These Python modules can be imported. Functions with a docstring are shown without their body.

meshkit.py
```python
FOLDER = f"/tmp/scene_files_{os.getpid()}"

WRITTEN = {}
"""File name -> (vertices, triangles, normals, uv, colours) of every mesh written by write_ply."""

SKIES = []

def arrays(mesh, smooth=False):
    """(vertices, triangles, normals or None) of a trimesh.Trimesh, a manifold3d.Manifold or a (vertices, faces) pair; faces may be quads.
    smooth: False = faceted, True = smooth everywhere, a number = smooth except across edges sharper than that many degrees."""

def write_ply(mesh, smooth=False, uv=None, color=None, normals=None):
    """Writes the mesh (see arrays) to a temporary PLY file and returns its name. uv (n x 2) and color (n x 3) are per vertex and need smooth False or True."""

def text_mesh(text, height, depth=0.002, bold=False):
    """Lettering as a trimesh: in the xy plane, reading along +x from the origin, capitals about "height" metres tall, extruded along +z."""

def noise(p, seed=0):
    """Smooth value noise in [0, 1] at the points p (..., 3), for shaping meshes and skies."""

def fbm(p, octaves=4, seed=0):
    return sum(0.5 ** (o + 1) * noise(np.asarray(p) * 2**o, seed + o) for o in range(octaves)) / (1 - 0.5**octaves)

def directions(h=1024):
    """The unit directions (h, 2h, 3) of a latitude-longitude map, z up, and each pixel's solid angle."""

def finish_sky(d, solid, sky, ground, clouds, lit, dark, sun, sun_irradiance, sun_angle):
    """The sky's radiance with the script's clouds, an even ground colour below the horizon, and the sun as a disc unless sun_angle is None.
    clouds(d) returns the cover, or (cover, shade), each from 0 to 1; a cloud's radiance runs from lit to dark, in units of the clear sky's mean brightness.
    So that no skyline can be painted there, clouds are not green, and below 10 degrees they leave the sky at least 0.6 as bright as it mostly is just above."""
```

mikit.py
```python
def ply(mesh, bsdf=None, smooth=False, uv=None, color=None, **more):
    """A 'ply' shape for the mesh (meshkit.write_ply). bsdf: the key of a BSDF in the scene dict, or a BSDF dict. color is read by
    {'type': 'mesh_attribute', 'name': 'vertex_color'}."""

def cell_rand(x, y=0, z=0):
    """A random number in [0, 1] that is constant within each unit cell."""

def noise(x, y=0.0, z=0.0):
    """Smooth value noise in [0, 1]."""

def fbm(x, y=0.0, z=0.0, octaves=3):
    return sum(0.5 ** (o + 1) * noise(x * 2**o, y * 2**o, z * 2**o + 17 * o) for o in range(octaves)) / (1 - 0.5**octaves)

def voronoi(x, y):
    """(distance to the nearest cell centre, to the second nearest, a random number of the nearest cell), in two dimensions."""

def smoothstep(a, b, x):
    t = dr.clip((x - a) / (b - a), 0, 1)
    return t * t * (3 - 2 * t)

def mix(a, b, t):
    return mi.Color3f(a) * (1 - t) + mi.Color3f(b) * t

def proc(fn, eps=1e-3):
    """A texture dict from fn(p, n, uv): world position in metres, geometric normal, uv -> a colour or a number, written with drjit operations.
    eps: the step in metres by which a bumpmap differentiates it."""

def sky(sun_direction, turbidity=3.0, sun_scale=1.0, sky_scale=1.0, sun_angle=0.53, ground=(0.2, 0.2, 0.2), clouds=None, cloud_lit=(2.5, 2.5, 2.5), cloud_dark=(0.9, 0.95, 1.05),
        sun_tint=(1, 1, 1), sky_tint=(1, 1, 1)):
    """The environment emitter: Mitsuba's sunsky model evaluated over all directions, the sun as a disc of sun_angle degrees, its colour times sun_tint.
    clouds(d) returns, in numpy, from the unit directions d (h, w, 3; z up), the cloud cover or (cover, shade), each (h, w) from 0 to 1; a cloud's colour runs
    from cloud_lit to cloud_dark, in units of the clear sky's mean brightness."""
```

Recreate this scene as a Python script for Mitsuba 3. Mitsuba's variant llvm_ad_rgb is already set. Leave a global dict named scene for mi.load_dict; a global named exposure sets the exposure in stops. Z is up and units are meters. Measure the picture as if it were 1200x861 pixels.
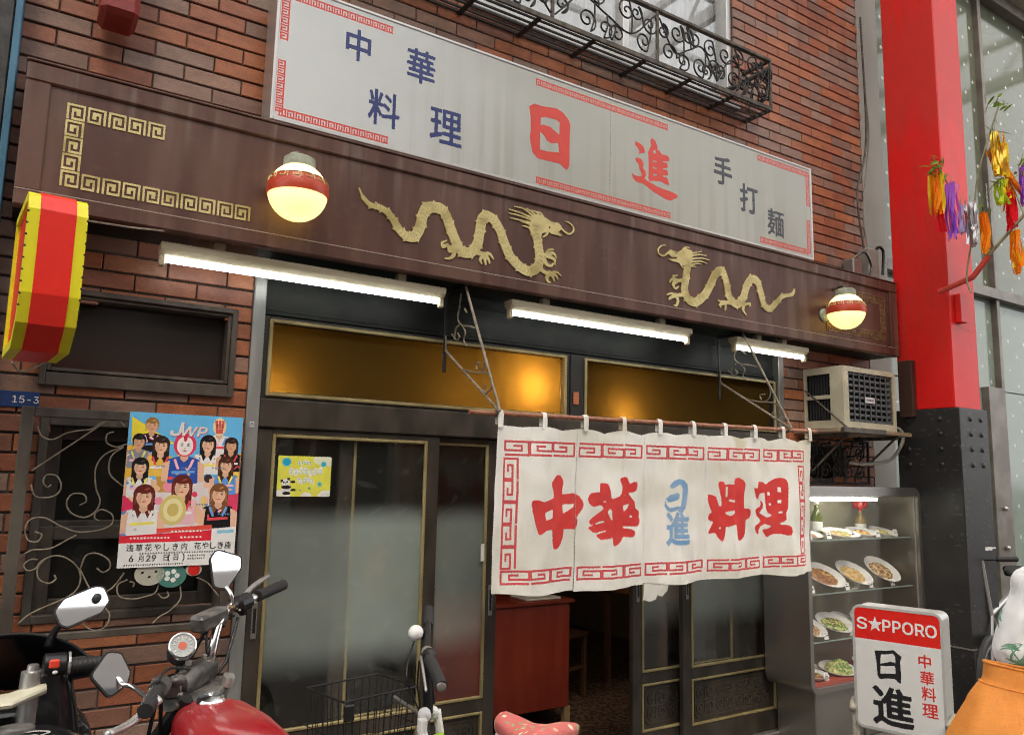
import math, random
import numpy as np, trimesh, mitsuba as mi, drjit as dr, mikit, meshkit
import manifold3d as m3
import shapely
from shapely.geometry import Polygon, Point, LineString, box as sbox, MultiPolygon
from shapely.ops import unary_union
from shapely import affinity
T = mi.ScalarTransform4f
rnd = random.Random(7)
scene = {'type': 'scene'}
labels = {}

# ------------------------------------------------------------------ camera, sky, exposure
CAM = np.array([0.0, -3.4, 1.55])
YAW, PITCH, ROLL, FOCAL = 0.57188149, 0.13810311, 0.02111133, 918.9155
_f = np.array([math.sin(YAW)*math.cos(PITCH), math.cos(YAW)*math.cos(PITCH), math.sin(PITCH)])
_r = np.array([math.cos(YAW), -math.sin(YAW), 0.0])
_u = np.cross(_r, _f)
_up = -_r*math.sin(ROLL) + _u*math.cos(ROLL)
scene['camera'] = {'type': 'perspective', 'fov_axis': 'x', 'fov': math.degrees(2*math.atan(600/FOCAL)), 'near_clip': 0.05, 'far_clip': 500.0,
                   'to_world': T().look_at(origin=CAM.tolist(), target=(CAM+_f).tolist(), up=_up.tolist())}
scene['sky_light'] = mikit.sky([-0.35, -0.8, 1.1], turbidity=3, sun_scale=0.16, sun_angle=14, clouds=lambda d: np.ones(d.shape[:2]), cloud_lit=(2.5, 2.5, 2.5), ground=(0.15, 0.15, 0.15))
exposure = 2.95

# ------------------------------------------------------------------ materials
def rgb(c): return {'type': 'rgb', 'value': [float(x) for x in c]}
def mat(name, color, rough=0.5, metallic=0.0, spec=0.5, bump=None, two=False, **more):
    d = {'type': 'principled', 'base_color': color if isinstance(color, dict) else rgb(color), 'roughness': rough, 'metallic': metallic, 'specular': spec, **more}
    if bump is not None:
        d = {'type': 'bumpmap', 'arbitrary': bump, 'scale': 1.0, 'bsdf': d}
    d = {'type': 'twosided', 'bsdf': d}
    scene[name] = d
    return name
N = mikit.noise
def grain(c1, c2, sx, sy, sz, lo=0.3, hi=0.7):
    def fn(p, n, uv): return mikit.mix(c1, c2, mikit.smoothstep(lo, hi, mikit.fbm(p.x*sx, p.y*sy, p.z*sz, 3)))
    return mikit.proc(fn)

BW, BH, BX0, BZ0 = 0.236, 0.072, 0.030, 1.887     # brick module along the wall and up, and where one joint crossing lies
def brick_col(p, n, uv):
    row = dr.floor((p.z-BZ0)/BH)
    odd = row - 2*dr.floor(row*0.5)
    col = dr.floor((p.x - BX0 - odd*BW*0.5)/BW)
    r = mikit.cell_rand(col, row, 3); r2 = mikit.cell_rand(col, row, 9)
    a = mikit.mix((0.36, 0.120, 0.046), (0.24, 0.078, 0.042), r2)
    g = mikit.mix((0.245, 0.160, 0.125), (0.17, 0.088, 0.064), r2)
    c = mikit.mix(a, g, mikit.smoothstep(0.50, 0.78, r))
    dirt = mikit.fbm(p.x*9, p.y*9, p.z*22, 3)
    sp = mikit.noise(p.x*170, p.y*170, p.z*170)
    big = mikit.fbm(p.x*1.1+3, 2, p.z*1.4, 3); run = mikit.fbm(p.x*11, 4, p.z*0.9, 3)
    soot = mikit.smoothstep(0.50, 0.72, big*0.55+run*0.45)
    lum = (c.x+c.y+c.z)/3
    c = mikit.mix(c, mi.Color3f(lum)*mi.Color3f(1.25, 0.95, 0.80), 0.08)
    return c*(0.80+0.5*dirt)*(0.86+0.28*sp)*(1-0.26*soot)
mat('m_brick', mikit.proc(brick_col), 0.42, spec=0.45)
mat('m_mortar', grain((0.036, 0.026, 0.022), (0.10, 0.082, 0.072), 7, 7, 7, .42, .75), 0.9)
def fascia_col(p, n, uv):
    st = mikit.fbm(p.x*14, 3, p.z*1.2, 3)
    sp = mikit.smoothstep(0.80, 0.86, mikit.noise(p.x*31, 7, p.z*31))
    c = mikit.mix((0.078, 0.033, 0.024), (0.122, 0.063, 0.047), mikit.smoothstep(0.3, 0.75, st))
    run = mikit.smoothstep(.55, .8, mikit.fbm(p.x*30, 1, p.z*1.1, 3))*mikit.smoothstep(2.7, 2.98, p.z)
    return mikit.mix(mikit.mix(c, (0.20, 0.15, 0.125), 0.07*sp), (0.17, 0.125, 0.105), 0.55*run)
mat('m_fascia', mikit.proc(fascia_col), 0.45, spec=0.4)
mat('m_fascia_plain', grain((0.095, 0.045, 0.035), (0.14, 0.078, 0.062), 12, 12, 3), 0.5)
mat('m_gold', grain((0.36, 0.29, 0.10), (0.60, 0.51, 0.235), 13, 13, 13, .25, .6), 0.45, 0.0)
mat('m_goldold', grain((0.13, 0.075, 0.035), (0.22, 0.14, 0.06), 20, 20, 20), 0.5)
mat('m_goldline', (0.42, 0.34, 0.15), 0.4, 0.4)
mat('m_bead', grain((0.30, 0.24, 0.11), (0.42, 0.35, 0.17), 15, 15, 5), 0.38, 0.4)
def sign_col(p, n, uv):
    st = mikit.fbm(p.x*26, 0, p.z*0.9, 3)
    cl = mikit.fbm(p.x*1.3, 5, p.z*1.6, 3)
    low = mikit.smoothstep(3.55, 3.02, p.z)
    w = mikit.smoothstep(0.42, 0.72, st)*(0.25+0.75*low)*mikit.smoothstep(1.0, 2.2, p.x)
    c = mikit.mix((0.58, 0.61, 0.62), (0.39, 0.40, 0.365), mikit.smoothstep(0.9, 2.4, p.x+0.8*(cl-0.5)))
    return mikit.mix(c, (0.33, 0.33, 0.28), 0.55*w)
mat('m_sign', mikit.proc(sign_col), 0.22, spec=0.5)
mat('m_alu', (0.55, 0.54, 0.52), 0.35, 0.8)
mat('m_alu_dark', (0.30, 0.29, 0.27), 0.4, 0.7)
mat('m_bronze', grain((0.040, 0.034, 0.027), (0.075, 0.063, 0.050), 10, 10, 4), 0.38, 0.3)
mat('m_bronze_dark', (0.032, 0.030, 0.027), 0.4, 0.25)
mat('m_header', grain((0.005, 0.007, 0.006), (0.013, 0.016, 0.013), 7, 7, 7), 0.5, spec=.25)
mat('m_post', grain((0.26, 0.27, 0.26), (0.36, 0.37, 0.36), 20, 20, 3), 0.4, 0.5)
mat('m_signred', (0.62, 0.062, 0.045), 0.35)
mat('m_signblue', (0.028, 0.042, 0.165), 0.35)
mat('m_signgrey', (0.045, 0.05, 0.065), 0.35)
mat('m_iron', grain((0.050, 0.044, 0.036), (0.11, 0.095, 0.075), 30, 30, 30), 0.55, 0.3)
mat('m_iron_black', (0.012, 0.011, 0.010), 0.5, 0.2)
mat('m_iron_beige', grain((0.15, 0.12, 0.085), (0.25, 0.21, 0.155), 40, 40, 40), 0.5)
mat('m_black', (0.012, 0.012, 0.013), 0.35)
mat('m_blackmatte', (0.018, 0.018, 0.018), 0.75)
mat('m_rubber', (0.020, 0.020, 0.021), 0.6)
mat('m_chrome', (0.78, 0.78, 0.78), 0.12, 1.0)
mat('m_steel', grain((0.36, 0.34, 0.31), (0.44, 0.42, 0.39), 1.5, 1.5, 2), 0.33, 0.9)
mat('m_mirror', (0.9, 0.9, 0.9), 0.02, 1.0)
mat('m_white', (0.72, 0.72, 0.70), 0.4)
mat('m_white_gloss', (0.78, 0.78, 0.77), 0.15)
mat('m_red', (0.55, 0.02, 0.015), 0.3)
scene['m_glass'] = {'type': 'thindielectric', 'int_ior': 1.5}
scene['m_solidglass'] = {'type': 'dielectric', 'int_ior': 1.5}
mat('m_plastic_beige', grain((0.42, 0.38, 0.27), (0.50, 0.46, 0.34), 8, 8, 8), 0.45)

# ------------------------------------------------------------------ helpers
def numbered(name):
    if name not in scene and name not in labels and name not in _used: return name
    k = 1
    while f'{name}_{k:03d}' in scene or f'{name}_{k:03d}' in labels or f'{name}_{k:03d}' in _used: k += 1
    return f'{name}_{k:03d}'
_used = set()
def thing(name, label, cat, group=None):
    key = numbered(name); labels[key] = {'label': label, 'category': cat}
    if group: labels[key]['group'] = group
    return key
def obj(name, mesh, m, parent=None, smooth=False, label=None, cat=None, group=None, kind=None, xf=None, **more):
    if isinstance(mesh, list): mesh = cat_(mesh)
    key = numbered((parent + '__' + name) if parent else name)
    d = mikit.ply(mesh, m, smooth=smooth, **more)
    if xf is not None: d['to_world'] = xf
    scene[key] = d; _used.add(key)
    info = {k: v for k, v in (('label', label), ('category', cat), ('group', group), ('kind', kind)) if v}
    if info: labels[key] = info
    return key
def cat_(ms): return trimesh.util.concatenate([m if isinstance(m, trimesh.Trimesh) else tm(m) for m in ms])
def tm(man):
    q = man.to_mesh(); return trimesh.Trimesh(q.vert_properties[:, :3], q.tri_verts, process=False)
def bx(x0, x1, y0, y1, z0, z1, c=0.0):
    x0, x1 = min(x0, x1), max(x0, x1); y0, y1 = min(y0, y1), max(y0, y1); z0, z1 = min(z0, z1), max(z0, z1)
    if c <= 0:
        m = trimesh.creation.box(extents=(x1-x0, y1-y0, z1-z0)); m.apply_translation(((x0+x1)/2, (y0+y1)/2, (z0+z1)/2)); return m
    c = min(c, (x1-x0)*.45, (y1-y0)*.45, (z1-z0)*.45)
    P = []
    for a, s in ((x0, 1), (x1, -1)):
        for b, t in ((y0, 1), (y1, -1)):
            for e, w in ((z0, 1), (z1, -1)):
                P += [(a+s*c, b+t*c, e), (a+s*c, b, e+w*c), (a, b+t*c, e+w*c)]
    return trimesh.convex.convex_hull(np.array(P))
def frames(P):
    P = np.asarray(P, float); t = np.gradient(P, axis=0); t /= np.linalg.norm(t, axis=1, keepdims=True)+1e-12
    a = np.array([0, 0, 1.0]) if abs(t[0][2]) < .9 else np.array([1.0, 0, 0])
    n = np.cross(t[0], a); n /= np.linalg.norm(n); Ns = [n]
    for i in range(1, len(P)):
        n = Ns[-1] - t[i]*(Ns[-1]@t[i]); n /= np.linalg.norm(n)+1e-12; Ns.append(n)
    Ns = np.array(Ns); return t, Ns, np.cross(t, Ns)
def tube(P, r, n=8, close=False):
    P = np.asarray(P, float)
    if len(P) == 2:
        P = np.array([P[0], (P[0]+P[1])/2, P[1]])
        if np.ndim(r): r = [r[0], (r[0]+r[1])/2, r[1]]
    r = np.broadcast_to(np.asarray(r, float), (len(P),)) if np.ndim(r) else np.full(len(P), float(r))
    t, A, Bv = frames(P); k = len(P)
    th = np.arange(n)/n*2*np.pi
    V = P[:, None]+r[:, None, None]*(np.cos(th)[None, :, None]*A[:, None]+np.sin(th)[None, :, None]*Bv[:, None])
    V = V.reshape(-1, 3); F = []
    for i in range(k-1):
        for j in range(n):
            a, b = i*n+j, i*n+(j+1) % n; F += [(a, b, b+n), (a, b+n, a+n)]
    V = np.vstack([V, P[0], P[-1]]); c0, c1 = len(V)-2, len(V)-1
    for j in range(n): F += [(c0, (j+1) % n, j), (c1, (k-1)*n+j, (k-1)*n+(j+1) % n)]
    return trimesh.Trimesh(V, F, process=False)
def spline(P, k=6):
    P = np.asarray(P, float); n = len(P)
    if n < 3: return np.array([P[0]+(P[-1]-P[0])*u for u in np.linspace(0, 1, k+1)])
    Q = np.vstack([2*P[0]-P[1], P, 2*P[-1]-P[-2]]); o = []
    for i in range(n-1):
        p0, p1, p2, p3 = Q[i:i+4]
        for u in np.arange(k)/k:
            o.append(.5*((2*p1)+(-p0+p2)*u+(2*p0-5*p1+4*p2-p3)*u*u+(-p0+3*p1-3*p2+p3)*u**3))
    o.append(P[-1]); return np.array(o)
def lathe(prof, n=24, axis=(0, 0, 1), at=(0, 0, 0)):
    m = trimesh.creation.revolve(np.asarray(prof, float), sections=n)
    return orient(m, axis, at)
def orient(m, axis=(0, 0, 1), at=(0, 0, 0)):
    m = m.copy(); m.apply_transform(trimesh.geometry.align_vectors([0, 0, 1], axis)); m.apply_translation(at); return m
def ball(c, r, sc=(1, 1, 1), sub=3):
    m = trimesh.creation.icosphere(subdivisions=sub, radius=1); m.apply_scale(np.array(sc)*r); m.apply_translation(c); return m
def cyl(a, b, r, n=16):
    return tube([a, b], r, n)
def move(m, t=(0, 0, 0), rz=0.0, s=1.0):
    m = m.copy(); m.apply_scale(s); m.apply_transform(trimesh.transformations.rotation_matrix(rz, [0, 0, 1])); m.apply_translation(t); return m
def polys(g):
    return [p for p in getattr(g, 'geoms', [g]) if p.geom_type == 'Polygon' and p.area > 1e-9]
FX = np.array([[1, 0, 0, 0], [0, 0, -1, 0], [0, 1, 0, 0], [0, 0, 0, 1.0]])
def extr(g, y, d):
    """polygon(s) in (x, z) -> solid whose back is at y and whose front is d nearer the street"""
    ms = [trimesh.creation.extrude_polygon(p, d, engine='earcut') for p in polys(g)]
    m = trimesh.util.concatenate(ms); m.apply_transform(FX); m.apply_translation((0, y, 0)); return m
def ext2(g, d):
    return trimesh.util.concatenate([trimesh.creation.extrude_polygon(p, d, engine='earcut') for p in polys(g)])
def place2(m, o, u, v):
    """mesh in (u, v, w) -> origin o, axes u, v, and w = u x v"""
    u, v = np.array(u, float), np.array(v, float); M = np.eye(4); M[:3, 0], M[:3, 1], M[:3, 2], M[:3, 3] = u, v, np.cross(u, v), o
    m = m.copy(); m.apply_transform(M); return m
def rings(rs, s=.001):
    a = [np.array(r, float)*s for r in rs]
    return Polygon(a[0], a[1:]).buffer(0)
def smoothp(g, r): return g.buffer(r).buffer(-2*r).buffer(r)
def glyph(c, h, at=(0, 0), wide=1.0, fat=0.0, rnd_=0.0):
    g = unary_union([Polygon(np.array(p[0], float), [np.array(q, float) for q in p[1:]]).buffer(0) for p in D['glyph'][c]])
    if fat: g = g.buffer(fat, quad_segs=3).simplify(3)
    if rnd_: g = g.buffer(-rnd_, quad_segs=3).buffer(2*rnd_, quad_segs=3).buffer(-rnd_, quad_segs=3).simplify(2)
    b = g.bounds; g = affinity.translate(g, -(b[0]+b[2])/2, -(b[1]+b[3])/2); s = h/(b[3]-b[1])
    return affinity.translate(affinity.scale(g, s*wide, s, origin=(0, 0)), *at)
def brush(P, w):
    """tapered stroke outline: union of hulls of discs"""
    P = np.asarray(P, float); w = np.broadcast_to(np.asarray(w, float), (len(P),))
    d = [Point(*p).buffer(max(r, 1e-4), quad_segs=3) for p, r in zip(P, w)]
    return unary_union([unary_union([d[i], d[i+1]]).convex_hull for i in range(len(d)-1)])
def key_unit(w, h, t):
    """one square spiral of a meander border (lines), lower left at 0, 0"""
    g = [(0, 0), (w, 0), (w, h), (0, h), (0, .34*h), (.68*w, .34*h), (.68*w, .68*h), (.34*w, .68*h)]
    return LineString(g).buffer(t/2, cap_style=2, join_style=2)
def flat_print(items):
    """painter's list of (polygon, colour) -> one flat sheet, no overlaps: (mesh in xy, vertex colours)"""
    done, V, F, C, n = None, [], [], [], 0
    for g, c in reversed(items):
        q = g if done is None else g.difference(done)
        done = g if done is None else unary_union([done, g])
        for p in polys(q):
            v, f = trimesh.creation.triangulate_polygon(p, engine='earcut')
            V.append(np.column_stack([v, np.zeros(len(v))])); F.append(f+n); C.append(np.tile(c, (len(v), 1))); n += len(v)
    return trimesh.Trimesh(np.vstack(V), np.vstack(F), process=False), np.vstack(C)
scene['m_print'] = {'type': 'twosided', 'bsdf': {'type': 'principled', 'base_color': {'type': 'mesh_attribute', 'name': 'vertex_color'}, 'roughness': 0.3, 'specular': 0.5}}
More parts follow.
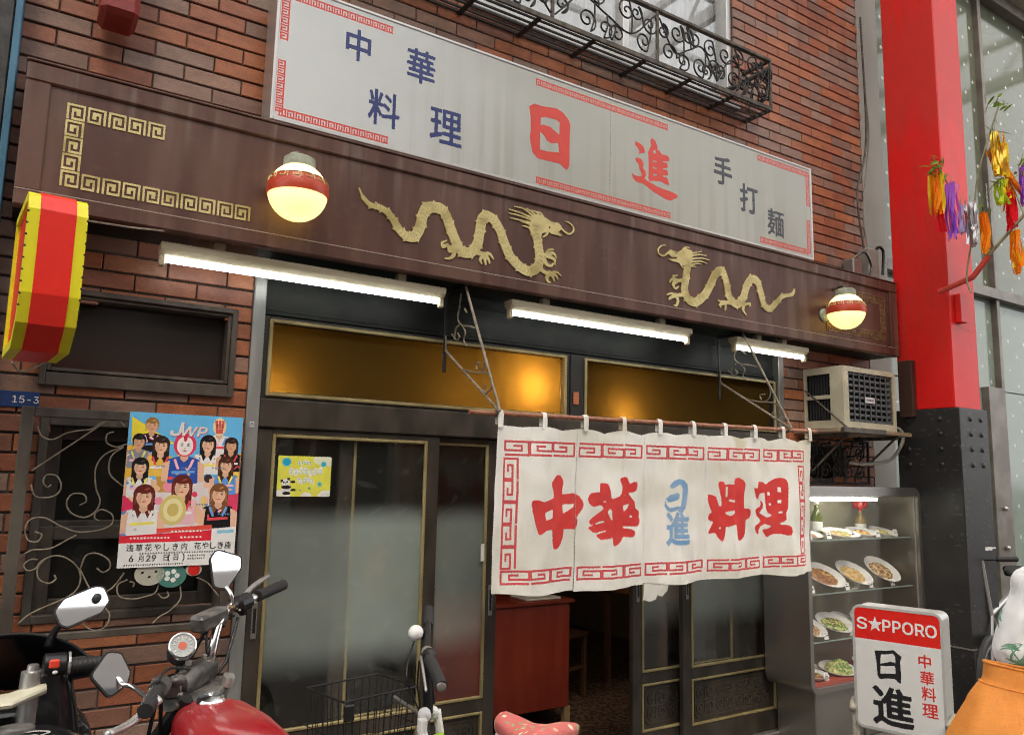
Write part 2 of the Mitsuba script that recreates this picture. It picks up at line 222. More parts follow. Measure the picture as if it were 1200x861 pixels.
D={"zhong":[[[2139,1563],[2153,1561],[2167,1544],[2172,1524],[2166,1506],[2165,1475],[2222,1481],[2253,1470],[2274,1446],[2280,1428],[2271,1408],[2234,1370],[2243,1359],[2240,1337],[2229,1317],[2215,1320],[2176,1320],[2172,1281],[2157,1251],[2135,1234],[2111,1232],[2105,1243],[2099,1278],[2096,1320],[2063,1316],[2036,1301],[2026,1296],[2015,1302],[2001,1341],[1987,1388],[1975,1431],[1978,1444],[1991,1449],[2015,1449],[2042,1440],[2066,1446],[2104,1459],[2106,1475],[2101,1492],[2092,1510],[2090,1528],[2106,1543],[2125,1560]],[[2051,1394],[2100,1409],[2100,1370],[2060,1359],[2054,1374]],[[2167,1430],[2225,1433],[2222,1420],[2172,1387],[2168,1409]]],"hua":[[[2511,1561],[2532,1557],[2544,1541],[2556,1526],[2589,1538],[2610,1536],[2614,1520],[2604,1495],[2583,1487],[2538,1485],[2565,1463],[2592,1441],[2595,1412],[2619,1400],[2626,1387],[2619,1371],[2627,1358],[2625,1340],[2610,1325],[2595,1325],[2497,1329],[2497,1321],[2565,1313],[2586,1303],[2589,1289],[2577,1276],[2559,1275],[2497,1281],[2488,1263],[2474,1246],[2454,1236],[2442,1241],[2437,1277],[2385,1270],[2369,1268],[2349,1282],[2346,1292],[2431,1317],[2428,1321],[2346,1300],[2326,1304],[2307,1317],[2301,1327],[2312,1330],[2393,1350],[2382,1356],[2362,1352],[2334,1340],[2312,1338],[2306,1349],[2312,1361],[2373,1402],[2382,1413],[2370,1428],[2339,1420],[2323,1421],[2306,1437],[2300,1454],[2308,1473],[2322,1483],[2361,1487],[2361,1526],[2375,1530],[2404,1527],[2417,1513],[2425,1489],[2430,1463],[2439,1455],[2476,1467],[2491,1483],[2497,1514],[2482,1541],[2485,1554]],[[2379,1447],[2398,1447],[2393,1441],[2379,1440]],[[2419,1410],[2436,1406],[2441,1358],[2428,1358],[2413,1382],[2403,1393]],[[2497,1425],[2553,1434],[2535,1414],[2503,1397]],[[2562,1380],[2583,1369],[2541,1368]]],"liao":[[[3190,1550],[3206,1546],[3212,1531],[3238,1535],[3283,1532],[3284,1554],[3297,1566],[3327,1570],[3357,1557],[3373,1537],[3369,1515],[3358,1479],[3356,1408],[3392,1407],[3412,1396],[3411,1372],[3397,1354],[3367,1348],[3363,1324],[3359,1284],[3348,1258],[3318,1241],[3295,1244],[3289,1263],[3284,1325],[3265,1325],[3220,1313],[3207,1317],[3200,1266],[3187,1242],[3177,1240],[3152,1258],[3137,1284],[3116,1282],[3094,1280],[3104,1302],[3126,1340],[3095,1351],[3096,1370],[3105,1381],[3121,1389],[3106,1417],[3095,1452],[3098,1480],[3126,1478],[3154,1469],[3160,1443],[3172,1419],[3188,1421],[3188,1461],[3177,1504],[3171,1535],[3178,1546]],[[3227,1456],[3285,1452],[3284,1439],[3233,1445]],[[3206,1389],[3235,1395],[3283,1399],[3280,1384],[3234,1369],[3212,1378]],[[3154,1309],[3166,1316],[3176,1309],[3166,1303]],[[3214,1522],[3226,1522],[3222,1469],[3213,1465]]],"li":[[[3492,1550],[3521,1551],[3550,1536],[3587,1554],[3627,1571],[3661,1576],[3692,1570],[3715,1549],[3720,1523],[3715,1474],[3707,1409],[3691,1383],[3693,1348],[3679,1335],[3645,1327],[3654,1318],[3698,1317],[3725,1306],[3731,1282],[3716,1261],[3696,1259],[3656,1269],[3603,1268],[3553,1252],[3540,1256],[3518,1286],[3522,1295],[3564,1298],[3598,1313],[3575,1315],[3533,1324],[3506,1312],[3492,1287],[3492,1266],[3473,1277],[3455,1300],[3458,1313],[3494,1325],[3507,1337],[3501,1350],[3476,1371],[3463,1397],[3474,1405],[3503,1416],[3510,1431],[3498,1448],[3514,1446],[3525,1429],[3523,1409],[3496,1382],[3518,1373],[3550,1358],[3586,1362],[3597,1373],[3564,1381],[3549,1405],[3543,1444],[3538,1486],[3535,1493],[3496,1486],[3489,1456],[3476,1458],[3458,1499],[3455,1516],[3487,1516]],[[3568,1495],[3588,1498],[3591,1478],[3567,1476]],[[3576,1435],[3594,1437],[3595,1422],[3575,1421]],[[3642,1524],[3663,1524],[3665,1494],[3643,1496]],[[3642,1452],[3665,1455],[3666,1435],[3641,1435]],[[3640,1389],[3671,1392],[3670,1381],[3643,1379]]],"blueri":[[[2810,1522],[2840,1546],[2879,1557],[2912,1550],[2935,1530],[2938,1502],[2932,1460],[2920,1408],[2897,1387],[2874,1392],[2867,1401],[2825,1391],[2797,1399],[2781,1420],[2784,1450],[2794,1427],[2813,1411],[2864,1420],[2887,1418],[2901,1464],[2903,1511],[2888,1530],[2859,1518],[2826,1507],[2814,1513]]],"blueri2":[[[2788,1457],[2813,1476],[2859,1487],[2881,1481],[2874,1457],[2839,1445],[2803,1439]]],"signri":[[[2117,3441],[2149,3465],[2196,3464],[2292,3479],[2337,3466],[2372,3438],[2384,3408],[2381,3357],[2380,3182],[2366,3156],[2336,3167],[2319,3180],[2259,3177],[2178,3174],[2145,3198],[2130,3250],[2125,3281],[2132,3323],[2127,3395]],[[2193,3401],[2226,3413],[2293,3415],[2313,3406],[2312,3335],[2256,3365],[2212,3368],[2191,3356]],[[2188,3322],[2214,3309],[2233,3285],[2262,3278],[2305,3291],[2311,3239],[2248,3228],[2190,3225]]],"signjin_dot":[[[2844,3441],[2876,3437],[2905,3424],[2915,3406],[2911,3385],[2885,3381],[2863,3371],[2876,3389],[2857,3407],[2841,3420]]],"signjin_sweep":[[[2857,3347],[2885,3346],[2904,3328],[2904,3311],[2898,3297],[2920,3277],[2923,3253],[2910,3235],[2945,3223],[3023,3208],[3089,3205],[3143,3201],[3173,3190],[3163,3175],[3115,3150],[3082,3147],[2990,3170],[2901,3203],[2850,3203],[2825,3220],[2819,3243],[2844,3239],[2882,3240],[2894,3256],[2875,3281],[2869,3310],[2847,3324],[2844,3338]]],"signjin_body":[[[2966,3490],[2992,3485],[3008,3461],[3013,3441],[3008,3427],[3028,3431],[3044,3412],[3078,3417],[3104,3408],[3104,3385],[3057,3373],[3054,3366],[3084,3372],[3094,3356],[3090,3340],[3054,3330],[3054,3323],[3084,3328],[3094,3313],[3093,3296],[3053,3287],[3053,3279],[3083,3282],[3100,3258],[3103,3238],[3076,3240],[3030,3247],[2971,3236],[2952,3227],[2942,3242],[2945,3343],[2940,3402],[2953,3426],[2966,3445],[2956,3468]],[[2976,3417],[2995,3427],[3005,3414],[2985,3399]],[[2975,3358],[3011,3362],[3001,3352],[2978,3351]],[[2975,3320],[3011,3321],[3001,3313],[2977,3312]],[[2975,3280],[3011,3282],[3001,3272],[2977,3270]]],"strips":[[[851,3563],[851,3378]],[[850,3288],[846,3052]],[[846,3052],[1348,3058]],[[909,3589],[1349,3598]],[[2156,3596],[3096,3582]],[[2167,3064],[3112,3052]],[[3874,3598],[4392,3603]],[[4380,3601],[4369,3377]],[[4376,3284],[4365,3053]],[[3884,3063],[4365,3059]]],"signchars":{"中":[[1185,3464],163],"華":[[1500,3461],183],"料":[[1322,3200],183],"理":[[1643,3199],188],"手":[[3556,3433],182],"打":[[3788,3303],185],"麺":[[4039,3198],178]},"d1spine":[[1213,2790],[1237,2749],[1272,2726],[1317,2724],[1358,2705],[1386,2675],[1417,2636],[1456,2616],[1491,2626],[1516,2678],[1526,2731],[1546,2772],[1582,2780],[1620,2782],[1649,2750],[1673,2697],[1721,2609],[1757,2594],[1798,2612],[1824,2659],[1834,2726],[1844,2777],[1868,2799],[1909,2785],[1945,2742],[1975,2676],[2008,2621],[2054,2585],[2106,2563],[2159,2580],[2184,2624],[2180,2679],[2169,2734],[2154,2788],[2164,2830]],"d1head":[[2140,2857],[2166,2868],[2207,2862],[2255,2845],[2296,2848],[2318,2832],[2314,2813],[2304,2806],[2297,2799],[2324,2786],[2315,2778],[2277,2777],[2249,2781],[2242,2791],[2229,2768],[2209,2753],[2195,2753],[2215,2769],[2225,2785],[2195,2773],[2189,2744],[2142,2735],[2118,2781],[2127,2828]],"d1hair":[[[2311,2824],[2346,2805],[2374,2803],[2397,2826],[2389,2849],[2366,2862],[2345,2865]],[[2147,2847],[2086,2877],[2027,2879]],[[2140,2840],[2067,2853],[1996,2858]],[[2137,2830],[2061,2838],[1993,2838]],[[2131,2815],[2074,2815],[2000,2815]],[[2128,2800],[2101,2809],[2068,2808]],[[2121,2785],[2101,2789],[2075,2789]],[[2153,2859],[2133,2872],[2099,2884]],[[2180,2862],[2163,2876],[2132,2881]],[[2200,2863],[2186,2878],[2163,2881]]],"d1claw":[[[1828,2606],[1856,2603],[1838,2576],[1847,2556]],[[1856,2603],[1864,2580],[1869,2555]],[[1856,2603],[1881,2588],[1891,2566]],[[1856,2603],[1889,2612],[1911,2591]],[[2190,2670],[2224,2664],[2237,2692],[2268,2701]],[[2224,2664],[2265,2683],[2287,2661]],[[2224,2664],[2275,2650],[2279,2625]],[[2211,2639],[2228,2617],[2256,2613],[2269,2629]],[[2172,2599],[2212,2575],[2246,2574],[2287,2587],[2318,2572]],[[2246,2574],[2284,2569],[2298,2551]],[[2246,2574],[2267,2558],[2275,2539]],[[2246,2574],[2230,2549],[2237,2528],[2254,2527]],[[1708,2623],[1674,2602],[1657,2614],[1636,2601],[1632,2621],[1654,2635]],[[1696,2609],[1694,2574],[1675,2554],[1650,2548]],[[1683,2595],[1671,2587],[1661,2600]]],"d2spine":[[4179,2780],[4153,2741],[4057,2715],[3997,2664],[3927,2615],[3877,2639],[3851,2712],[3820,2776],[3770,2780],[3725,2731],[3690,2651],[3630,2605],[3568,2641],[3544,2726],[3509,2791],[3456,2764],[3409,2691],[3363,2626],[3292,2573],[3234,2572],[3196,2623],[3207,2696],[3222,2770],[3228,2828]],"d2head":[[3165,2853],[3199,2877],[3258,2870],[3262,2798],[3179,2766],[3155,2780],[3084,2782],[3065,2789],[3131,2801],[3146,2814],[3094,2805],[3066,2821],[3085,2846],[3113,2844],[3141,2842]],"d2hair":[[[3075,2830],[3037,2802],[3000,2806],[2996,2834],[3024,2860],[3052,2865]],[[3248,2853],[3287,2864],[3337,2880]],[[3252,2840],[3317,2858],[3377,2861]],[[3252,2821],[3337,2840],[3402,2838]],[[3252,2803],[3326,2820],[3381,2814]],[[3252,2785],[3296,2800],[3336,2803]],[[3190,2868],[3209,2883],[3238,2884]],[[3155,2787],[3174,2765],[3183,2756]],[[3247,2777],[3271,2778],[3291,2782]]],"d2claw":[[[3187,2685],[3140,2674],[3107,2694],[3140,2706]],[[3140,2674],[3097,2675],[3083,2655]],[[3140,2674],[3106,2648],[3125,2626],[3149,2641]],[[3186,2600],[3129,2588],[3092,2593],[3062,2581]],[[3129,2588],[3087,2568],[3077,2556]],[[3129,2588],[3143,2559],[3133,2529],[3114,2528]],[[3567,2604],[3515,2604],[3474,2605]],[[3525,2602],[3488,2582],[3493,2568]],[[3530,2599],[3535,2577],[3529,2554]],[[3662,2617],[3705,2615],[3749,2625],[3746,2606]],[[3694,2614],[3688,2576],[3714,2549]]],"grille":[[[98,1692],[114,1658],[149,1647],[191,1672],[234,1684],[270,1691],[313,1724],[349,1731],[379,1707]],[[95,1535],[322,1727]],[[344,1684],[322,1673],[324,1642],[358,1628],[390,1640]],[[96,1487],[112,1448],[146,1441],[179,1453],[190,1483],[174,1517],[143,1522],[133,1497],[147,1478],[159,1487]],[[381,1629],[323,1601],[295,1550],[301,1479],[319,1429],[304,1389],[270,1371],[228,1389],[212,1424],[227,1454],[263,1454],[274,1429],[253,1414]],[[320,1359],[306,1369],[309,1389],[330,1399],[364,1378],[362,1343],[319,1324],[256,1320],[202,1341],[148,1371],[107,1366],[93,1333],[105,1295],[134,1289],[145,1313],[123,1323]],[[97,1247],[124,1261],[175,1264],[224,1292],[253,1309]],[[140,1227],[119,1228],[100,1210],[114,1190],[138,1198],[153,1222],[194,1239],[238,1223],[273,1183],[277,1134],[249,1097],[167,1060],[128,1039],[102,1013]],[[165,1231],[143,1198],[150,1160],[181,1144],[201,1157],[196,1172]],[[276,1192],[290,1236],[325,1242],[364,1218],[371,1188],[349,1174],[328,1190]],[[272,1193],[298,1143],[315,1103],[307,1036],[302,997],[339,970],[374,982],[384,1020],[369,1046]],[[360,1100],[390,1123],[418,1166]],[[446,1710],[484,1728],[526,1693],[521,1629],[455,1595],[414,1636]],[[381,1629],[342,1592],[342,1530],[388,1485]],[[433,1144],[402,1126],[409,1087],[450,1073],[494,1078],[531,1091],[543,1127]],[[454,1116],[456,1131],[441,1136]],[[542,1087],[559,1070],[579,1076],[573,1093]],[[618,1111],[622,1062],[589,1023],[553,1002],[530,979]],[[675,1140],[717,1117],[762,1065]],[[381,1112],[407,1146],[420,1170]]],"grille_parts":{"beige":[505,1162],"green":[583,1152],"red":[661,1171]},"bracket":[[[-183,2451],[-536,1849]],[[30,2175],[-522,1850]],[[-152,2419],[-139,2355],[-126,2299],[-170,2260],[-235,2246],[-299,2228]],[[-170,2260],[-205,2222],[-191,2183],[-225,2151]],[[-98,2212],[-112,2252],[-137,2265]],[[-71,2233],[-116,2197],[-149,2205],[-130,2228]],[[-10,2233],[-5,2183],[-44,2128]],[[-365,2136],[-390,2087],[-385,2041],[-341,2015],[-248,2032],[-166,2053]],[[-354,2060],[-316,2057],[-325,2028]],[[-341,2015],[-416,2004],[-453,1974],[-455,1936],[-406,1914]],[[-411,1955],[-390,1934],[-406,1914]],[[-207,2319],[-190,2338],[-215,2314]]],"lbri":[[[243,358],[269,357],[372,350],[462,333],[504,358],[548,379],[529,422],[535,528],[527,595],[496,590],[472,567],[389,570],[297,587],[267,560],[260,443]],[[318,381],[382,376],[453,362],[476,385],[478,438],[422,430],[369,447],[303,461],[308,415]],[[302,477],[373,472],[463,460],[474,475],[472,525],[393,531],[301,544]]],"glyph":{"中":[[[[-439,305],[-424,316],[-57,316],[-55,500],[55,500],[58,316],[439,311],[439,-211],[334,-216],[325,-158],[57,-158],[55,-495],[-50,-500],[-57,-159],[-325,-158],[-334,-221],[-434,-221],[-439,-211]],[[55,-43],[327,-46],[328,204],[57,204]],[[-329,-43],[-57,-46],[-56,204],[-327,204]]]],"華":[[[[-482,-18],[-482,71],[-292,74],[-294,155],[-408,155],[-403,245],[-229,249],[-237,329],[-476,334],[-471,424],[-237,424],[-234,497],[-139,497],[-136,424],[125,424],[129,497],[224,497],[227,424],[471,418],[466,329],[227,329],[218,251],[413,239],[413,161],[289,155],[287,79],[476,71],[482,-13],[289,-19],[287,-98],[424,-103],[429,-187],[45,-196],[48,-266],[466,-266],[466,-355],[48,-355],[39,-497],[-55,-492],[-58,-355],[-466,-355],[-471,-266],[-59,-266],[-55,-196],[-424,-192],[-424,-108],[-294,-102],[-292,-21]],[[45,-98],[190,-102],[192,-21],[47,-19]],[[45,75],[190,72],[192,153],[47,155]],[[-145,250],[131,245],[129,326],[-136,329]],[[-197,-98],[-57,-102],[-56,-21],[-195,-19]],[[-197,75],[-57,72],[-56,153],[-195,155]]]],"料":[[[[-503,-279],[-435,-171],[-345,31],[-348,47],[-482,47],[-487,132],[-482,142],[-314,144],[-308,495],[-224,495],[-218,484],[-217,143],[-50,142],[-46,100],[8,158],[139,79],[192,32],[150,-47],[134,-47],[59,20],[-42,84],[-50,47],[-212,46],[-56,-174],[270,-114],[271,495],[366,495],[366,-91],[487,-79],[503,-142],[497,-174],[366,-197],[366,-495],[271,-495],[268,-216],[-55,-268],[-67,-201],[-80,-195],[-129,-242],[-216,-101],[-224,-495],[-313,-495],[-315,-122],[-392,-284],[-445,-363],[-461,-358]]],[[[8,353],[50,421],[71,421],[203,326],[239,279],[203,221],[182,211],[101,289]]],[[[-208,179],[-139,426],[-108,432],[-50,416],[-50,384],[-129,168],[-161,158]]],[[[-476,389],[-471,416],[-397,426],[-345,253],[-334,189],[-345,174],[-418,163],[-440,286]]]],"理":[[[[-203,-361],[118,-357],[116,-235],[-124,-229],[-124,-145],[-113,-139],[118,-135],[116,-40],[-108,-39],[-113,-29],[-113,450],[445,455],[450,-34],[221,-40],[218,-135],[455,-139],[466,-150],[466,-224],[460,-234],[221,-235],[218,-357],[497,-361],[497,-450],[-197,-455]],[[213,54],[348,51],[349,164],[215,165]],[[213,254],[348,251],[349,364],[215,365]],[[-18,54],[122,51],[123,164],[-17,165]],[[-18,254],[122,251],[123,364],[-17,365]]],[[[-487,-366],[-497,-276],[-361,-235],[-361,32],[-482,40],[-476,129],[-361,132],[-361,336],[-487,339],[-492,429],[-145,434],[-145,339],[-266,336],[-265,132],[-161,129],[-155,45],[-161,34],[-265,32],[-266,-198],[-150,-171],[-134,-266],[-471,-382]]]],"進":[[[[-511,-403],[-468,-350],[-363,-278],[-363,-21],[-479,-13],[-489,-3],[-484,97],[-275,104],[-279,150],[-217,209],[-153,299],[-58,497],[47,471],[3,340],[130,340],[84,455],[189,487],[271,340],[458,339],[468,329],[468,239],[458,229],[242,226],[245,161],[432,155],[437,76],[421,55],[243,54],[245,-8],[421,-8],[432,-18],[432,-103],[421,-113],[245,-113],[242,-183],[479,-187],[489,-197],[489,-287],[479,-297],[-147,-292],[-157,92],[-205,50],[-242,68],[-242,-277],[-129,-339],[-33,-361],[212,-366],[500,-350],[511,-371],[479,-471],[268,-487],[-42,-482],[-158,-455],[-296,-382],[-378,-451],[-405,-492],[-437,-497]],[[-32,-183],[124,-187],[126,-121],[-29,-113]],[[-32,-4],[123,-8],[126,52],[-29,55]],[[-32,165],[124,161],[126,226],[-29,229]]],[[[-495,418],[-442,471],[-400,487],[-274,376],[-216,292],[-289,224],[-321,224],[-369,296]]]],"手":[[[[-492,-147],[-487,-47],[-55,-44],[-58,94],[-413,95],[-424,105],[-418,200],[-62,201],[-56,330],[-397,311],[-424,389],[-413,411],[46,447],[297,500],[329,495],[371,447],[382,411],[345,395],[57,346],[55,203],[424,200],[429,100],[58,94],[55,-44],[482,-47],[492,-63],[492,-142],[482,-158],[57,-158],[55,-405],[39,-453],[8,-479],[-50,-495],[-239,-500],[-287,-411],[-282,-389],[-61,-387],[-56,-160],[-481,-158]]]],"打":[[[[-100,305],[-95,411],[500,405],[495,300],[316,297],[316,-389],[295,-458],[258,-484],[174,-500],[32,-500],[-5,-411],[0,-384],[200,-376],[200,297]]],[[[-468,-174],[-500,-68],[-484,-58],[-332,-17],[-332,171],[-484,179],[-489,279],[-333,285],[-332,489],[-321,500],[-237,500],[-221,484],[-220,286],[-79,279],[-84,179],[-221,177],[-221,19],[-84,47],[-63,-47],[-221,-103],[-221,-400],[-232,-447],[-263,-479],[-321,-495],[-437,-489],[-463,-416],[-458,-389],[-332,-386],[-332,-140]]]],"麺":[[[[-500,-192],[-401,-74],[-337,43],[-340,61],[-468,61],[-468,145],[-289,149],[-292,197],[-437,197],[-447,208],[-442,282],[-292,282],[-289,325],[-453,329],[-453,413],[-292,414],[-289,497],[-200,497],[-196,413],[-40,408],[-31,439],[500,434],[500,350],[296,349],[268,230],[479,218],[474,-492],[400,-492],[391,-445],[72,-445],[63,-492],[-16,-492],[-16,218],[172,224],[192,350],[-38,355],[-47,329],[-200,326],[-197,282],[-58,276],[-58,203],[-197,197],[-199,146],[-32,139],[-37,61],[-228,60],[-253,10],[-249,-3],[-89,-3],[-47,-29],[-95,-171],[-153,-264],[-74,-355],[-79,-382],[-126,-429],[-212,-345],[-305,-429],[-437,-497],[-489,-418],[-365,-355],[-283,-278],[-376,-198],[-442,-255]],[[342,-350],[395,-351],[391,134],[337,125]],[[205,-351],[263,-353],[261,-245],[206,-247]],[[205,-156],[263,-158],[261,-56],[206,-57]],[[205,33],[263,31],[261,134],[206,132]],[[68,-351],[126,-351],[123,134],[68,130]],[[-337,-141],[-305,-145],[-219,-202],[-163,-90],[-302,-87]]]],"浅":[[[[-218,-400],[-26,-331],[113,-259],[48,-53],[-203,-79],[-208,5],[34,36],[17,167],[-182,142],[-192,226],[7,255],[3,489],[92,489],[99,264],[306,285],[145,421],[203,474],[355,358],[309,291],[429,300],[439,221],[110,178],[124,49],[466,89],[482,11],[147,-37],[161,-123],[199,-210],[286,-146],[397,-21],[471,-58],[355,-200],[234,-293],[299,-383],[368,-405],[397,-360],[424,-216],[487,-258],[461,-432],[403,-489],[308,-489],[218,-437],[151,-342],[-145,-468],[-166,-468]]],[[[-429,416],[-413,453],[-371,479],[-229,389],[-197,347],[-250,289]]],[[[-461,-432],[-313,-116],[-282,-74],[-224,-121],[-224,-142],[-303,-321],[-387,-479]]],[[[-487,126],[-434,195],[-324,137],[-250,74],[-308,11]]]],"草":[[[[-474,-316],[-468,-232],[-47,-228],[-50,-142],[-353,-137],[-347,242],[353,242],[353,-142],[45,-142],[42,-228],[474,-232],[474,-316],[45,-316],[42,-489],[-47,-489],[-50,-316]],[[-263,-64],[259,-68],[263,12],[-259,16]],[[-263,88],[254,84],[263,165],[-259,168]]],[[[-468,337],[-463,416],[-229,416],[-226,489],[-137,489],[-133,416],[133,416],[137,489],[221,489],[224,416],[468,411],[468,332],[224,331],[221,253],[137,253],[133,332],[-133,331],[-137,253],[-226,253],[-229,331]]]],"花":[[[[-153,-179],[10,-97],[11,195],[100,195],[103,-47],[368,116],[426,53],[416,32],[100,-150],[100,-355],[130,-389],[361,-389],[389,-350],[411,-226],[484,-258],[463,-411],[395,-474],[58,-463],[32,-442],[11,-384],[10,-191],[-121,-242]]],[[[-474,305],[-474,389],[-223,390],[-221,489],[-132,489],[-128,389],[123,390],[126,489],[216,489],[218,390],[463,389],[463,305],[218,305],[211,205],[126,205],[117,305],[-123,305],[-132,211],[-216,211],[-224,305]]],[[[-484,-132],[-317,33],[-216,200],[-126,174],[-221,12],[-221,-489],[-311,-489],[-311,-102],[-411,-189]]]],"や":[[[[-408,-39],[-455,61],[-250,137],[-355,324],[-329,345],[-261,366],[-162,181],[65,262],[-87,403],[-29,461],[134,324],[89,272],[260,287],[324,271],[418,203],[455,92],[439,-3],[371,-92],[303,-124],[176,-134],[50,-108],[45,-13],[165,-45],[301,-23],[339,15],[361,85],[322,170],[268,197],[174,203],[-123,101],[71,-418],[61,-439],[-18,-461],[-204,48]]]],"し":[[[[-353,-221],[-347,442],[-232,442],[-253,-233],[-199,-320],[-122,-347],[71,-321],[183,-252],[284,-132],[353,-195],[316,-263],[216,-353],[95,-416],[-16,-442],[-158,-442],[-253,-411],[-321,-342]]]],"き":[[[[-368,26],[-374,116],[57,112],[13,237],[-321,242],[-347,247],[-353,274],[-353,332],[-13,321],[-42,442],[32,453],[58,453],[82,332],[300,368],[311,289],[106,245],[143,128],[358,163],[374,89],[353,68],[190,34],[295,-132],[247,-205],[11,-168],[21,-95],[163,-108],[97,26],[-311,21]]],[[[-342,-295],[-342,-195],[-305,-100],[-232,-105],[-211,-121],[-247,-182],[-253,-265],[-209,-326],[-64,-363],[237,-342],[237,-432],[79,-453],[-184,-437],[-284,-389]]]],"内":[[[[-429,313],[-47,313],[-45,492],[45,492],[47,313],[424,313],[429,-392],[413,-450],[355,-482],[171,-487],[145,-408],[330,-397],[339,-384],[338,223],[42,224],[29,125],[30,88],[276,-145],[318,-192],[313,-218],[245,-261],[138,-130],[-4,3],[-118,-171],[-266,-276],[-324,-203],[-220,-139],[-119,-27],[-71,74],[-50,220],[-336,224],[-339,-487],[-424,-492]]]],"座":[[[[-318,-389],[44,-388],[43,-243],[-250,-242],[-250,-163],[44,-156],[45,258],[129,258],[133,-42],[218,55],[276,237],[361,226],[329,92],[492,-74],[439,-121],[294,17],[187,-111],[130,-80],[129,-154],[429,-163],[429,-242],[131,-243],[129,-386],[492,-389],[492,-468],[-318,-468]]],[[[-492,-447],[-450,-355],[-413,-191],[-397,374],[31,374],[-13,468],[61,495],[142,374],[492,374],[492,289],[-312,289],[-313,-63],[-345,-305],[-413,-495]]],[[[-308,-68],[-219,29],[-150,237],[-71,232],[-97,97],[34,-47],[-18,-100],[-130,21],[-239,-126]]]],"月":[[[[-421,-408],[-311,-264],[-253,-99],[-237,12],[-237,461],[416,466],[421,-381],[405,-418],[326,-455],[137,-461],[100,-382],[100,-366],[325,-359],[322,-134],[-171,-135],[-226,-303],[-300,-413],[-358,-466]],[[-139,124],[-149,-45],[323,-45],[326,120]],[[-142,212],[323,208],[326,373],[-139,376]]]],"日":[[[[-355,450],[355,455],[355,-450],[255,-450],[246,-387],[-246,-387],[-255,-455],[-355,-450]],[[-246,-13],[-248,-286],[250,-285],[248,-14]],[[-246,355],[-248,87],[250,89],[248,355]]]]}}
PT={"rb_r0":[0.508,-1.185,1.061],"rb_r1":[0.521,-1.167,1.122],"rb_r2":[0.542,-1.14,1.164],"rb_r3":[0.59,-1.076,1.176],"rb_r4":[0.659,-1.027,1.189],"rb_r5":[0.773,-0.91,1.202],"rb_l0":[0.451,-1.226,1.024],"rb_l1":[0.403,-1.271,1.043],"rb_l2":[0.366,-1.344,1.051],"rb_l3":[0.346,-1.391,1.047],"rb_l4":[0.314,-1.467,1.028],"rb_mirR":[0.555,-1.07,1.275],"rb_mirRb":[0.574,-1.103,1.184],"rb_mirL":[0.266,-1.258,1.066],"rb_mirLm":[0.308,-1.305,1.04],"rb_mirLb":[0.338,-1.394,1.027],"rb_spd":[0.426,-1.237,1.113],"rb_cap":[0.5,-1.315,1.007],"rb_clamp":[0.476,-1.197,1.044],"rb_res":[0.516,-1.147,1.163],"rb_res2":[0.496,-1.178,1.141],"rb_lev0":[0.595,-1.078,1.169],"rb_lev1":[0.725,-0.908,1.23],"rb_clu0":[0.347,-1.426,1.041],"rb_clu1":[0.291,-1.456,1.006],"rb_clu2":[0.236,-1.516,1.004],"rb_neck":[0.495,-1.202,0.996],"rb_tank0":[0.432,-1.175,0.936],"rb_tank1":[0.601,-1.401,0.918],"rb_forkl":[0.407,-1.218,0.929],"rb_forkr":[0.569,-1.089,0.973],"bb_mir":[0.204,-1.134,1.209],"bb_mirb":[0.143,-1.058,1.136],"bb_grip1":[0.262,-1.148,1.073],"bb_grip0":[0.183,-1.158,1.073],"bb_sw":[0.15,-1.162,1.082],"bb_clamp":[0.089,-1.117,1.046],"bb_clamp2":[0.12,-1.157,1.026],"bb_tank":[0.115,-1.316,0.987],"bb_scr":[0.048,-0.84,1.128],"bb_scr2":[0.16,-1.003,1.097],"bb_tankr":[0.232,-1.23,0.957],"bc_far":[1.321,-0.834,1.077],"bc_near":[1.138,-1.271,0.946],"bc_near0":[1.163,-1.151,0.998],"bc_c":[1.208,-1.054,0.956],"bc_stem":[1.218,-1.058,0.799],"bc_bell":[1.207,-0.969,1.031],"bc_b0":[0.957,-0.995,0.849],"bc_b1":[1.234,-0.934,0.852],"bc_nose":[1.242,-1.447,0.881],"bc_tail":[1.252,-1.674,0.902],"bc_head":[1.226,-1.077,0.736],"lb":[3.741,-1.098,0.656],"bm0":[5.215,-0.832,2.9],"bm1":[5.242,-0.961,3.064],"bm2":[5.277,-1.134,3.251],"bm_b0":[5.08,-0.863,2.889],"bm_b1":[5.08,-0.969,3.523],"bm_t_lf":[4.864,-0.838,3.572],"bm_t_y":[4.86,-0.826,3.518],"bm_t_p":[4.939,-0.868,3.466],"bm_t_s":[5.056,-0.923,3.344],"bm_t_sk":[5.015,-0.895,3.332],"bm_t_o":[5.131,-0.961,3.281],"bm_t_r":[5.265,-1.07,3.419],"bm_t_g":[5.147,-1.057,3.796],"bm_t_gr":[5.15,-1.086,3.959],"bm_t_o2":[5.134,-1.022,3.633],"bm_t_tag":[5.132,-0.992,3.465],"bm_t_gy":[5.202,-1.043,3.499],"bm_t_p2":[5.309,-1.126,3.583],"p_sl":[2.641,-2.15,1.138],"p_el":[2.667,-2.148,1.022],"bag_tl":[2.423,-2.175,1.046],"bag_bl":[2.335,-2.147,0.859],"p_c":[2.84,-2.242,1.06],"hb_bar0":[5.573,-0.665,1.074],"hb_bar1":[5.716,-0.757,1.078],"hb_w":[5.618,-0.648,0.795]}
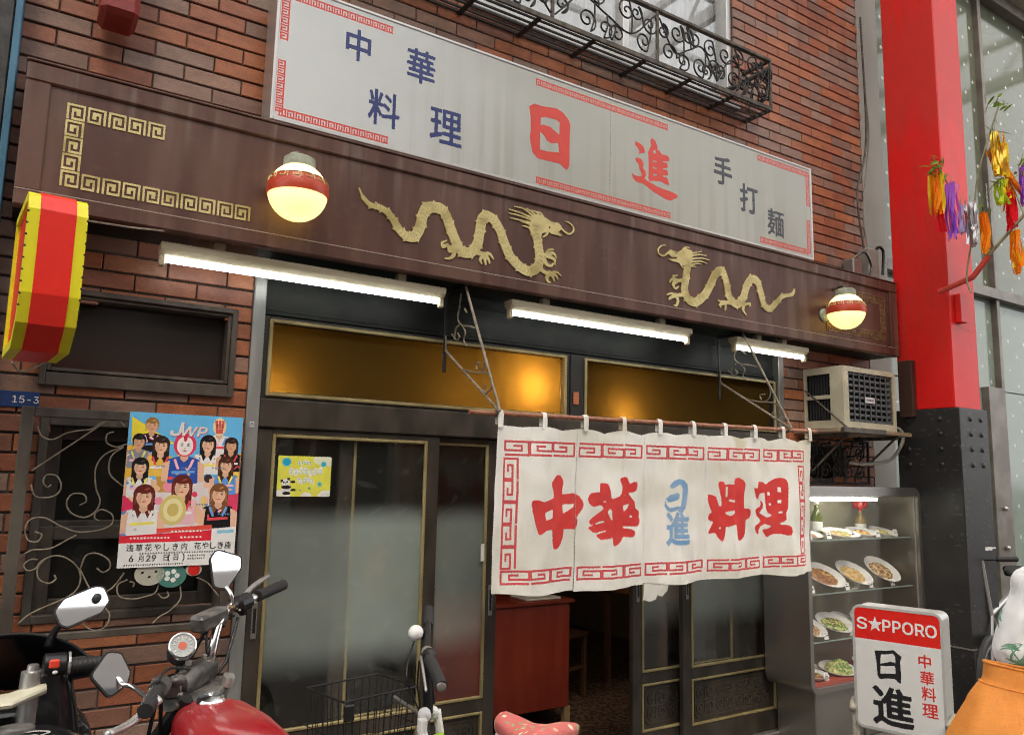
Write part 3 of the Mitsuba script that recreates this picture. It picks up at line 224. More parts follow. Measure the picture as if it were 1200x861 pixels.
PF=[[0.192,0.085,0.046,"tan","blk","s"],[0.786,0.071,0.054,"mask2","wht","s"],[0.095,0.194,0.045,"blk","gry","s"],[0.282,0.215,0.053,"dk","yel","l"],[0.692,0.196,0.053,"blk","wht","l"],[0.905,0.198,0.047,"dk","blk","l"],[0.488,0.21,0.066,"mask","blu","m"],[0.122,0.358,0.051,"blk","wht","l"],[0.869,0.336,0.052,"brn","blu2","l"],[0.175,0.549,0.065,"red","wht","l"],[0.823,0.533,0.061,"ltb","blk","l"],[0.49,0.485,0.065,"red","pnk","l"]]
# ------------------------------------------------------------------ street, pavement
def pave(p, n, uv):
    c = mikit.mix((0.075, 0.07, 0.065), (0.125, 0.115, 0.105), mikit.fbm(p.x*5, p.y*5, 2, 3))
    return c*(0.85+0.3*mikit.noise(p.x*160, p.y*160, 1))
mat('m_pave', mikit.proc(pave), 0.7)
mat('m_asphalt', grain((0.045, 0.045, 0.046), (0.07, 0.068, 0.066), 9, 9, 9), 0.85)
g = trimesh.Trimesh([[-250, -250, -.12], [250, -250, -.12], [250, 250, -.12], [-250, 250, -.12]], [[0, 1, 2], [0, 2, 3]], process=False)
obj('street_ground', g, 'm_asphalt', kind='structure')
obj('pavement', bx(-14, 16, -6.2, .0, -.13, -.012, .01), 'm_pave', kind='structure')
slabs = []
for i in range(50):
    for j in range(10):
        x0, y0 = -14+i*.6, -6.18+j*.6
        slabs.append(bx(x0+.003, x0+.597, y0+.003, y0+.597, -.03, 0.0+rnd.uniform(-.0015, .0015), .004))
obj('paving_slabs', slabs, 'm_pave', kind='stuff', label='worn grey square paving slabs of the shopping street', cat='paving')

# ------------------------------------------------------------------ the restaurant building
XL, XR = -.42, 5.36
VENT = (.098, .778, 1.858, 2.216); WIN = (.11, .80, .985, 1.735); DOOR = (.850, 4.345, -.2, 2.49); UPW = (1.9, 3.93, 4.06, 5.9); PIER = (4.50, 5.02, 1.56, 1.83)
hall = thing('restaurant', 'red brick noodle restaurant front with brown fascia, glass doors and balcony above', 'restaurant building')
wp = sbox(XL, -.1, XR, 6.6)
for q in (VENT, WIN, DOOR, UPW, PIER): wp = wp.difference(sbox(q[0], q[2], q[1], q[3]))
wall = obj('wall', extr(wp, .22, .212), 'm_mortar', hall)
obj('side_wall', [bx(XL, XL+.02, .23, 6.0, 0, 6.6), bx(XR-.02, XR, .23, 6.0, 0, 6.6), bx(XL, XR, .23, 6.0, 6.6, 6.7)], 'm_mortar', hall)
# bricks
def brick_mesh(w, h, d=.020, c=.0025):
    P = [[sx*w/2, d, sz*h/2] for sx in (-1, 1) for sz in (-1, 1)] + [[sx*w/2, c, sz*h/2] for sx in (-1, 1) for sz in (-1, 1)] + [[sx*(w/2-c), 0, sz*(h/2-c)] for sx in (-1, 1) for sz in (-1, 1)]
    return trimesh.convex.convex_hull(np.array(P))
W0, H0 = BW-.006, BH-.0095
full = mikit.ply(brick_mesh(W0, H0), 'm_brick', smooth=False)
opens = unary_union([sbox(q[0], q[2], q[1], q[3]) for q in (VENT, WIN, DOOR, UPW, PIER)])
bricks = []
for r in range(-27, 58):
    z0 = BZ0+r*BH
    if z0 < -.05 or z0 > 5.9: continue
    for cidx in range(-3, 26):
        x0 = BX0+(r % 2)*BW*.5+cidx*BW
        a, b, e, f = max(x0+.003, XL), min(x0+BW-.003, XR), z0+.00475, z0+BH-.00475
        if b-a < .02: continue
        if f < 2.98 and e > 2.47 and a > .05: continue          # behind the fascia box
        if e > 3.05 and f < 3.60 and a > .95 and b < 4.25: continue   # behind the sign box
        if z0 > 2.47 and z0 < 2.9 and x0 > -.1: pass
        bricks.append((a, b, e, f))
out = []
for a, b, e, f in bricks:
    q = sbox(a, e, b, f).difference(opens)
    for p in polys(q):
        m = p.bounds
        if m[2]-m[0] > .012 and m[3]-m[1] > .012: out.append((m[0], m[2], m[1], m[3]))
def vis(b):
    c = np.array([(b[0]+b[1])/2, 0, (b[2]+b[3])/2]); d = c-CAM; z = d@_f
    u, v = d@_r/z*FOCAL, d@_u/z*FOCAL
    inside = abs(u) < 615 and abs(v) < 450 and z > 0
    if inside and b[3] < 1.0 and b[0] > .95: inside = False
    return (0 if inside else 1, float(np.linalg.norm(d)))
out.sort(key=vis)
for k, (a, b, e, f) in enumerate(out[:300]):
    at = ((a+b)/2, rnd.uniform(-.0012, .0012), (e+f)/2)
    key = numbered(wall+'__brick'); _used.add(key)
    if abs(b-a-W0) < 1e-3 and abs(f-e-H0) < 1e-3:
        scene[key] = {**full, 'to_world': T().translate(list(at))}
    else:
        scene[key] = {**mikit.ply(brick_mesh(b-a, f-e), 'm_brick'), 'to_world': T().translate(list(at))}
rest = []
for a, b, e, f in out[300:]:
    m = brick_mesh(b-a, f-e); m.apply_translation(((a+b)/2, rnd.uniform(-.0012, .0012), (e+f)/2)); rest.append(m)
obj('bricks', rest, 'm_brick', wall, kind='stuff')

# dark vent window, upper left of the entrance
mat('m_darkglass', (0.022, 0.020, 0.016), 0.12, spec=0.4)
mat('m_brownframe', grain((0.055, 0.045, 0.036), (0.095, 0.080, 0.064), 15, 15, 6), 0.45)
def frame(x0, x1, z0, z1, w, y0, y1, wb=None):
    wb = wb or w
    return [bx(x0, x0+w, y0, y1, z0, z1, .003), bx(x1-w, x1, y0, y1, z0, z1, .003), bx(x0+w, x1-w, y0+.0005, y1-.0005, z1-w, z1, .003), bx(x0+w, x1-w, y0+.0005, y1-.0005, z0, z0+wb, .003)]
w = hall+'__vent_window'
obj('vent_window', bx(VENT[0], VENT[1], .06, .075, VENT[2], VENT[3]), 'm_darkglass', hall)
obj('frame', frame(VENT[0]-.01, VENT[1]+.012, VENT[2]-.006, VENT[3]+.012, .022, -.022, .06, .05)+frame(VENT[0]+.012, VENT[1]-.010, VENT[2]+.05, VENT[3]-.010, .014, -.008, .06), 'm_brownframe', w)
w = obj('side_window', bx(WIN[0], WIN[1], .085, .095, WIN[2], WIN[3]), 'm_darkglass', hall)
obj('frame', frame(WIN[0], WIN[1], WIN[2], WIN[3], .03, -.01, .10), 'm_brownframe', w)
obj('sash', frame(WIN[0]+.03, WIN[1]-.03, WIN[2]+.03, 1.33, .05, .035, .06), 'm_brownframe', w)
obj('sash', frame(WIN[0]+.03, WIN[1]-.03, 1.30, WIN[3]-.03, .05, .062, .083), 'm_brownframe', w)
w = obj('pier_window', bx(PIER[0], PIER[1], .09, .1, PIER[2], PIER[3]), 'm_darkglass', hall)
obj('frame', frame(PIER[0], PIER[1], PIER[2], PIER[3], .025, .0, .10), 'm_brownframe', w)

# upper window with pale curtains behind glass
def curtain(p, n, uv): return mikit.mix((0.27, 0.29, 0.30), (0.42, 0.44, 0.45), mikit.fbm(p.x*12, 1, p.z*.6, 3))
mat('m_curtain', mikit.proc(curtain), 0.8)
w = obj('upper_window', bx(UPW[0]+.04, UPW[1]-.04, .07, .075, UPW[2]+.04, UPW[3]-.04), 'm_glass', hall)
obj('frame', frame(UPW[0], UPW[1], UPW[2], UPW[3], .045, .02, .12)+[bx(2.97, 3.02, .03, .11, UPW[2]+.045, UPW[3]-.045, .004)], 'm_alu', w)
cv, cf = [], []
nx = 240
for i in range(nx+1):
    x = UPW[0]+.01+(UPW[1]-UPW[0]-.02)*i/nx
    y = .17+.02*math.sin(x*52)+.008*math.sin(x*121+1)
    cv += [[x, y, UPW[2]+.01], [x, y, UPW[3]]]
for i in range(nx): cf += [[2*i, 2*i+2, 2*i+3], [2*i, 2*i+3, 2*i+1]]
scene['m_curtain2'] = {'type': 'twosided', 'bsdf': {'type': 'ref', 'id': 'm_curtain'}}
obj('curtain', trimesh.Trimesh(cv, cf, process=False), 'm_curtain2', w, smooth=True)
obj('window_sill', bx(UPW[0]-.03, UPW[1]+.02, -.035, .02, UPW[2]-.045, UPW[2]-.003, .006), 'm_alu', hall)

# ------------------------------------------------------------------ entrance: post, header, transom, sliding doors
obj('steel_post', [bx(.852, .905, -.014, .10, 0, 2.485, .004)], 'm_post', hall)
st = obj('post_sticker', bx(.868, .886, -.0165, -.0145, 1.735, 1.757, .0), 'm_white', hall)
obj('print', extr(Point(.877, 1.746).buffer(.007).difference(Point(.877, 1.746).buffer(.004)), -.0166, .0008), 'm_signblue', st)
obj('steel_post', [bx(4.292, 4.343, -.014, .10, 0, 2.485, .004)], 'm_alu_dark', hall)
hp = obj('header_panel', bx(.907, 4.290, .036, .06, 2.226, 2.485), 'm_header', hall)
obj('moulding', [bx(.907, 4.290, .022, .0355, 2.2305, 2.252, .004), bx(.907, 4.29, .026, .0355, 2.40, 2.415, .003)], 'm_header', hp)
obj('lintel', bx(.907, 4.290, -.004, .11, 1.737, 1.862, .006), 'm_bronze', hall)
mat('m_amber', grain((0.62, 0.36, 0.08), (0.72, 0.45, 0.12), 90, 90, 90), 0.35)
scene['m_amber'] = {'type': 'bumpmap', 'arbitrary': mikit.proc(lambda p, n, uv: mikit.noise(p.x*130, 0, p.z*210)*0.0012, 2e-3), 'scale': 1.0,
                    'bsdf': {'type': 'principledthin', 'base_color': rgb((0.31, 0.185, 0.045)), 'roughness': 0.25, 'diff_trans': 1.75, 'spec_trans': 0.0, 'eta': 1.5}}
def sheet(x0, x1, y, z0, z1):
    return trimesh.Trimesh([[x0, y, z0], [x1, y, z0], [x1, y, z1], [x0, y, z1]], [[0, 1, 2], [0, 2, 3]], process=False)
for k, (a, b) in enumerate(((.925, 2.556), (2.668, 4.285))):
    t_ = obj('transom_window', sheet(a+.02, b-.02, .045, 1.885, 2.200), 'm_amber', hall)
    obj('frame', frame(a-.018, b+.018 if k == 0 else b+.004, 1.8625, 2.2255, .030, .012, .10), 'm_bronze_dark', t_)
    obj('bead', frame(a+.006, b-.006, 1.873, 2.212, .016, .002, .0415), 'm_bead', t_)
obj('mullion', bx(2.577, 2.648, .004, .11, 1.8625, 2.225, .004), 'm_bronze_dark', hall)
obj('notice_plate', bx(2.590, 2.628, -.004, .0035, 1.945, 2.015, .003), mat('m_orangeplate', (0.42, 0.13, 0.05), 0.5), hall, label='small orange plate on the mullion between the amber windows')

def frost(p, n, uv):
    wob = 0.02*(mikit.noise(p.x*5, 0, 3)-0.5)
    z = p.z+wob
    up = 1-mikit.smoothstep(1.29, 1.43, z); lo = mikit.smoothstep(0.66, 0.84, z)
    smear = 0.85+0.25*(mikit.fbm(p.x*5, 1, p.z*4, 3)-0.5)
    scr = mikit.smoothstep(0.78, 0.9, mikit.noise(p.x*22+mikit.noise(p.z*9, 0, 1)*4, 2, p.z*16))*0.10
    return dr.clip(0.012+up*lo*(0.42*smear)+scr*0.25, 0, 1)
scene['m_frosted'] = {'type': 'blendbsdf', 'weight': mikit.proc(frost), 'bsdf_0': {'type': 'thindielectric', 'int_ior': 1.5},
                      'bsdf_1': {'type': 'principledthin', 'base_color': rgb((0.70, 0.82, 0.77)), 'roughness': 0.25, 'diff_trans': 0.7, 'spec_trans': 0.0, 'eta': 1.5}}
def scroll(cx, cz, r0, turns, a0, s=1, n=26, k=.12):
    th = np.linspace(0, turns*2*np.pi, n); r = r0*(k+(1-k)*th/th[-1])
    return np.column_stack([cx+r*np.cos(a0+s*th), cz+r*np.sin(a0+s*th)])
def carving(x0, x1, z0, z1):
    g = []
    m = .022; cx, cz = (x0+x1)/2, (z0+z1)/2; W_, H_ = x1-x0-2*m, z1-z0-2*m
    o = 0.025
    pl = np.array([(x0+m+o, z0+m), (x1-m-o, z0+m), (x1-m, z0+m+o), (x1-m, z1-m-o), (x1-m-o, z1-m), (x0+m+o, z1-m), (x0+m, z1-m-o), (x0+m, z0+m+o), (x0+m+o, z0+m)])
    g.append(LineString(pl).buffer(.0045))
    n = max(1, int(W_/.15))
    for i in range(n):
        c = x0+m+W_*(i+.5)/n; rr = min(W_/n, H_)*.235
        for sx in (-1, 1):
            for sz in (-1, 1):
                g.append(LineString(scroll(c+sx*rr*.95, cz+sz*rr*.95, rr*.85, 1.3, (0.3 if sx > 0 else math.pi-.3), sx*sz)).buffer(.0042, quad_segs=2))
        g.append(Point(c, cz).buffer(.011)); g.append(LineString([(c, cz-H_*.36), (c, cz+H_*.36)]).buffer(.0035))
        g.append(LineString([(c-rr*1.7, cz), (c+rr*1.7, cz)]).buffer(.0035))
    return unary_union(g)
def sliding_door(x0, x1, y, label, hx=None, lock=None):
    d = numbered(hall+'__sliding_door')
    sw = .068
    fr = [bx(x0, x0+sw, y, y+.034, .03, 1.735, .004), bx(x1-sw, x1, y, y+.034, .03, 1.735, .004), bx(x0+sw, x1-sw, y+.001, y+.033, 1.710, 1.735, .002),
          bx(x0+sw, x1-sw, y+.001, y+.033, .408, .470, .004), bx(x0+sw, x1-sw, y+.001, y+.033, .03, .150, .004)]
    obj('sliding_door', fr, 'm_bronze', hall, label=label); _used.add(d)
    obj('glass', sheet(x0+sw-.004, x1-sw+.004, y+.017, .466, 1.712), 'm_frosted', d)
    obj('bead', frame(x0+sw-.001, x1-sw+.001, .4695, 1.7105, .014, y-.006, y+.012), 'm_bead', d)
    p = obj('lower_panel', bx(x0+sw, x1-sw, y+.016, y+.022, .150, .408), 'm_bronze', d)
    obj('bead', frame(x0+sw-.001, x1-sw+.001, .1495, .4085, .013, y-.005, y+.0155), 'm_bead', p)
    obj('carving', extr(carving(x0+sw+.014, x1-sw-.014, .163, .395), y+.016, .005), 'm_bronze', p, smooth=20)
    if hx:
        obj('handle', [bx(hx-.012, hx+.012, y-.005, y+.0, .86, 1.01, .003)], 'm_alu_dark', d)
        obj('finger_pull', [bx(hx-.006, hx+.006, y-.0065, y-.004, .885, .985)], 'm_black', d)
    return d
dA = sliding_door(.909, 1.788, .012, 'leftmost sliding glass door with yellow panda sticker', .945)
dB = sliding_door(1.300, 2.162, .060, None, 2.125)
dC = sliding_door(3.074, 3.950, .060, None, 3.110)
dD = sliding_door(3.415, 4.290, .012, None, 3.45)
obj('threshold', bx(.907, 4.29, -.03, .13, -.012, .028, .006), 'm_alu_dark', hall)
# small white sign card on second door, lower price card
mat('m_card', (0.74, 0.74, 0.72), 0.4)
c_ = obj('door_card', bx(2.062, 2.092, .056, .0585, 1.128, 1.212, 0), 'm_card', dB)

# ------------------------------------------------------------------ inside
def inner_floor(p, n, uv):
    return mikit.mix((0.045, 0.028, 0.020), (0.10, 0.06, 0.042), mikit.smoothstep(0.4, 0.6, mikit.noise(p.x*60, p.y*60, 0)))
mat('m_innerfloor', mikit.proc(inner_floor), 0.5)
mat('m_innerwall', (0.20, 0.16, 0.12), 0.8)
mat('m_innerwood', (0.10, 0.05, 0.028), 0.5)
obj('restaurant_floor', bx(-.3, 5.3, .135, 5.6, -.1, .004), 'm_innerfloor', kind='structure')
obj('interior_wall', [bx(-.3, 5.3, 5.6, 5.65, 0, 2.7), bx(-.32, -.3, .23, 5.6, 0, 2.7), bx(5.3, 5.32, .23, 5.6, 0, 2.7)], 'm_innerwall', hall)
obj('ceiling', bx(-.3, 5.3, .225, 5.6, 2.7, 2.75), 'm_innerwood', hall)
obj('wainscot', bx(-.3, 5.3, 5.57, 5.598, 0, 1.0), 'm_innerwood', hall)
def redwood(p, n, uv): return mikit.mix((0.16, 0.022, 0.014), (0.24, 0.040, 0.022), mikit.fbm(p.x*22, 2, p.z*2.2, 3))
mat('m_redwood', mikit.proc(redwood), 0.28)
mat('m_rawwood', (0.33, 0.22, 0.12), 0.6)
cb = thing('wooden_cabinet', 'dark red wooden counter standing just inside the open doorway', 'counter')
obj('front_panel', bx(2.20, 3.17, .78, .80, .115, .752, .004), 'm_redwood', cb)
obj('side_panel', bx(3.168, 3.19, .802, 1.35, .115, .752, .003), 'm_redwood', cb)
obj('top', bx(2.18, 3.205, .765, 1.37, .752, .775, .005), 'm_redwood', cb)
for (a, b) in ((3.145, .783), (3.145, 1.31), (2.21, .783), (2.21, 1.31)): obj('leg', bx(a, a+.045, b, b+.045, .004, .1145, .004), 'm_rawwood', cb)
obj('tray', bx(2.85, 3.12, .80, 1.0, .7765, .79, .004), 'm_white', None, label='pale tray lying on the red counter inside the doorway', cat='tray')
def chair(x, y, rz, label):
    c = thing('dining_chair', label, 'chair', 'dark chairs inside the restaurant')
    def pt(mm): return move(mm, (x, y, .004), rz)
    obj('seat', pt(bx(-.19, .19, -.19, .19, .42, .45, .008)), 'm_innerwood', c)
    for a in (-.165, .165):
        obj('leg', pt(bx(a-.017, a+.017, -.18, -.146, 0, .4195, .004)), 'm_innerwood', c)
        obj('leg', pt(bx(a-.017, a+.017, .15, .184, 0, .82, .004)), 'm_innerwood', c)
    obj('backrest', pt(bx(-.147, .147, .155, .175, .66, .80, .004)), 'm_innerwood', c)
    obj('stretcher', pt(bx(-.147, .147, -.17, -.15, .2, .225)), 'm_innerwood', c)
def table(x, y, label, m):
    c = thing('dining_table', label, 'table')
    obj('top', bx(x-.55, x+.55, y-.35, y+.35, .70, .73, .005), m, c)
    for a in (-.5, .5):
        for b in (-.3, .3): obj('leg', bx(x+a-.02, x+a+.02, y+b-.02, y+b+.02, .004, .6995), 'm_innerwood', c)
chair(3.45, 1.35, .3, 'dark wooden chair seen through the open doorway behind the counter')
chair(3.95, 2.3, 2.4, 'dark wooden chair at the table behind the right-hand doors')
mat('m_tabletop', (0.30, 0.13, 0.05), 0.3)
table(4.55, 1.15, 'brown dining table behind the right-hand glass door', 'm_tabletop')
table(1.75, 1.9, 'brown dining table behind the left-hand glass doors', 'm_tabletop')
chair(1.1, 1.9, 1.6, 'dark wooden chair behind the left-hand glass door')
# warm lamps that glow through the amber panes
mat('m_lampglass', (0.8, 0.75, 0.6), 0.4)
def pendant(x, y, z, r, power, label):
    c = thing('pendant_lamp', label, 'lamp')
    obj('bulb', ball((x, y, z), r, sub=2), 'm_lampglass', c, smooth=True, emitter={'type': 'area', 'radiance': rgb(np.array((1.0, .66, .24))*power*0.30)})
    obj('cord', cyl((x, y, z+r), (x, y, 2.70), .004, 6), 'm_black', c)
pendant(2.36, .18, 2.03, .035, 44, 'warm bulb glowing behind the left amber window, beside its right end')
pendant(1.92, .26, 1.95, .035, 8, 'warm bulb glowing behind the middle of the left amber window')
pendant(.97, .16, 1.91, .03, 13, 'warm bulb glowing low behind the left end of the left amber window')
pendant(3.0, .17, 1.91, .03, 20, 'warm bulb glowing low behind the right amber window')
# ------------------------------------------------------------------ brown fascia with gold dragons
fa = thing('fascia_board', 'long brown fascia board with gold dragons running over the shop entrance', 'fascia')
FXL, FXR, FZ0, FZ1, FY = -.05, 5.316, 2.452, 2.985, -.25
obj('panel', bx(FXL+.05, FXR-.07, -.238, -.14, FZ0+.05, FZ1-.05), 'm_fascia', fa)
obj('frame', [bx(FXL, FXL+.078, FY, -.012, FZ0+.061, FZ1-.07, .004), bx(FXR-.09, FXR, FY, -.012, FZ0+.061, FZ1-.07, .004),
              bx(FXL, FXR, FY-.001, -.0121, FZ1-.07, FZ1, .006), bx(FXL, FXR, FY-.001, -.2, FZ0, FZ0+.0605, .006)], 'm_fascia', fa)
obj('soffit', bx(FXL+.002, FXR-.002, -.199, .034, FZ0+.004, FZ0+.03), 'm_header', fa)
obj('trim_line', bx(FXL, FXR, FY-.0022, FY-.0008, FZ0+.058, FZ0+.0615), 'm_fascia_line' if mat('m_fascia_line', (0.33, 0.27, 0.23), .5) else '', fa)
obj('top_cover', bx(FXL-.004, FXR+.004, FY-.006, -.013, FZ1+.0005, FZ1+.009, .003), 'm_fascia_plain', fa)
YP = -.2375
def keysq(x, z, s=.060, flip=False):
    g = sbox(0, 0, s, s)
    t = s*.135; c = [(s*.20, -t), (s*.20, s*.80), (s*.82, s*.80), (s*.82, s*.22), (s*.46, s*.22), (s*.46, s*.54)]
    g = g.difference(LineString(c).buffer(t*.52, cap_style=2, join_style=2))
    if flip: g = affinity.scale(g, -1, 1, origin=(s/2, s/2))
    return affinity.translate(g, x, z)
pl = [(.084, 2.551+.0635*k) for k in range(5)] + [(.152+.068*k, 2.806) for k in range(4)] + [(.152+.068*k, 2.549) for k in range(9)]
for k, (x, z) in enumerate(pl): obj('key_ornament', extr(keysq(x, z, .060, k % 2 == 1), YP, .004), 'm_gold', fa)
for k, (x, z) in enumerate(pl): obj('key_ornament', extr(keysq(5.30-x-.06-.04, z, .060, k % 2 == 0), YP, .004), 'm_goldold', fa)
def dragon(sp, head, hair, claws, r0, tail=12):
    S = spline(np.array(sp)*.001, 5); n = len(S)
    w = r0*np.clip(np.linspace(0.10, 1.0, n)*3.0, .08, 1.0); w[: max(2, n//40)] *= .5
    gs = [brush(S, w)]
    t = np.gradient(S, axis=0); t /= np.linalg.norm(t, axis=1, keepdims=True)+1e-9
    for i in range(10, n-6, 3):
        for sgn in (-1, 1):
            if (i//3) % 2 == (sgn > 0): continue
            nn = np.array([-t[i][1], t[i][0]])*sgn; p = S[i]+nn*w[i]*.9
            gs.append(Polygon([p-t[i]*.009, p+t[i]*.009, p+nn*.012-t[i]*.006]))
    gs.append(smoothp(Polygon(np.array(head)*.001).buffer(0), .002))
    for c in hair:
        P = spline(np.array(c)*.001, 5); gs.append(brush(P, np.linspace(.0052, .0022, len(P))))
    for c in claws:
        P = spline(np.array(c)*.001, 4); gs.append(brush(P, np.linspace(.0125, .0035, len(P))))
    g = unary_union(gs).simplify(.0006)
    return g
for nm, lab in (('d1', 'gold cut-out dragon facing right'), ('d2', 'gold cut-out dragon facing left')):
    g = dragon(D[nm+'spine'], D[nm+'head'], D[nm+'hair'], D[nm+'claw'], .0255)
    hd = np.array(D[nm+'head'])*.001; c = hd.mean(0); sg = 1 if nm == 'd1' else -1
    eye = Point(c[0]+sg*.012, c[1]+.016).buffer(.006)
    g = g.difference(eye).difference(LineString([(c[0]+sg*.02, c[1]-.018), (c[0]+sg*.065, c[1]-.02)]).buffer(.0028))
    d_ = obj('dragon_ornament', extr(g, YP, .007), 'm_gold', fa, label=lab)
    S = spline(np.array(D[nm+'spine'])*.001, 5); t = np.gradient(S, axis=0); t /= np.linalg.norm(t, axis=1, keepdims=True)
    sc = []
    for i in range(12, len(S)-4, 2):
        nn = np.array([-t[i][1], t[i][0]])
        a = [S[i]+nn*.019*u+t[i]*.009*(1-u*u) for u in np.linspace(-1, 1, 5)]
        sc.append(tube([(q[0], YP-.0072, q[1]) for q in a], .0012, 4))
    obj('scales', sc, 'm_bead', d_, kind='stuff')

# ------------------------------------------------------------------ white sign box
sg = thing('sign_box', 'wide weathered white signboard with blue, red and grey characters above the fascia', 'signboard')
SX0, SX1, SZ0, SZ1, SYF, SYB = .813, 4.415, 3.012, 3.650, -.220, -.075
obj('body', bx(SX0+.003, SX1-.003, SYF+.006, SYB, SZ0+.003, SZ1-.003), 'm_alu', sg)
obj('face', bx(SX0+.012, 2.6585, SYF, SYF+.005, SZ0+.014, SZ1-.014), 'm_sign', sg)
obj('face', bx(2.6605, SX1-.012, SYF, SYF+.005, SZ0+.014, SZ1-.014), 'm_sign', sg)
obj('frame', frame(SX0, SX1, SZ0, SZ1, .0155, SYF-.005, SYB), 'm_alu', sg)
obj('seam', bx(2.6587, 2.6603, SYF+.001, SYF+.0045, SZ0+.016, SZ1-.016), 'm_blackmatte', sg)
obj('wall_bracket', [bx(x-.02, x+.02, SYB, -.0005, z, z+.05) for x in (1.2, 2.2, 3.2, 4.2) for z in (3.1, 3.5)], 'm_alu_dark', sg)
SF = SYF+.0004
def key_strip(a, b, w=.036):
    a, b = np.array(a)*.001, np.array(b)*.001; L = np.linalg.norm(b-a); n = max(1, int(round(L/w))); p = L/n
    base = unary_union([LineString([(.15*p, .12*w), (.15*p, .88*w), (.85*p, .88*w), (.85*p, .12*w), (.48*p, .12*w), (.48*p, .55*w)]).buffer(.0032, cap_style=3, join_style=2), sbox(0, 0, p, .004), sbox(0, w-.004, p, w)])
    g = unary_union([affinity.translate(base, i*p, -w/2) for i in range(n)])
    g = affinity.rotate(g, math.degrees(math.atan2(b[1]-a[1], b[0]-a[0])), origin=(0, 0))
    return affinity.translate(g, *a)
for k, (a, b) in enumerate(D['strips']):
    a, b = list(a), list(b)
    if abs(a[0]-b[0]) > abs(a[1]-b[1]): a[1] = b[1] = (a[1]+b[1])/2
    else: a[0] = b[0] = (a[0]+b[0])/2
    if k in (0,): a[1] = 3600
    if k == 3: a[0] = 880
    obj('key_border', extr(key_strip(a, b).intersection(sbox(SX0+.02, SZ0+.018, SX1-.02, SZ1-.018)), SF, .0012), 'm_signred', sg)
for c, ((x, z), h) in D['signchars'].items():
    blue = c in '中華料理'
    g = glyph(c, h*.001*(.93 if blue else 1), (x*.001, z*.001), .90, 5 if blue else 6, 7 if blue else 4)
    obj('character', extr(g, SF, .0014), 'm_signblue' if blue else 'm_signgrey', sg)
obj('character', extr(smoothp(rings(D['signri']), .003), SF, .0014), 'm_signred', sg)
obj('character', extr(unary_union([rings(D['signjin_dot']), rings(D['signjin_sweep']), rings(D['signjin_body'])]), SF, .0014), 'm_signred', sg)
obj('cable', tube(spline([(4.2, -.2, 3.655), (3.4, -.19, 3.66), (2.2, -.2, 3.657), (1.4, -.2, 3.66)], 6), .005, 6), 'm_black', sg)

# ------------------------------------------------------------------ globe lamps
mat('m_lampred', (0.50, 0.055, 0.02), 0.35)
mat('m_lampcap', grain((0.22, 0.25, 0.20), (0.32, 0.35, 0.28), 30, 30, 30), 0.6)
mat('m_opal', (0.8, 0.78, 0.68), 0.2)
def globe(x, y, z, r, label):
    c = thing('globe_lamp', label, 'lamp', None)
    obj('globe', ball((x, y, z), r, sub=4), 'm_opal', c, smooth=True, emitter={'type': 'area', 'radiance': rgb((.235, .165, .045))})
    pr = [(math.cos(a)*r*1.035, math.sin(a)*r*1.035) for a in np.linspace(-.16, .42, 8)]
    b = obj('band', lathe([(r*.98, pr[0][1])]+pr+[(r*.9, pr[-1][1])], 40, at=(x, y, z)), 'm_lampred', c, smooth=40)
    ks = []
    for k in range(14):
        th0 = k/14*2*np.pi
        def on(u, v): return (x+r*1.042*math.cos(v)*math.cos(th0+u), y+r*1.042*math.cos(v)*math.sin(th0+u), z+r*1.042*math.sin(v))
        q = [on(.02, .20), on(.02, .40), on(.2, .41), on(.38, .40), on(.38, .26), on(.2, .26), on(.2, .33)]
        for i in range(len(q)-1): ks.append(tube([q[i], q[i+1]], .0026, 4))
    obj('key_pattern', ks, 'm_gold', b)
    obj('cap', lathe([(.0001, r*1.25), (r*.40, r*1.25), (r*.53, r*1.18), (r*.55, r*.86), (r*.4, r*.84)], 28, at=(x, y, z)), 'm_lampcap', c, smooth=30)
    obj('bracket', tube(spline([(x, y, z+r*1.24), (x+.004, y+.012, z+r*1.42), (x+.016, y+.05, z+r*1.47), (x+.02, -.239, z+r*1.42)], 5), .010, 8), 'm_iron', c, smooth=True)
    obj('wall_rosette', lathe([(.0001, 0), (.042, 0), (.045, .008), (.035, .016), (.0001, .02)], 20, axis=(0, -1, 0), at=(x-.09 if x > 3 else x+.02, -.2385, z-.02 if x > 3 else z+r*1.42)), 'm_lampcap', c, smooth=30)
globe(.913, -.345, 2.674, .119, 'lit globe lamp with red band at the left of the brown fascia')
globe(4.563, -.345, 2.668, .119, 'lit globe lamp with red band at the right end of the fascia')

# ------------------------------------------------------------------ fluorescent lamps under the fascia
mat('m_lamphousing', grain((0.40, 0.34, 0.22), (0.52, 0.46, 0.32), 5, 5, 30), 0.45)
def tubelamp(x0, x1, label):
    c = thing('fluorescent_lamp', label, 'lamp')
    y = -.165
    hp = Polygon([(-.035, .046), (.035, .046), (.035, .020), (.012, 0), (-.012, 0), (-.035, .020)])
    m = ext2(hp, x1-x0); M = np.array([[0, 0, 1, x0], [1, 0, 0, y], [0, 1, 0, 2.374], [0, 0, 0, 1.0]]); m.apply_transform(M)
    obj('housing', m, 'm_lamphousing', c)
    obj('mount', [bx(x0+.2, x0+.24, y-.02, y+.02, 2.4205, 2.4555), bx(x1-.24, x1-.2, y-.02, y+.02, 2.4205, 2.4555)], 'm_lamphousing', c)
    for a, b in ((x0, x0+.02), (x1-.02, x1)): obj('lamp_holder', bx(a, b, y-.016, y+.016, 2.330, 2.3735, .004), 'm_lamphousing', c)
    obj('tube', cyl((x0+.0205, y, 2.3595), (x1-.0205, y, 2.3595), .0135, 16), 'm_white', c, smooth=40, emitter={'type': 'area', 'radiance': rgb(np.array((.97, 1, .97))*1.25)})
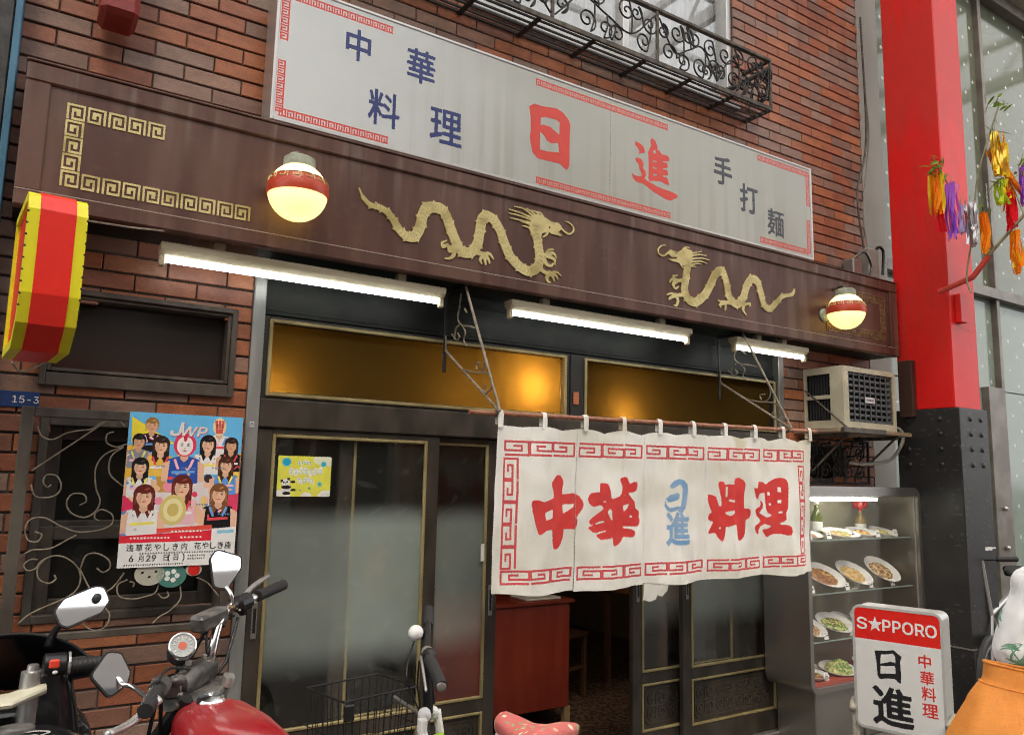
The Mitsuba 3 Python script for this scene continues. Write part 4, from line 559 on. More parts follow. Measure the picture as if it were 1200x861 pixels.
tubelamp(.443, 1.683, 'long lit fluorescent lamp under the left part of the fascia')
tubelamp(2.052, 3.300, 'lit fluorescent lamp in the middle, above the cloth curtain')
tubelamp(3.680, 4.362, 'short lit fluorescent lamp at the right, next to the air conditioner')

# ------------------------------------------------------------------ balcony rail
ba = thing('balcony_rail', 'rusty wrought iron balcony rail with scrollwork under the upper window', 'balcony rail')
BXL, BXR, BY, BZB, BZT = .9, 4.035, -.226, 3.952, 4.318
obj('top_rail', [bx(BXL, BXR, BY, BY+.030, BZT-.022, BZT, .003), bx(BXR-.03, BXR, BY+.0305, -.001, BZT-.022, BZT, .003)], 'm_iron', ba)
obj('bottom_rail', [bx(BXL, BXR, BY, BY+.016, BZB, BZB+.03, .003), bx(BXR-.016, BXR, BY+.0165, -.001, BZB, BZB+.03, .003)], 'm_iron', ba)
for x in (1.5, 2.25, 3.01): obj('post', bx(x, x+.018, BY+.002, BY+.018, BZB+.0305, BZT-.0225, .002), 'm_iron', ba)
for x in (BXR-.018,): obj('post', bx(x, x+.016, BY+.001, BY+.017, BZB+.0305, BZT-.0225, .002), 'm_iron', ba)
for k, y in enumerate((-.185, -.140, -.095, -.050, -.012)): obj('floor_bar', bx(BXL, BXR-.0165, y, y+.010, BZB+.008, BZB+.018), 'm_iron_black', ba)
for x in np.arange(1.05, 4.0, .372): obj('floor_bar', bx(x, x+.025, BY+.017, -.002, BZB-.004, BZB+.0075), 'm_iron_black', ba)
def ribbon(P, y, r=.0055): return tube([(a, y, b) for a, b in P], r, 5)
def vine(x0, x1, flip):
    L = x1-x0; zc = (BZB+BZT)/2; H = .125; out = []
    sgn = -1 if flip else 1
    S = spline([(x0, zc-sgn*H), (x0+.25*L, zc+sgn*.05), (x0+.5*L, zc), (x0+.75*L, zc-sgn*.05), (x1, zc+sgn*H)], 6); out.append(S)
    for (u, v, r, t, a, s) in ((.16, .07, .058, 1.4, 4.0, 1), (.30, -.075, .062, 1.5, 2.0, -1), (.60, -.09, .055, 1.45, 1.2, 1), (.70, .08, .06, 1.5, 4.4, -1), (.88, -.065, .055, 1.4, 2.6, 1), (.48, -.085, .052, 1.35, .5, -1), (.40, .088, .055, 1.5, 5.2, 1), (.06, -.05, .045, 1.4, 1.0, -1), (.80, .09, .045, 1.4, 5.0, 1), (.94, .05, .05, 1.4, 3.3, 1)):
        sp = scroll(x0+u*L, zc+sgn*v, min(r*1.12, L*.14), t, a*sgn, s*sgn)
        out.append(sp); e = sp[-1]; k = np.argmin(np.abs(S[:, 0]-e[0]-.03)); out.append(spline([e, (e+S[k])/2+np.array([.012, 0]), S[k]], 4))
    return out
for k, (a, b) in enumerate(((.92, 1.495), (1.525, 2.245), (2.275, 3.0), (3.035, 3.52), (3.52, 4.01))):
    for P in vine(a, b, k % 2 == 1): obj('scroll', ribbon(P, BY+.009), 'm_iron_black', ba, smooth=True)
for P in vine(.02, .205, False):
    Q = [(BXR-.009, -(a)-.008, b) for a, b in P]; obj('scroll', tube(Q, .005, 5), 'm_iron_black', ba, smooth=True)
obj('bracket', tube([(4.02, -.2, 4.25), (3.86, -.05, 4.14), (3.83, -.002, 4.13)], .018, 8), 'm_iron', ba)

# ------------------------------------------------------------------ address plate, side grille, poster
ap = obj('address_plate', bx(-.19, .100, -.006, -.001, 1.764, 1.823, .002), mat('m_plateblue', (0.016, 0.045, 0.15), .3), label='small blue address plate reading 15-3 on the brick wall', cat='address plate')
m = meshkit.text_mesh('15-3', .0255, .0012); w = m.bounds[1][0]; m.apply_transform(FX); m.apply_translation((.052-w/2+.002, -.0055, 1.781)); obj('lettering', m, 'm_white', ap)
gr = thing('window_grille', 'wrought iron window grille with thin scrolls on the left brick wall', 'window grille')
GY = -.13
obj('frame', [bx(.045, .085, GY-.012, GY+.012, .90, 1.762, .003), bx(.0855, .80, GY-.011, GY+.011, 1.726, 1.761, .003), bx(.0855, .80, GY-.011, GY+.011, .945, .972, .003), bx(.768, .80, GY-.0105, GY+.0105, .9725, 1.7255, .003)], 'm_brownframe', gr)
obj('frame_return', [bx(.05, .08, GY+.0125, -.001, z, z+.03) for z in (.93, 1.70)]+[bx(.77, .798, GY+.0125, -.001, z, z+.03) for z in (.95, 1.70)], 'm_brownframe', gr)
for P in D['grille']:
    S = spline(np.array(P)*.001, 5); obj('scroll', tube([(a, GY-.004, b) for a, b in S], .0032, 6), 'm_iron_beige', gr, smooth=True)
q = D['grille_parts']
def disc(k, r, m, nm, hole=None):
    x, z = np.array(q[k])*.001
    g = Point(x, z).buffer(r)
    if hole: g = g.difference(unary_union([Point(x+a, z+b).buffer(c) for a, b, c in hole]))
    return obj(nm, extr(affinity.scale(g, 1.12, .92), GY-.009, .006), m, gr)
disc('beige', .046, mat('m_beigeplate', (0.42, 0.40, 0.33), .5), 'oval_plate', [(-.022, .006, .005), (0, -.012, .005), (.02, .008, .005)])
gp = disc('green', .047, mat('m_greenplate', (0.06, 0.19, 0.16), .5), 'green_plate')
gx, gz = np.array(q['green'])*.001
obj('mark', [extr(Point(gx+.019*math.cos(a), gz+.016*math.sin(a)).buffer(.009), GY-.0151, .001) for a in np.arange(5)*1.2566], 'm_card', gp)
rf = disc('red', .026, mat('m_beigeplate2', (0.5, 0.42, 0.36), .4), 'reflector')
gx, gz = np.array(q['red'])*.001
obj('lens', extr(Point(gx, gz).buffer(.021), GY-.0151, .003), 'm_red', rf)

po = thing('poster', 'colourful wrestling show poster with many people, hung on the left window grille', 'poster')
PX0, PX1, PZ0, PZ1, PY = .391, .806, 1.188, 1.762, -.152
PWd, PHt = PX1-PX0, PZ1-PZ0
obj('sheet', bx(PX0, PX1, PY+.0006, PY+.0035, PZ0, PZ1), 'm_white', po)
C = dict(blk=(.012, .011, .012), dk=(.03, .016, .012), brn=(.07, .025, .012), red=(.13, .022, .016), ltb=(.22, .09, .035), tan=(.30, .16, .05), gry=(.25, .27, .33), yel=(.80, .52, .08), wht=(.80, .78, .78), blu=(.03, .09, .42), blu2=(.12, .32, .75), pnk=(.80, .48, .55), skin=(.80, .50, .34), skin2=(.70, .40, .25), sky=(.14, .50, .85))
def U(u, v): return (u*PWd, (1-v)*PHt)
def Ell(u, v, a, b, rot=0): return affinity.rotate(affinity.scale(Point(*U(u, v)).buffer(1, quad_segs=5), a*PWd, b*PWd, origin=U(u, v)), rot, origin=U(u, v))
def Pg(*p): return Polygon([U(*a) for a in p]).buffer(0)
page = sbox(0, 0, PWd, PHt); upper = Pg((0, 0), (1, 0), (1, .83), (0, .83))
it = [(page, (.80, .80, .79)), (upper, C['sky']), (Pg((.0, .45), (1, .40), (1, .83), (0, .83)), (.72, .66, .66)), (Pg((.02, .03), (.40, .20), (.03, .20)), (.85, .72, .06)), (Pg((0, .22), (.17, .2), (.12, .42), (0, .45)), (.80, .48, .06)), (Pg((.85, .28), (1, .25), (1, .5), (.88, .5)), (.82, .55, .10)),
      (Pg((.25, .38), (.42, .36), (.42, .52), (.28, .52)), (.55, .30, .06)), (Pg((0, .52), (.09, .5), (.1, .83), (0, .83)), (.75, .04, .12)), (Pg((.8, .55), (1, .5), (1, .65), (.85, .7)), (.7, .06, .14))]
for k in range(90):
    u, v = rnd.uniform(.02, .98), rnd.uniform(.27, .80); c_ = rnd.choice([(.80, .50, .34), (.72, .42, .28), (.82, .80, .80), (.82, .80, .80), (.70, .05, .12), (.85, .30, .40), (.05, .03, .03), (.12, .25, .60), (.75, .55, .15)])
    it.append((Ell(u, v, rnd.uniform(.02, .06), rnd.uniform(.02, .05), rnd.uniform(0, 180)), c_))
for (u, v, r, h, b, st) in PF:
    skin = C['skin'] if r > .05 else C['skin2']
    asp = PWd/PHt
    r = r*1.22
    hv = lambda k: v+k*r*asp
    bw = r*2.1
    it.append((Pg((u-bw, hv(2.6)), (u-bw*.8, hv(1.55)), (u-r*.35, hv(1.15)), (u+r*.35, hv(1.15)), (u+bw*.8, hv(1.55)), (u+bw, hv(2.6)), (u+bw*.75, hv(4.3)), (u-bw*.75, hv(4.3))).intersection(upper), C[b]))
    for s in (-1, 1): it.append((Pg((u+s*bw*.72, hv(1.7)), (u+s*bw*1.08, hv(2.1)), (u+s*bw*1.1, hv(4.1)), (u+s*bw*.78, hv(4.1))).intersection(upper), skin))
    if st == 'l':
        it.append((unary_union([Ell(u, hv(-.25), r*1.16, r*1.18), Pg((u-r*1.15, hv(-.2)), (u+r*1.15, hv(-.2)), (u+r*1.1, hv(2.1)), (u+r*.5, hv(2.4)), (u, hv(1.4)), (u-r*.5, hv(2.4)), (u-r*1.1, hv(2.1)))]), C[h] if h in C else C['dk']))
    it.append((Pg((u-r*.36, hv(.6)), (u+r*.36, hv(.6)), (u+r*.45, hv(1.5)), (u, hv(1.9)), (u-r*.45, hv(1.5))), tuple(x*.9 for x in skin)))
    if h == 'mask':
        it.append((Ell(u, hv(-.1), r*1.25, r*1.35), (.75, .05, .12))); it.append((Ell(u, hv(0), r*.88, r*1.1), (.85, .80, .80))); it.append((Pg((u-r*.3, hv(-1.4)), (u+r*.3, hv(-1.4)), (u+r*.12, hv(-.5)), (u-r*.12, hv(-.5))), (.65, .03, .06)))
    elif h == 'mask2':
        it.append((Ell(u, hv(0), r*.95, r*1.3), (.80, .66, .42)))
        for k in (-.5, 0, .5): it.append((Pg((u+k*r-.012, hv(-.9)), (u+k*r+.012, hv(-.9)), (u+k*r*.6+.01, hv(1)), (u+k*r*.6-.01, hv(1))), (.65, .10, .08)))
    else:
        if st != 'l': it.append((Ell(u, hv(-.25), r*1.05, r*1.15), C[h]))
        it.append((Ell(u, hv(.1), r*.80, r*1.02), skin))
        it.append((Ell(u, hv(-.75), r*.82, r*.42), C[h]))
    for s in (-1, 1):
        it.append((Ell(u+s*r*.34, hv(-.02), r*.15, r*.07), (.03, .02, .02)))
        it.append((Ell(u+s*r*.34, hv(-.24), r*.2, r*.045), (.10, .05, .03)))
    hcol = C.get(h, C['dk'])
    if h not in ('mask', 'mask2'):
        it.append((Ell(u-r*.45, hv(.25), r*.22, r*.55).intersection(Ell(u, hv(.1), r*.80, r*1.02)), tuple(x*.84 for x in skin)))
        it.append((Ell(u+r*.25, hv(-.85), r*.30, r*.12, 20), tuple(min(1, x*2.2+.03) for x in hcol)))
        for k in (-1, 1): it.append((Pg((u+k*r*.80, hv(-.5)), (u+k*r*.92, hv(-.4)), (u+k*r*.98, hv(.9)), (u+k*r*.84, hv(.8))), tuple(min(1, x*1.8+.02) for x in hcol)))
    acc = [(.75, .08, .10), (.85, .75, .15), (.15, .35, .75), (.85, .83, .82), (.9, .5, .6)]
    q_ = rnd.randint(0, 4)
    for k in range(5):
        a_, b_ = rnd.uniform(-.8, .8), rnd.uniform(1.8, 3.9)
        it.append((Ell(u+a_*bw, hv(b_), r*rnd.uniform(.15, .4), r*rnd.uniform(.08, .25), rnd.uniform(0, 180)).intersection(upper), rnd.choice(acc+[(.8, .5, .34), tuple(x*.7 for x in C[b])])))
    it.append((Pg((u-bw*.6, hv(2.9)), (u+bw*.6, hv(2.8)), (u+bw*.6, hv(3.1)), (u-bw*.6, hv(3.25))).intersection(upper), acc[q_]))
    it.append((Pg((u-bw*.55, hv(1.6)), (u-bw*.42, hv(1.5)), (u-bw*.2, hv(2.7)), (u-bw*.34, hv(2.7))).intersection(upper), acc[(q_+2) % 5]))
    it.append((Pg((u+bw*.55, hv(1.6)), (u+bw*.42, hv(1.5)), (u+bw*.2, hv(2.7)), (u+bw*.34, hv(2.7))).intersection(upper), acc[(q_+2) % 5]))
    it.append((Ell(u, hv(.3), r*.07, r*.1), tuple(x*.8 for x in skin))); it.append((Ell(u, hv(.58), r*.24, r*.08), (.55, .10, .10)))
it += [(Ell(.425, .635, .115, .14), (.66, .55, .20)), (Ell(.425, .635, .085, .105), (.82, .73, .38)), (Ell(.425, .635, .05, .06), (.60, .48, .15)),
       (Pg((.0, .80), (.78, .77), (.78, .84), (0, .845)), (.72, .03, .05)), (Pg((.3, .755), (.78, .735), (.78, .765), (.3, .785)), (.75, .08, .06)), (Pg((.78, .76), (1, .75), (1, .84), (.78, .84)), (.80, .80, .80)), (Pg((.83, .775), (.98, .77), (.98, .79), (.83, .795)), (.25, .55, .75))]
lab_rows = []
for (u0, u1, v, n_) in ((.42, .70, .775, 9), (.08, .42, .815, 12), (.50, .70, .815, 6), (.17, .92, .913, 34), (.58, .74, .935, 8), (.58, .74, .955, 8), (.78, .9, .935, 7), (.78, .9, .955, 7), (.05, .55, .985, 26), (.25, .33, .35, 4), (.47, .6, .36, 6), (.74, .86, .355, 5), (.82, .95, .665, 6), (.62, .76, .60, 6)):
    for k in range(n_):
        a = u0+(u1-u0)*(k+.5)/n_; ww = (u1-u0)/n_*.33
        lab_rows.append((Pg((a-ww, v-.006), (a+ww*rnd.uniform(.4, 1), v-.006), (a+ww, v+.006*rnd.uniform(.2, 1)), (a-ww*rnd.uniform(.4, 1), v+.006)), (.85, .82, .80) if v < .87 and (v > .76) else (.10, .10, .11) if v > .87 else (.16, .24, .4)))
it += lab_rows
it = [(gg.intersection(page), c) for gg, c in it]
m, col = flat_print(it)
obj('print', place2(m, (PX0, PY, PZ0), (1, 0, 0), (0, 0, 1)), 'm_print', po, color=col)
t1 = []
def jp(text, u0, u1, v, h, fat=3):
    n_ = len(text); o = []
    for k, c in enumerate(text):
        if c == ' ': continue
        x = U(u0+(u1-u0)*(k+.5)/n_, v)
        if c in D['glyph']: o.append(glyph(c, h*(.95 if c not in 'し' else 1), x, .92, fat))
    return o
gg = unary_union(jp('浅草花やしき内', .055, .585, .875, .028, 8)+jp('花やしき座', .63, 1.0-.03, .872, .028, 8))
obj('lettering', extr(affinity.translate(gg, PX0, PZ0), PY-.0002, .0006), 'm_blackmatte', po)
gl = jp('月', .165, .215, .943, .024, 6)+jp('日日', .355, .525, .943, .024, 6)
obj('lettering', [extr(affinity.translate(q, PX0, PZ0), PY-.0002, .0006) for q in gl], 'm_blackmatte', po, kind='stuff')
for s_, u_ in (('6', .085), ('29', .225), ('(', .405), (')', .535)):
    mm = meshkit.text_mesh(s_, .022, .0006, bold=True); mm.apply_transform(FX); mm.apply_translation((PX0+u_*PWd, PY-.0002, PZ0+(1-.943)*PHt-.011)); obj('lettering', mm, 'm_blackmatte', po)
for mm_, yy, fat_ in (('m_pinkline', -.0002, True), ('m_white', -.0010, True)):
    if mm_ == 'm_pinkline': mat('m_pinkline', (.62, .08, .16), .4)
    ms = []
    for s_, u_, h_ in (('J', .335, .050), ('W', .425, .036), ('P', .575, .036)):
        mm = meshkit.text_mesh(s_, h_, .0006, bold=fat_)
        mm.apply_transform(np.array([[1.25, .25, 0, 0], [0, 1, 0, 0], [0, 0, 1, 0], [0, 0, 0, 1.0]])); mm.apply_transform(FX); mm.apply_translation((PX0+u_*PWd-.002+(0 if mm_ == 'm_white' else .0025), PY+yy, PZ0+(1-.125)*PHt-.010-(0 if mm_ == 'm_white' else .0025))); ms.append(mm)
    obj('title', ms, mm_, po)

# panda sticker on the left door glass
sk = thing('door_sticker', 'yellow sticker with a small panda and blue dots inside the left door glass', 'sticker')
KX0, KX1, KZ0, KZ1, KY = 1.010, 1.250, 1.444, 1.620, .0265
KW, KH = KX1-KX0, KZ1-KZ0
def K(u, v): return (u*KW, (1-v)*KH)
def KE(u, v, a, b): return affinity.scale(Point(*K(u, v)).buffer(1, quad_segs=5), a*KW, b*KW, origin=K(u, v))
sh = sbox(.006, .006, KW-.006, KH-.006).buffer(.006)
it = [(sh, (.74, .74, .10)), (KE(.05, 1.0, .22, .12), (.78, .80, .72)), (KE(.55, 1.05, .12, .12), (.78, .80, .72)), (KE(.92, 1.0, .16, .12), (.78, .80, .72)), (KE(.95, .08, .3, .12), (.78, .80, .6)),
      (KE(.155, .155, .085, .085), (.25, .62, .62)), (KE(.155, .155, .068, .068), (.02, .42, .66)), (KE(.85, .19, .06, .06), (.5, .72, .5)), (KE(.85, .19, .045, .045), (.04, .40, .52)), (KE(.79, .69, .055, .055), (.45, .70, .35)), (KE(.79, .69, .033, .033), (.10, .42, .36)), (KE(.60, .79, .024, .024), (.13, .36, .24)), (KE(.43, .84, .015, .012), (.13, .36, .24))]
for (u0, u1, v, n_, hh) in ((.36, .62, .16, 5, .04), (.2, .84, .38, 7, .075), (.36, .68, .60, 5, .06)):
    for k in range(n_):
        a = u0+(u1-u0)*(k+.5)/n_; it.append((KE(a, v+.03*math.sin(k*1.9), (u1-u0)/n_*.46, hh), (.80, .80, .70)))
    for k in range(n_):
        a = u0+(u1-u0)*(k+.5)/n_; ww = (u1-u0)/n_*.25
        it.append((LineString([K(a-ww, v-hh*.6), K(a+ww, v-hh*.5), K(a, v+hh*.1), K(a+ww, v+hh*.7), K(a-ww, v+hh*.6)]).buffer(.0009), (.30, .52, .40) if v > .2 else (.05, .40, .40)))
pb = (.02, .02, .02); pw = (.78, .78, .76)
it += [(KE(.17, .83, .088, .115), pw), (KE(.17, .77, .09, .035), pb), (KE(.18, .92, .075, .03), pb), (KE(.30, .84, .05, .024), pb), (KE(.285, .64, .05, .022), pb), (KE(.155, .65, .078, .062), pw), (KE(.085, .62, .024, .024), pb), (KE(.21, .57, .024, .024), pb), (KE(.125, .655, .017, .017), pb), (KE(.185, .64, .017, .017), pb), (KE(.158, .685, .012, .008), pb)]
m, col = flat_print([(g_.intersection(sh), c) for g_, c in it])
obj('print', place2(m, (KX0, KY, KZ0), (1, 0, 0), (0, 0, 1)), 'm_print', sk, color=col)

# ------------------------------------------------------------------ things at the left edge
mat('m_bluepaint', grain((0.035, 0.13, 0.22), (0.05, 0.17, 0.27), 10, 10, 3), 0.4)
mat('m_darkpanel', grain((0.010, 0.010, 0.012), (0.03, 0.03, 0.032), 20, 20, 20), 0.5)
nb = thing('shutter_panel', 'dark upright panel with a blue edge strip at the left end of the brick wall', 'panel')
obj('panel', bx(-1.6, -.108, -.14, -.02, 0, 4.6, .006), 'm_darkpanel', nb)
obj('edge_strip', bx(-.107, -.083, -.15, -.004, 0, 4.6, .003), 'm_bluepaint', nb)
rs = thing('hanging_sign', 'underside of a dark red sign box at the top left of the brick wall', 'sign')
mat('m_darkred', (0.20, 0.012, 0.008), 0.4)
obj('box', bx(.158, .292, -.24, -.06, 3.265, 4.4, .02), 'm_darkred', rs, smooth=30)
obj('wall_bracket', [bx(.20, .25, -.0595, -.001, z, z+.04) for z in (3.45, 4.2)], 'm_iron', rs)
ys = thing('projecting_sign', 'red and yellow rounded sign hanging out from the wall at the left edge', 'sign')
mat('m_signyellow', (0.72, 0.66, 0.02), 0.3); mat('m_brightred', (0.72, 0.025, 0.015), 0.3)
def prof(d): return Polygon([(0, 0), (.30, 0), (.40, .07), (.43, .16), (.43, .42), (.40, .47), (.36, .49), (0, .49)]).buffer(.07, quad_segs=8).buffer(d-.07, quad_segs=8)
def side(g, w0, w1):
    m = ext2(g, w1-w0); M = np.array([[0, 0, 1, w0], [-1, 0, 0, 0], [0, 1, 0, 0], [0, 0, 0, 1.0]]); m.apply_transform(M); return m
def ysx(m): return move(m, (.050, -.272, 1.902), math.radians(4))
obj('body', ysx(side(prof(0), -.048, .048)), 'm_brightred', ys, smooth=40)
for a, b in ((-.080, -.0485), (.0485, .080)):
    rm = obj('rim', ysx(side(prof(-.004).difference(prof(-.032)), a, b)), 'm_signyellow', ys, smooth=40)
    obj('bulb_row', [ysx(ball(((a+b)/2+(.0155 if a > 0 else -.0155), -.4255, z), .0035, sub=1)) for z in np.arange(.12, .44, .036)], 'm_blackmatte', rm, kind='stuff')
for a, b in ((-.070, -.060), (.060, .070)): obj('face', ysx(side(prof(-.0325), a, b)), 'm_brightred', ys)
obj('bracket', ysx(bx(-.02, .02, -.001, .262, .22, .26)), 'm_iron', ys)
obj('stay_wire', tube([(.10, -.62, 2.33), (.30, -.42, 2.39), (.44, -.245, 2.448)], .0035, 6), 'm_iron_beige', ys)
obj('cable', tube(spline([(.0, -.6, 1.86), (.03, -.55, 1.84), (.09, -.5, 1.88)], 5), .003, 6), 'm_iron_beige', ys)
# ------------------------------------------------------------------ noren curtain on its pole
NYC = -.5
NX = [1.800, 2.232, 2.651, 3.078, 3.512, 3.938]
def ramp(x): return (x-1.8)/2.14*.028                       # pole and cloth rise a little to the right
def wavey(x, z):
    x, z = np.asarray(x, float), np.asarray(z, float)
    k = np.clip((1.82-z)/.75, 0, 1)
    i = np.clip(np.searchsorted(NX, x)-1, 0, 4); x0 = np.array(NX)[i]; x1 = np.array(NX)[i+1]; u = (x-x0)/(x1-x0)
    y = NYC + .004*k*np.sin(x*9+1) + (.014*k+.004)*np.cos(2*np.pi*u)*np.where(i % 2 == 0, 1, 1) + .0062*np.sin(x*43+2.2*z)*(.3+.7*(1-k))
    y = y + (meshkit.fbm(np.stack([x*7, x*0, z*4], -1), 3, 5)-.5)*.030*(.4+k*.6)
    tabp = np.abs((x-1.80)/.238-np.round((x-1.80)/.238))
    y = y + .012*(1-k)**4*(tabp-.25)*2
    y = y + np.where(i == 1, -.004*k*(1-u), 0) + np.where(i == 3, -.003*k*u, 0) + .006*k*np.sin(x*21+.6)+.0035*k*np.sin(x*67+1.3*np.sin(z*5))
    return y
def ztop(x):
    x = np.asarray(x, float); t = np.abs((x-1.80)/.238-np.round((x-1.80)/.238))*2
    return 1.772+ramp(x)-(.014+.007*np.sin(x*5.3+1))*t**1.5
def zbot(x, i):
    x = np.asarray(x, float); u = (x-NX[i])/(NX[i+1]-NX[i])
    return 1.046+.006*np.sin(x*8)+.004*np.cos(2*np.pi*u)-.006*(i == 1)+.003*i*.3
def cloth_col(p, n, uv):
    a = mikit.fbm(p.x*3, 3, p.z*4, 3)
    c = mikit.mix((0.70, 0.69, 0.62), (0.82, 0.815, 0.77), mikit.smoothstep(0.3, 0.65, a))
    st = mikit.smoothstep(0.62, 0.8, mikit.fbm(p.x*6+2, 8, p.z*5, 3))*mikit.smoothstep(1.5, 1.78, p.z)
    c = mikit.mix(c, (0.52, 0.44, 0.25), 0.55*st+0.35*mikit.smoothstep(3.6, 3.95, p.x)*mikit.smoothstep(1.6, 1.8, p.z))
    w = mikit.noise(p.x*900, 0, p.z*200)*0.5+mikit.noise(p.x*200, 0, p.z*900)*0.5
    return c*1.04*(0.93+0.14*w)
mat('m_cloth', mikit.proc(cloth_col), 0.9, spec=0.15)
scene['m_clothred'] = {'type': 'twosided', 'bsdf': {'type': 'principled', 'base_color': mikit.proc(lambda p, n, uv: mikit.mix((0.62, 0.045, 0.045), (0.70, 0.085, 0.08), mikit.fbm(p.x*9, 1, p.z*9, 3))), 'roughness': 0.9, 'specular': 0.1}}
scene['m_clothredline'] = {'type': 'twosided', 'bsdf': {'type': 'principled', 'base_color': rgb((0.62, 0.10, 0.11)), 'roughness': 0.9, 'specular': 0.1}}
scene['m_clothblue'] = {'type': 'twosided', 'bsdf': {'type': 'principled', 'base_color': mikit.proc(lambda p, n, uv: mikit.mix((0.16, 0.34, 0.60), (0.36, 0.49, 0.64), mikit.fbm(p.x*16, 1, p.z*16, 3))), 'roughness': 0.9, 'specular': 0.1}}
no = thing('shop_curtain', 'off-white cloth shop curtain with big red characters hanging on a pole across the doorway', 'shop curtain')
def thick(X, Y, Z, d=.0006):
    n, k = X.shape; V = np.concatenate([np.stack([X, Y-d, Z], -1).reshape(-1, 3), np.stack([X, Y+d, Z], -1).reshape(-1, 3)])
    idx = np.arange(n*k).reshape(n, k); a, b, c, e = idx[:-1, :-1].ravel(), idx[1:, :-1].ravel(), idx[1:, 1:].ravel(), idx[:-1, 1:].ravel()
    F = [np.column_stack([a, c, b]), np.column_stack([a, e, c]), np.column_stack([a, b, c])+n*k, np.column_stack([a, c, e])+n*k]
    edge = np.concatenate([idx[:, 0], idx[-1, 1:], idx[-2::-1, -1], idx[0, -2:0:-1]]); e2 = np.roll(edge, -1)
    F += [np.column_stack([edge, edge+n*k, e2+n*k]), np.column_stack([edge, e2+n*k, e2])]
    return trimesh.Trimesh(V, np.vstack(F), process=False)
panels = []
for i in range(5):
    g = .0007
    us = np.linspace(NX[i]+g*(i > 0), NX[i+1]-g*(i < 4), 64); vs = np.linspace(0, 1, 90)
    X = np.repeat(us[:, None], 90, 1); Z = ztop(us)[:, None]*(1-vs)+zbot(us, i)[:, None]*vs
    X = X + (.012*np.sin(vs*2.2)*(-1 if i == 0 else 0))[None, :]*(1-(us-us[0])/(us[-1]-us[0]))[:, None]*.6
    panels.append(obj('panel', thick(X, wavey(X, Z), Z), 'm_cloth', no, smooth=50))
xs = np.linspace(2.662, 2.797, 16); vs = np.linspace(0, 1, 10)
X = np.repeat(xs[:, None], 10, 1); lowz = .968+.004*np.sin(xs*90)+.022*(xs > 2.745)+.016*(xs > 2.782); Z = 1.052*(1-vs)+lowz[:, None]*vs
obj('torn_hem', thick(X, wavey(X, Z)+.004+.01*vs**2, Z), 'm_cloth', no, smooth=50)
def drape(g, off=-.0016, back=None):
    ms = []
    for i in range(5):
        q = g.intersection(sbox(NX[i]+.0008, .9, NX[i+1]-.0008, 1.9))
        for p in polys(q):
            v, f = trimesh.creation.triangulate_polygon(p, engine='earcut')
            v3 = np.column_stack([v, np.zeros(len(v))]); v3, f = trimesh.remesh.subdivide_to_size(v3, f, .014, max_iter=12)
            for o in ((off,) if back is None else (off, back)):
                y = wavey(v3[:, 0], v3[:, 1]) + o
                ms.append(trimesh.Trimesh(np.column_stack([v3[:, 0], y, v3[:, 1]]), f, process=False))
    return trimesh.util.concatenate(ms)
for k in ('zhong', 'hua', 'liao', 'li'):
    obj('character', drape(smoothp(rings(D[k]), .003).simplify(.0008), -.0016, .0016), 'm_clothred', no)
bl = unary_union([rings(D['blueri']), rings(D['blueri2'])])
obj('character', drape(bl), 'm_clothblue', no)
obj('character', drape(glyph('進', .165, (2.868, 1.310), .95, 12, 6)), 'm_clothblue', no)
def kq(x, z, w, h, flip=0, up=0):
    g = key_unit(w, h, .0092)
    if flip: g = affinity.scale(g, -1, 1, origin=(w/2, h/2))
    if up: g = affinity.scale(g, 1, -1, origin=(w/2, h/2))
    return affinity.translate(g, x, z)
for i in range(5):
    n_ = 3; a = NX[i]+(.038 if i == 0 else .012); b = NX[i+1]-(.050 if i == 4 else .010); p = (b-a)/n_
    for k in range(n_):
        obj('key_border', drape(kq(a+k*p+.004, 1.645+ramp(a+k*p), p-.010, .058, k % 2, i % 2), -.0016, .0016), 'm_clothredline', no)
        obj('key_border', drape(kq(a+k*p+.004, 1.094, p-.010, .052, (k+1) % 2, i % 2), -.0016, .0016), 'm_clothredline', no)
for k in range(5):
    z = 1.158+k*.0955
    q = affinity.rotate(kq(0, 0, .088, .064, k % 2), 90, origin=(0, 0)); q = affinity.translate(q, 1.838+.066, z); obj('key_border', drape(q, -.0016, .0016), 'm_clothredline', no)
    q = affinity.rotate(kq(0, 0, .090, .064, k % 2), 90, origin=(0, 0)); q = affinity.translate(q, 3.812+.066, z+.012*k*.25); obj('key_border', drape(q, -.0016, .0016), 'm_clothredline', no)
for k in range(10):
    x = 1.806+.2355*k; x = min(x, 3.924); zt = 1.776+ramp(x); zp = 1.821+ramp(x)
    sec = [(-.0145, 0), (-.0152, zp-zt-.004), (-.010, zp-zt+.011), (0, zp-zt+.0165), (.010, zp-zt+.011), (.0152, zp-zt-.004), (.0145, 0)]
    V = np.array([[[x+sx*.013*(1+.15*math.sin(k*3+j)), NYC+a*.9, zt-.014+b+(.014 if j else 0)] for sx in np.linspace(-1, 1, 4)] for j, (a, b) in enumerate(sec)])
    V = V.transpose(1, 0, 2); obj('hanging_loop', thick(V[..., 0], V[..., 1], V[..., 2], .0007), 'm_cloth', no, smooth=40)
mat('m_pole', grain((0.26, 0.10, 0.055), (0.38, 0.17, 0.10), 60, 10, 60), 0.35)
pz0, pz1 = 1.8205+ramp(1.66), 1.8205+ramp(4.0)
obj('curtain_pole', cyl((1.655, NYC, pz0), (4.0, NYC, pz1), .0105, 14), 'm_pole', smooth=40, label='thin reddish pole carrying the shop curtain across the doorway', cat='pole')
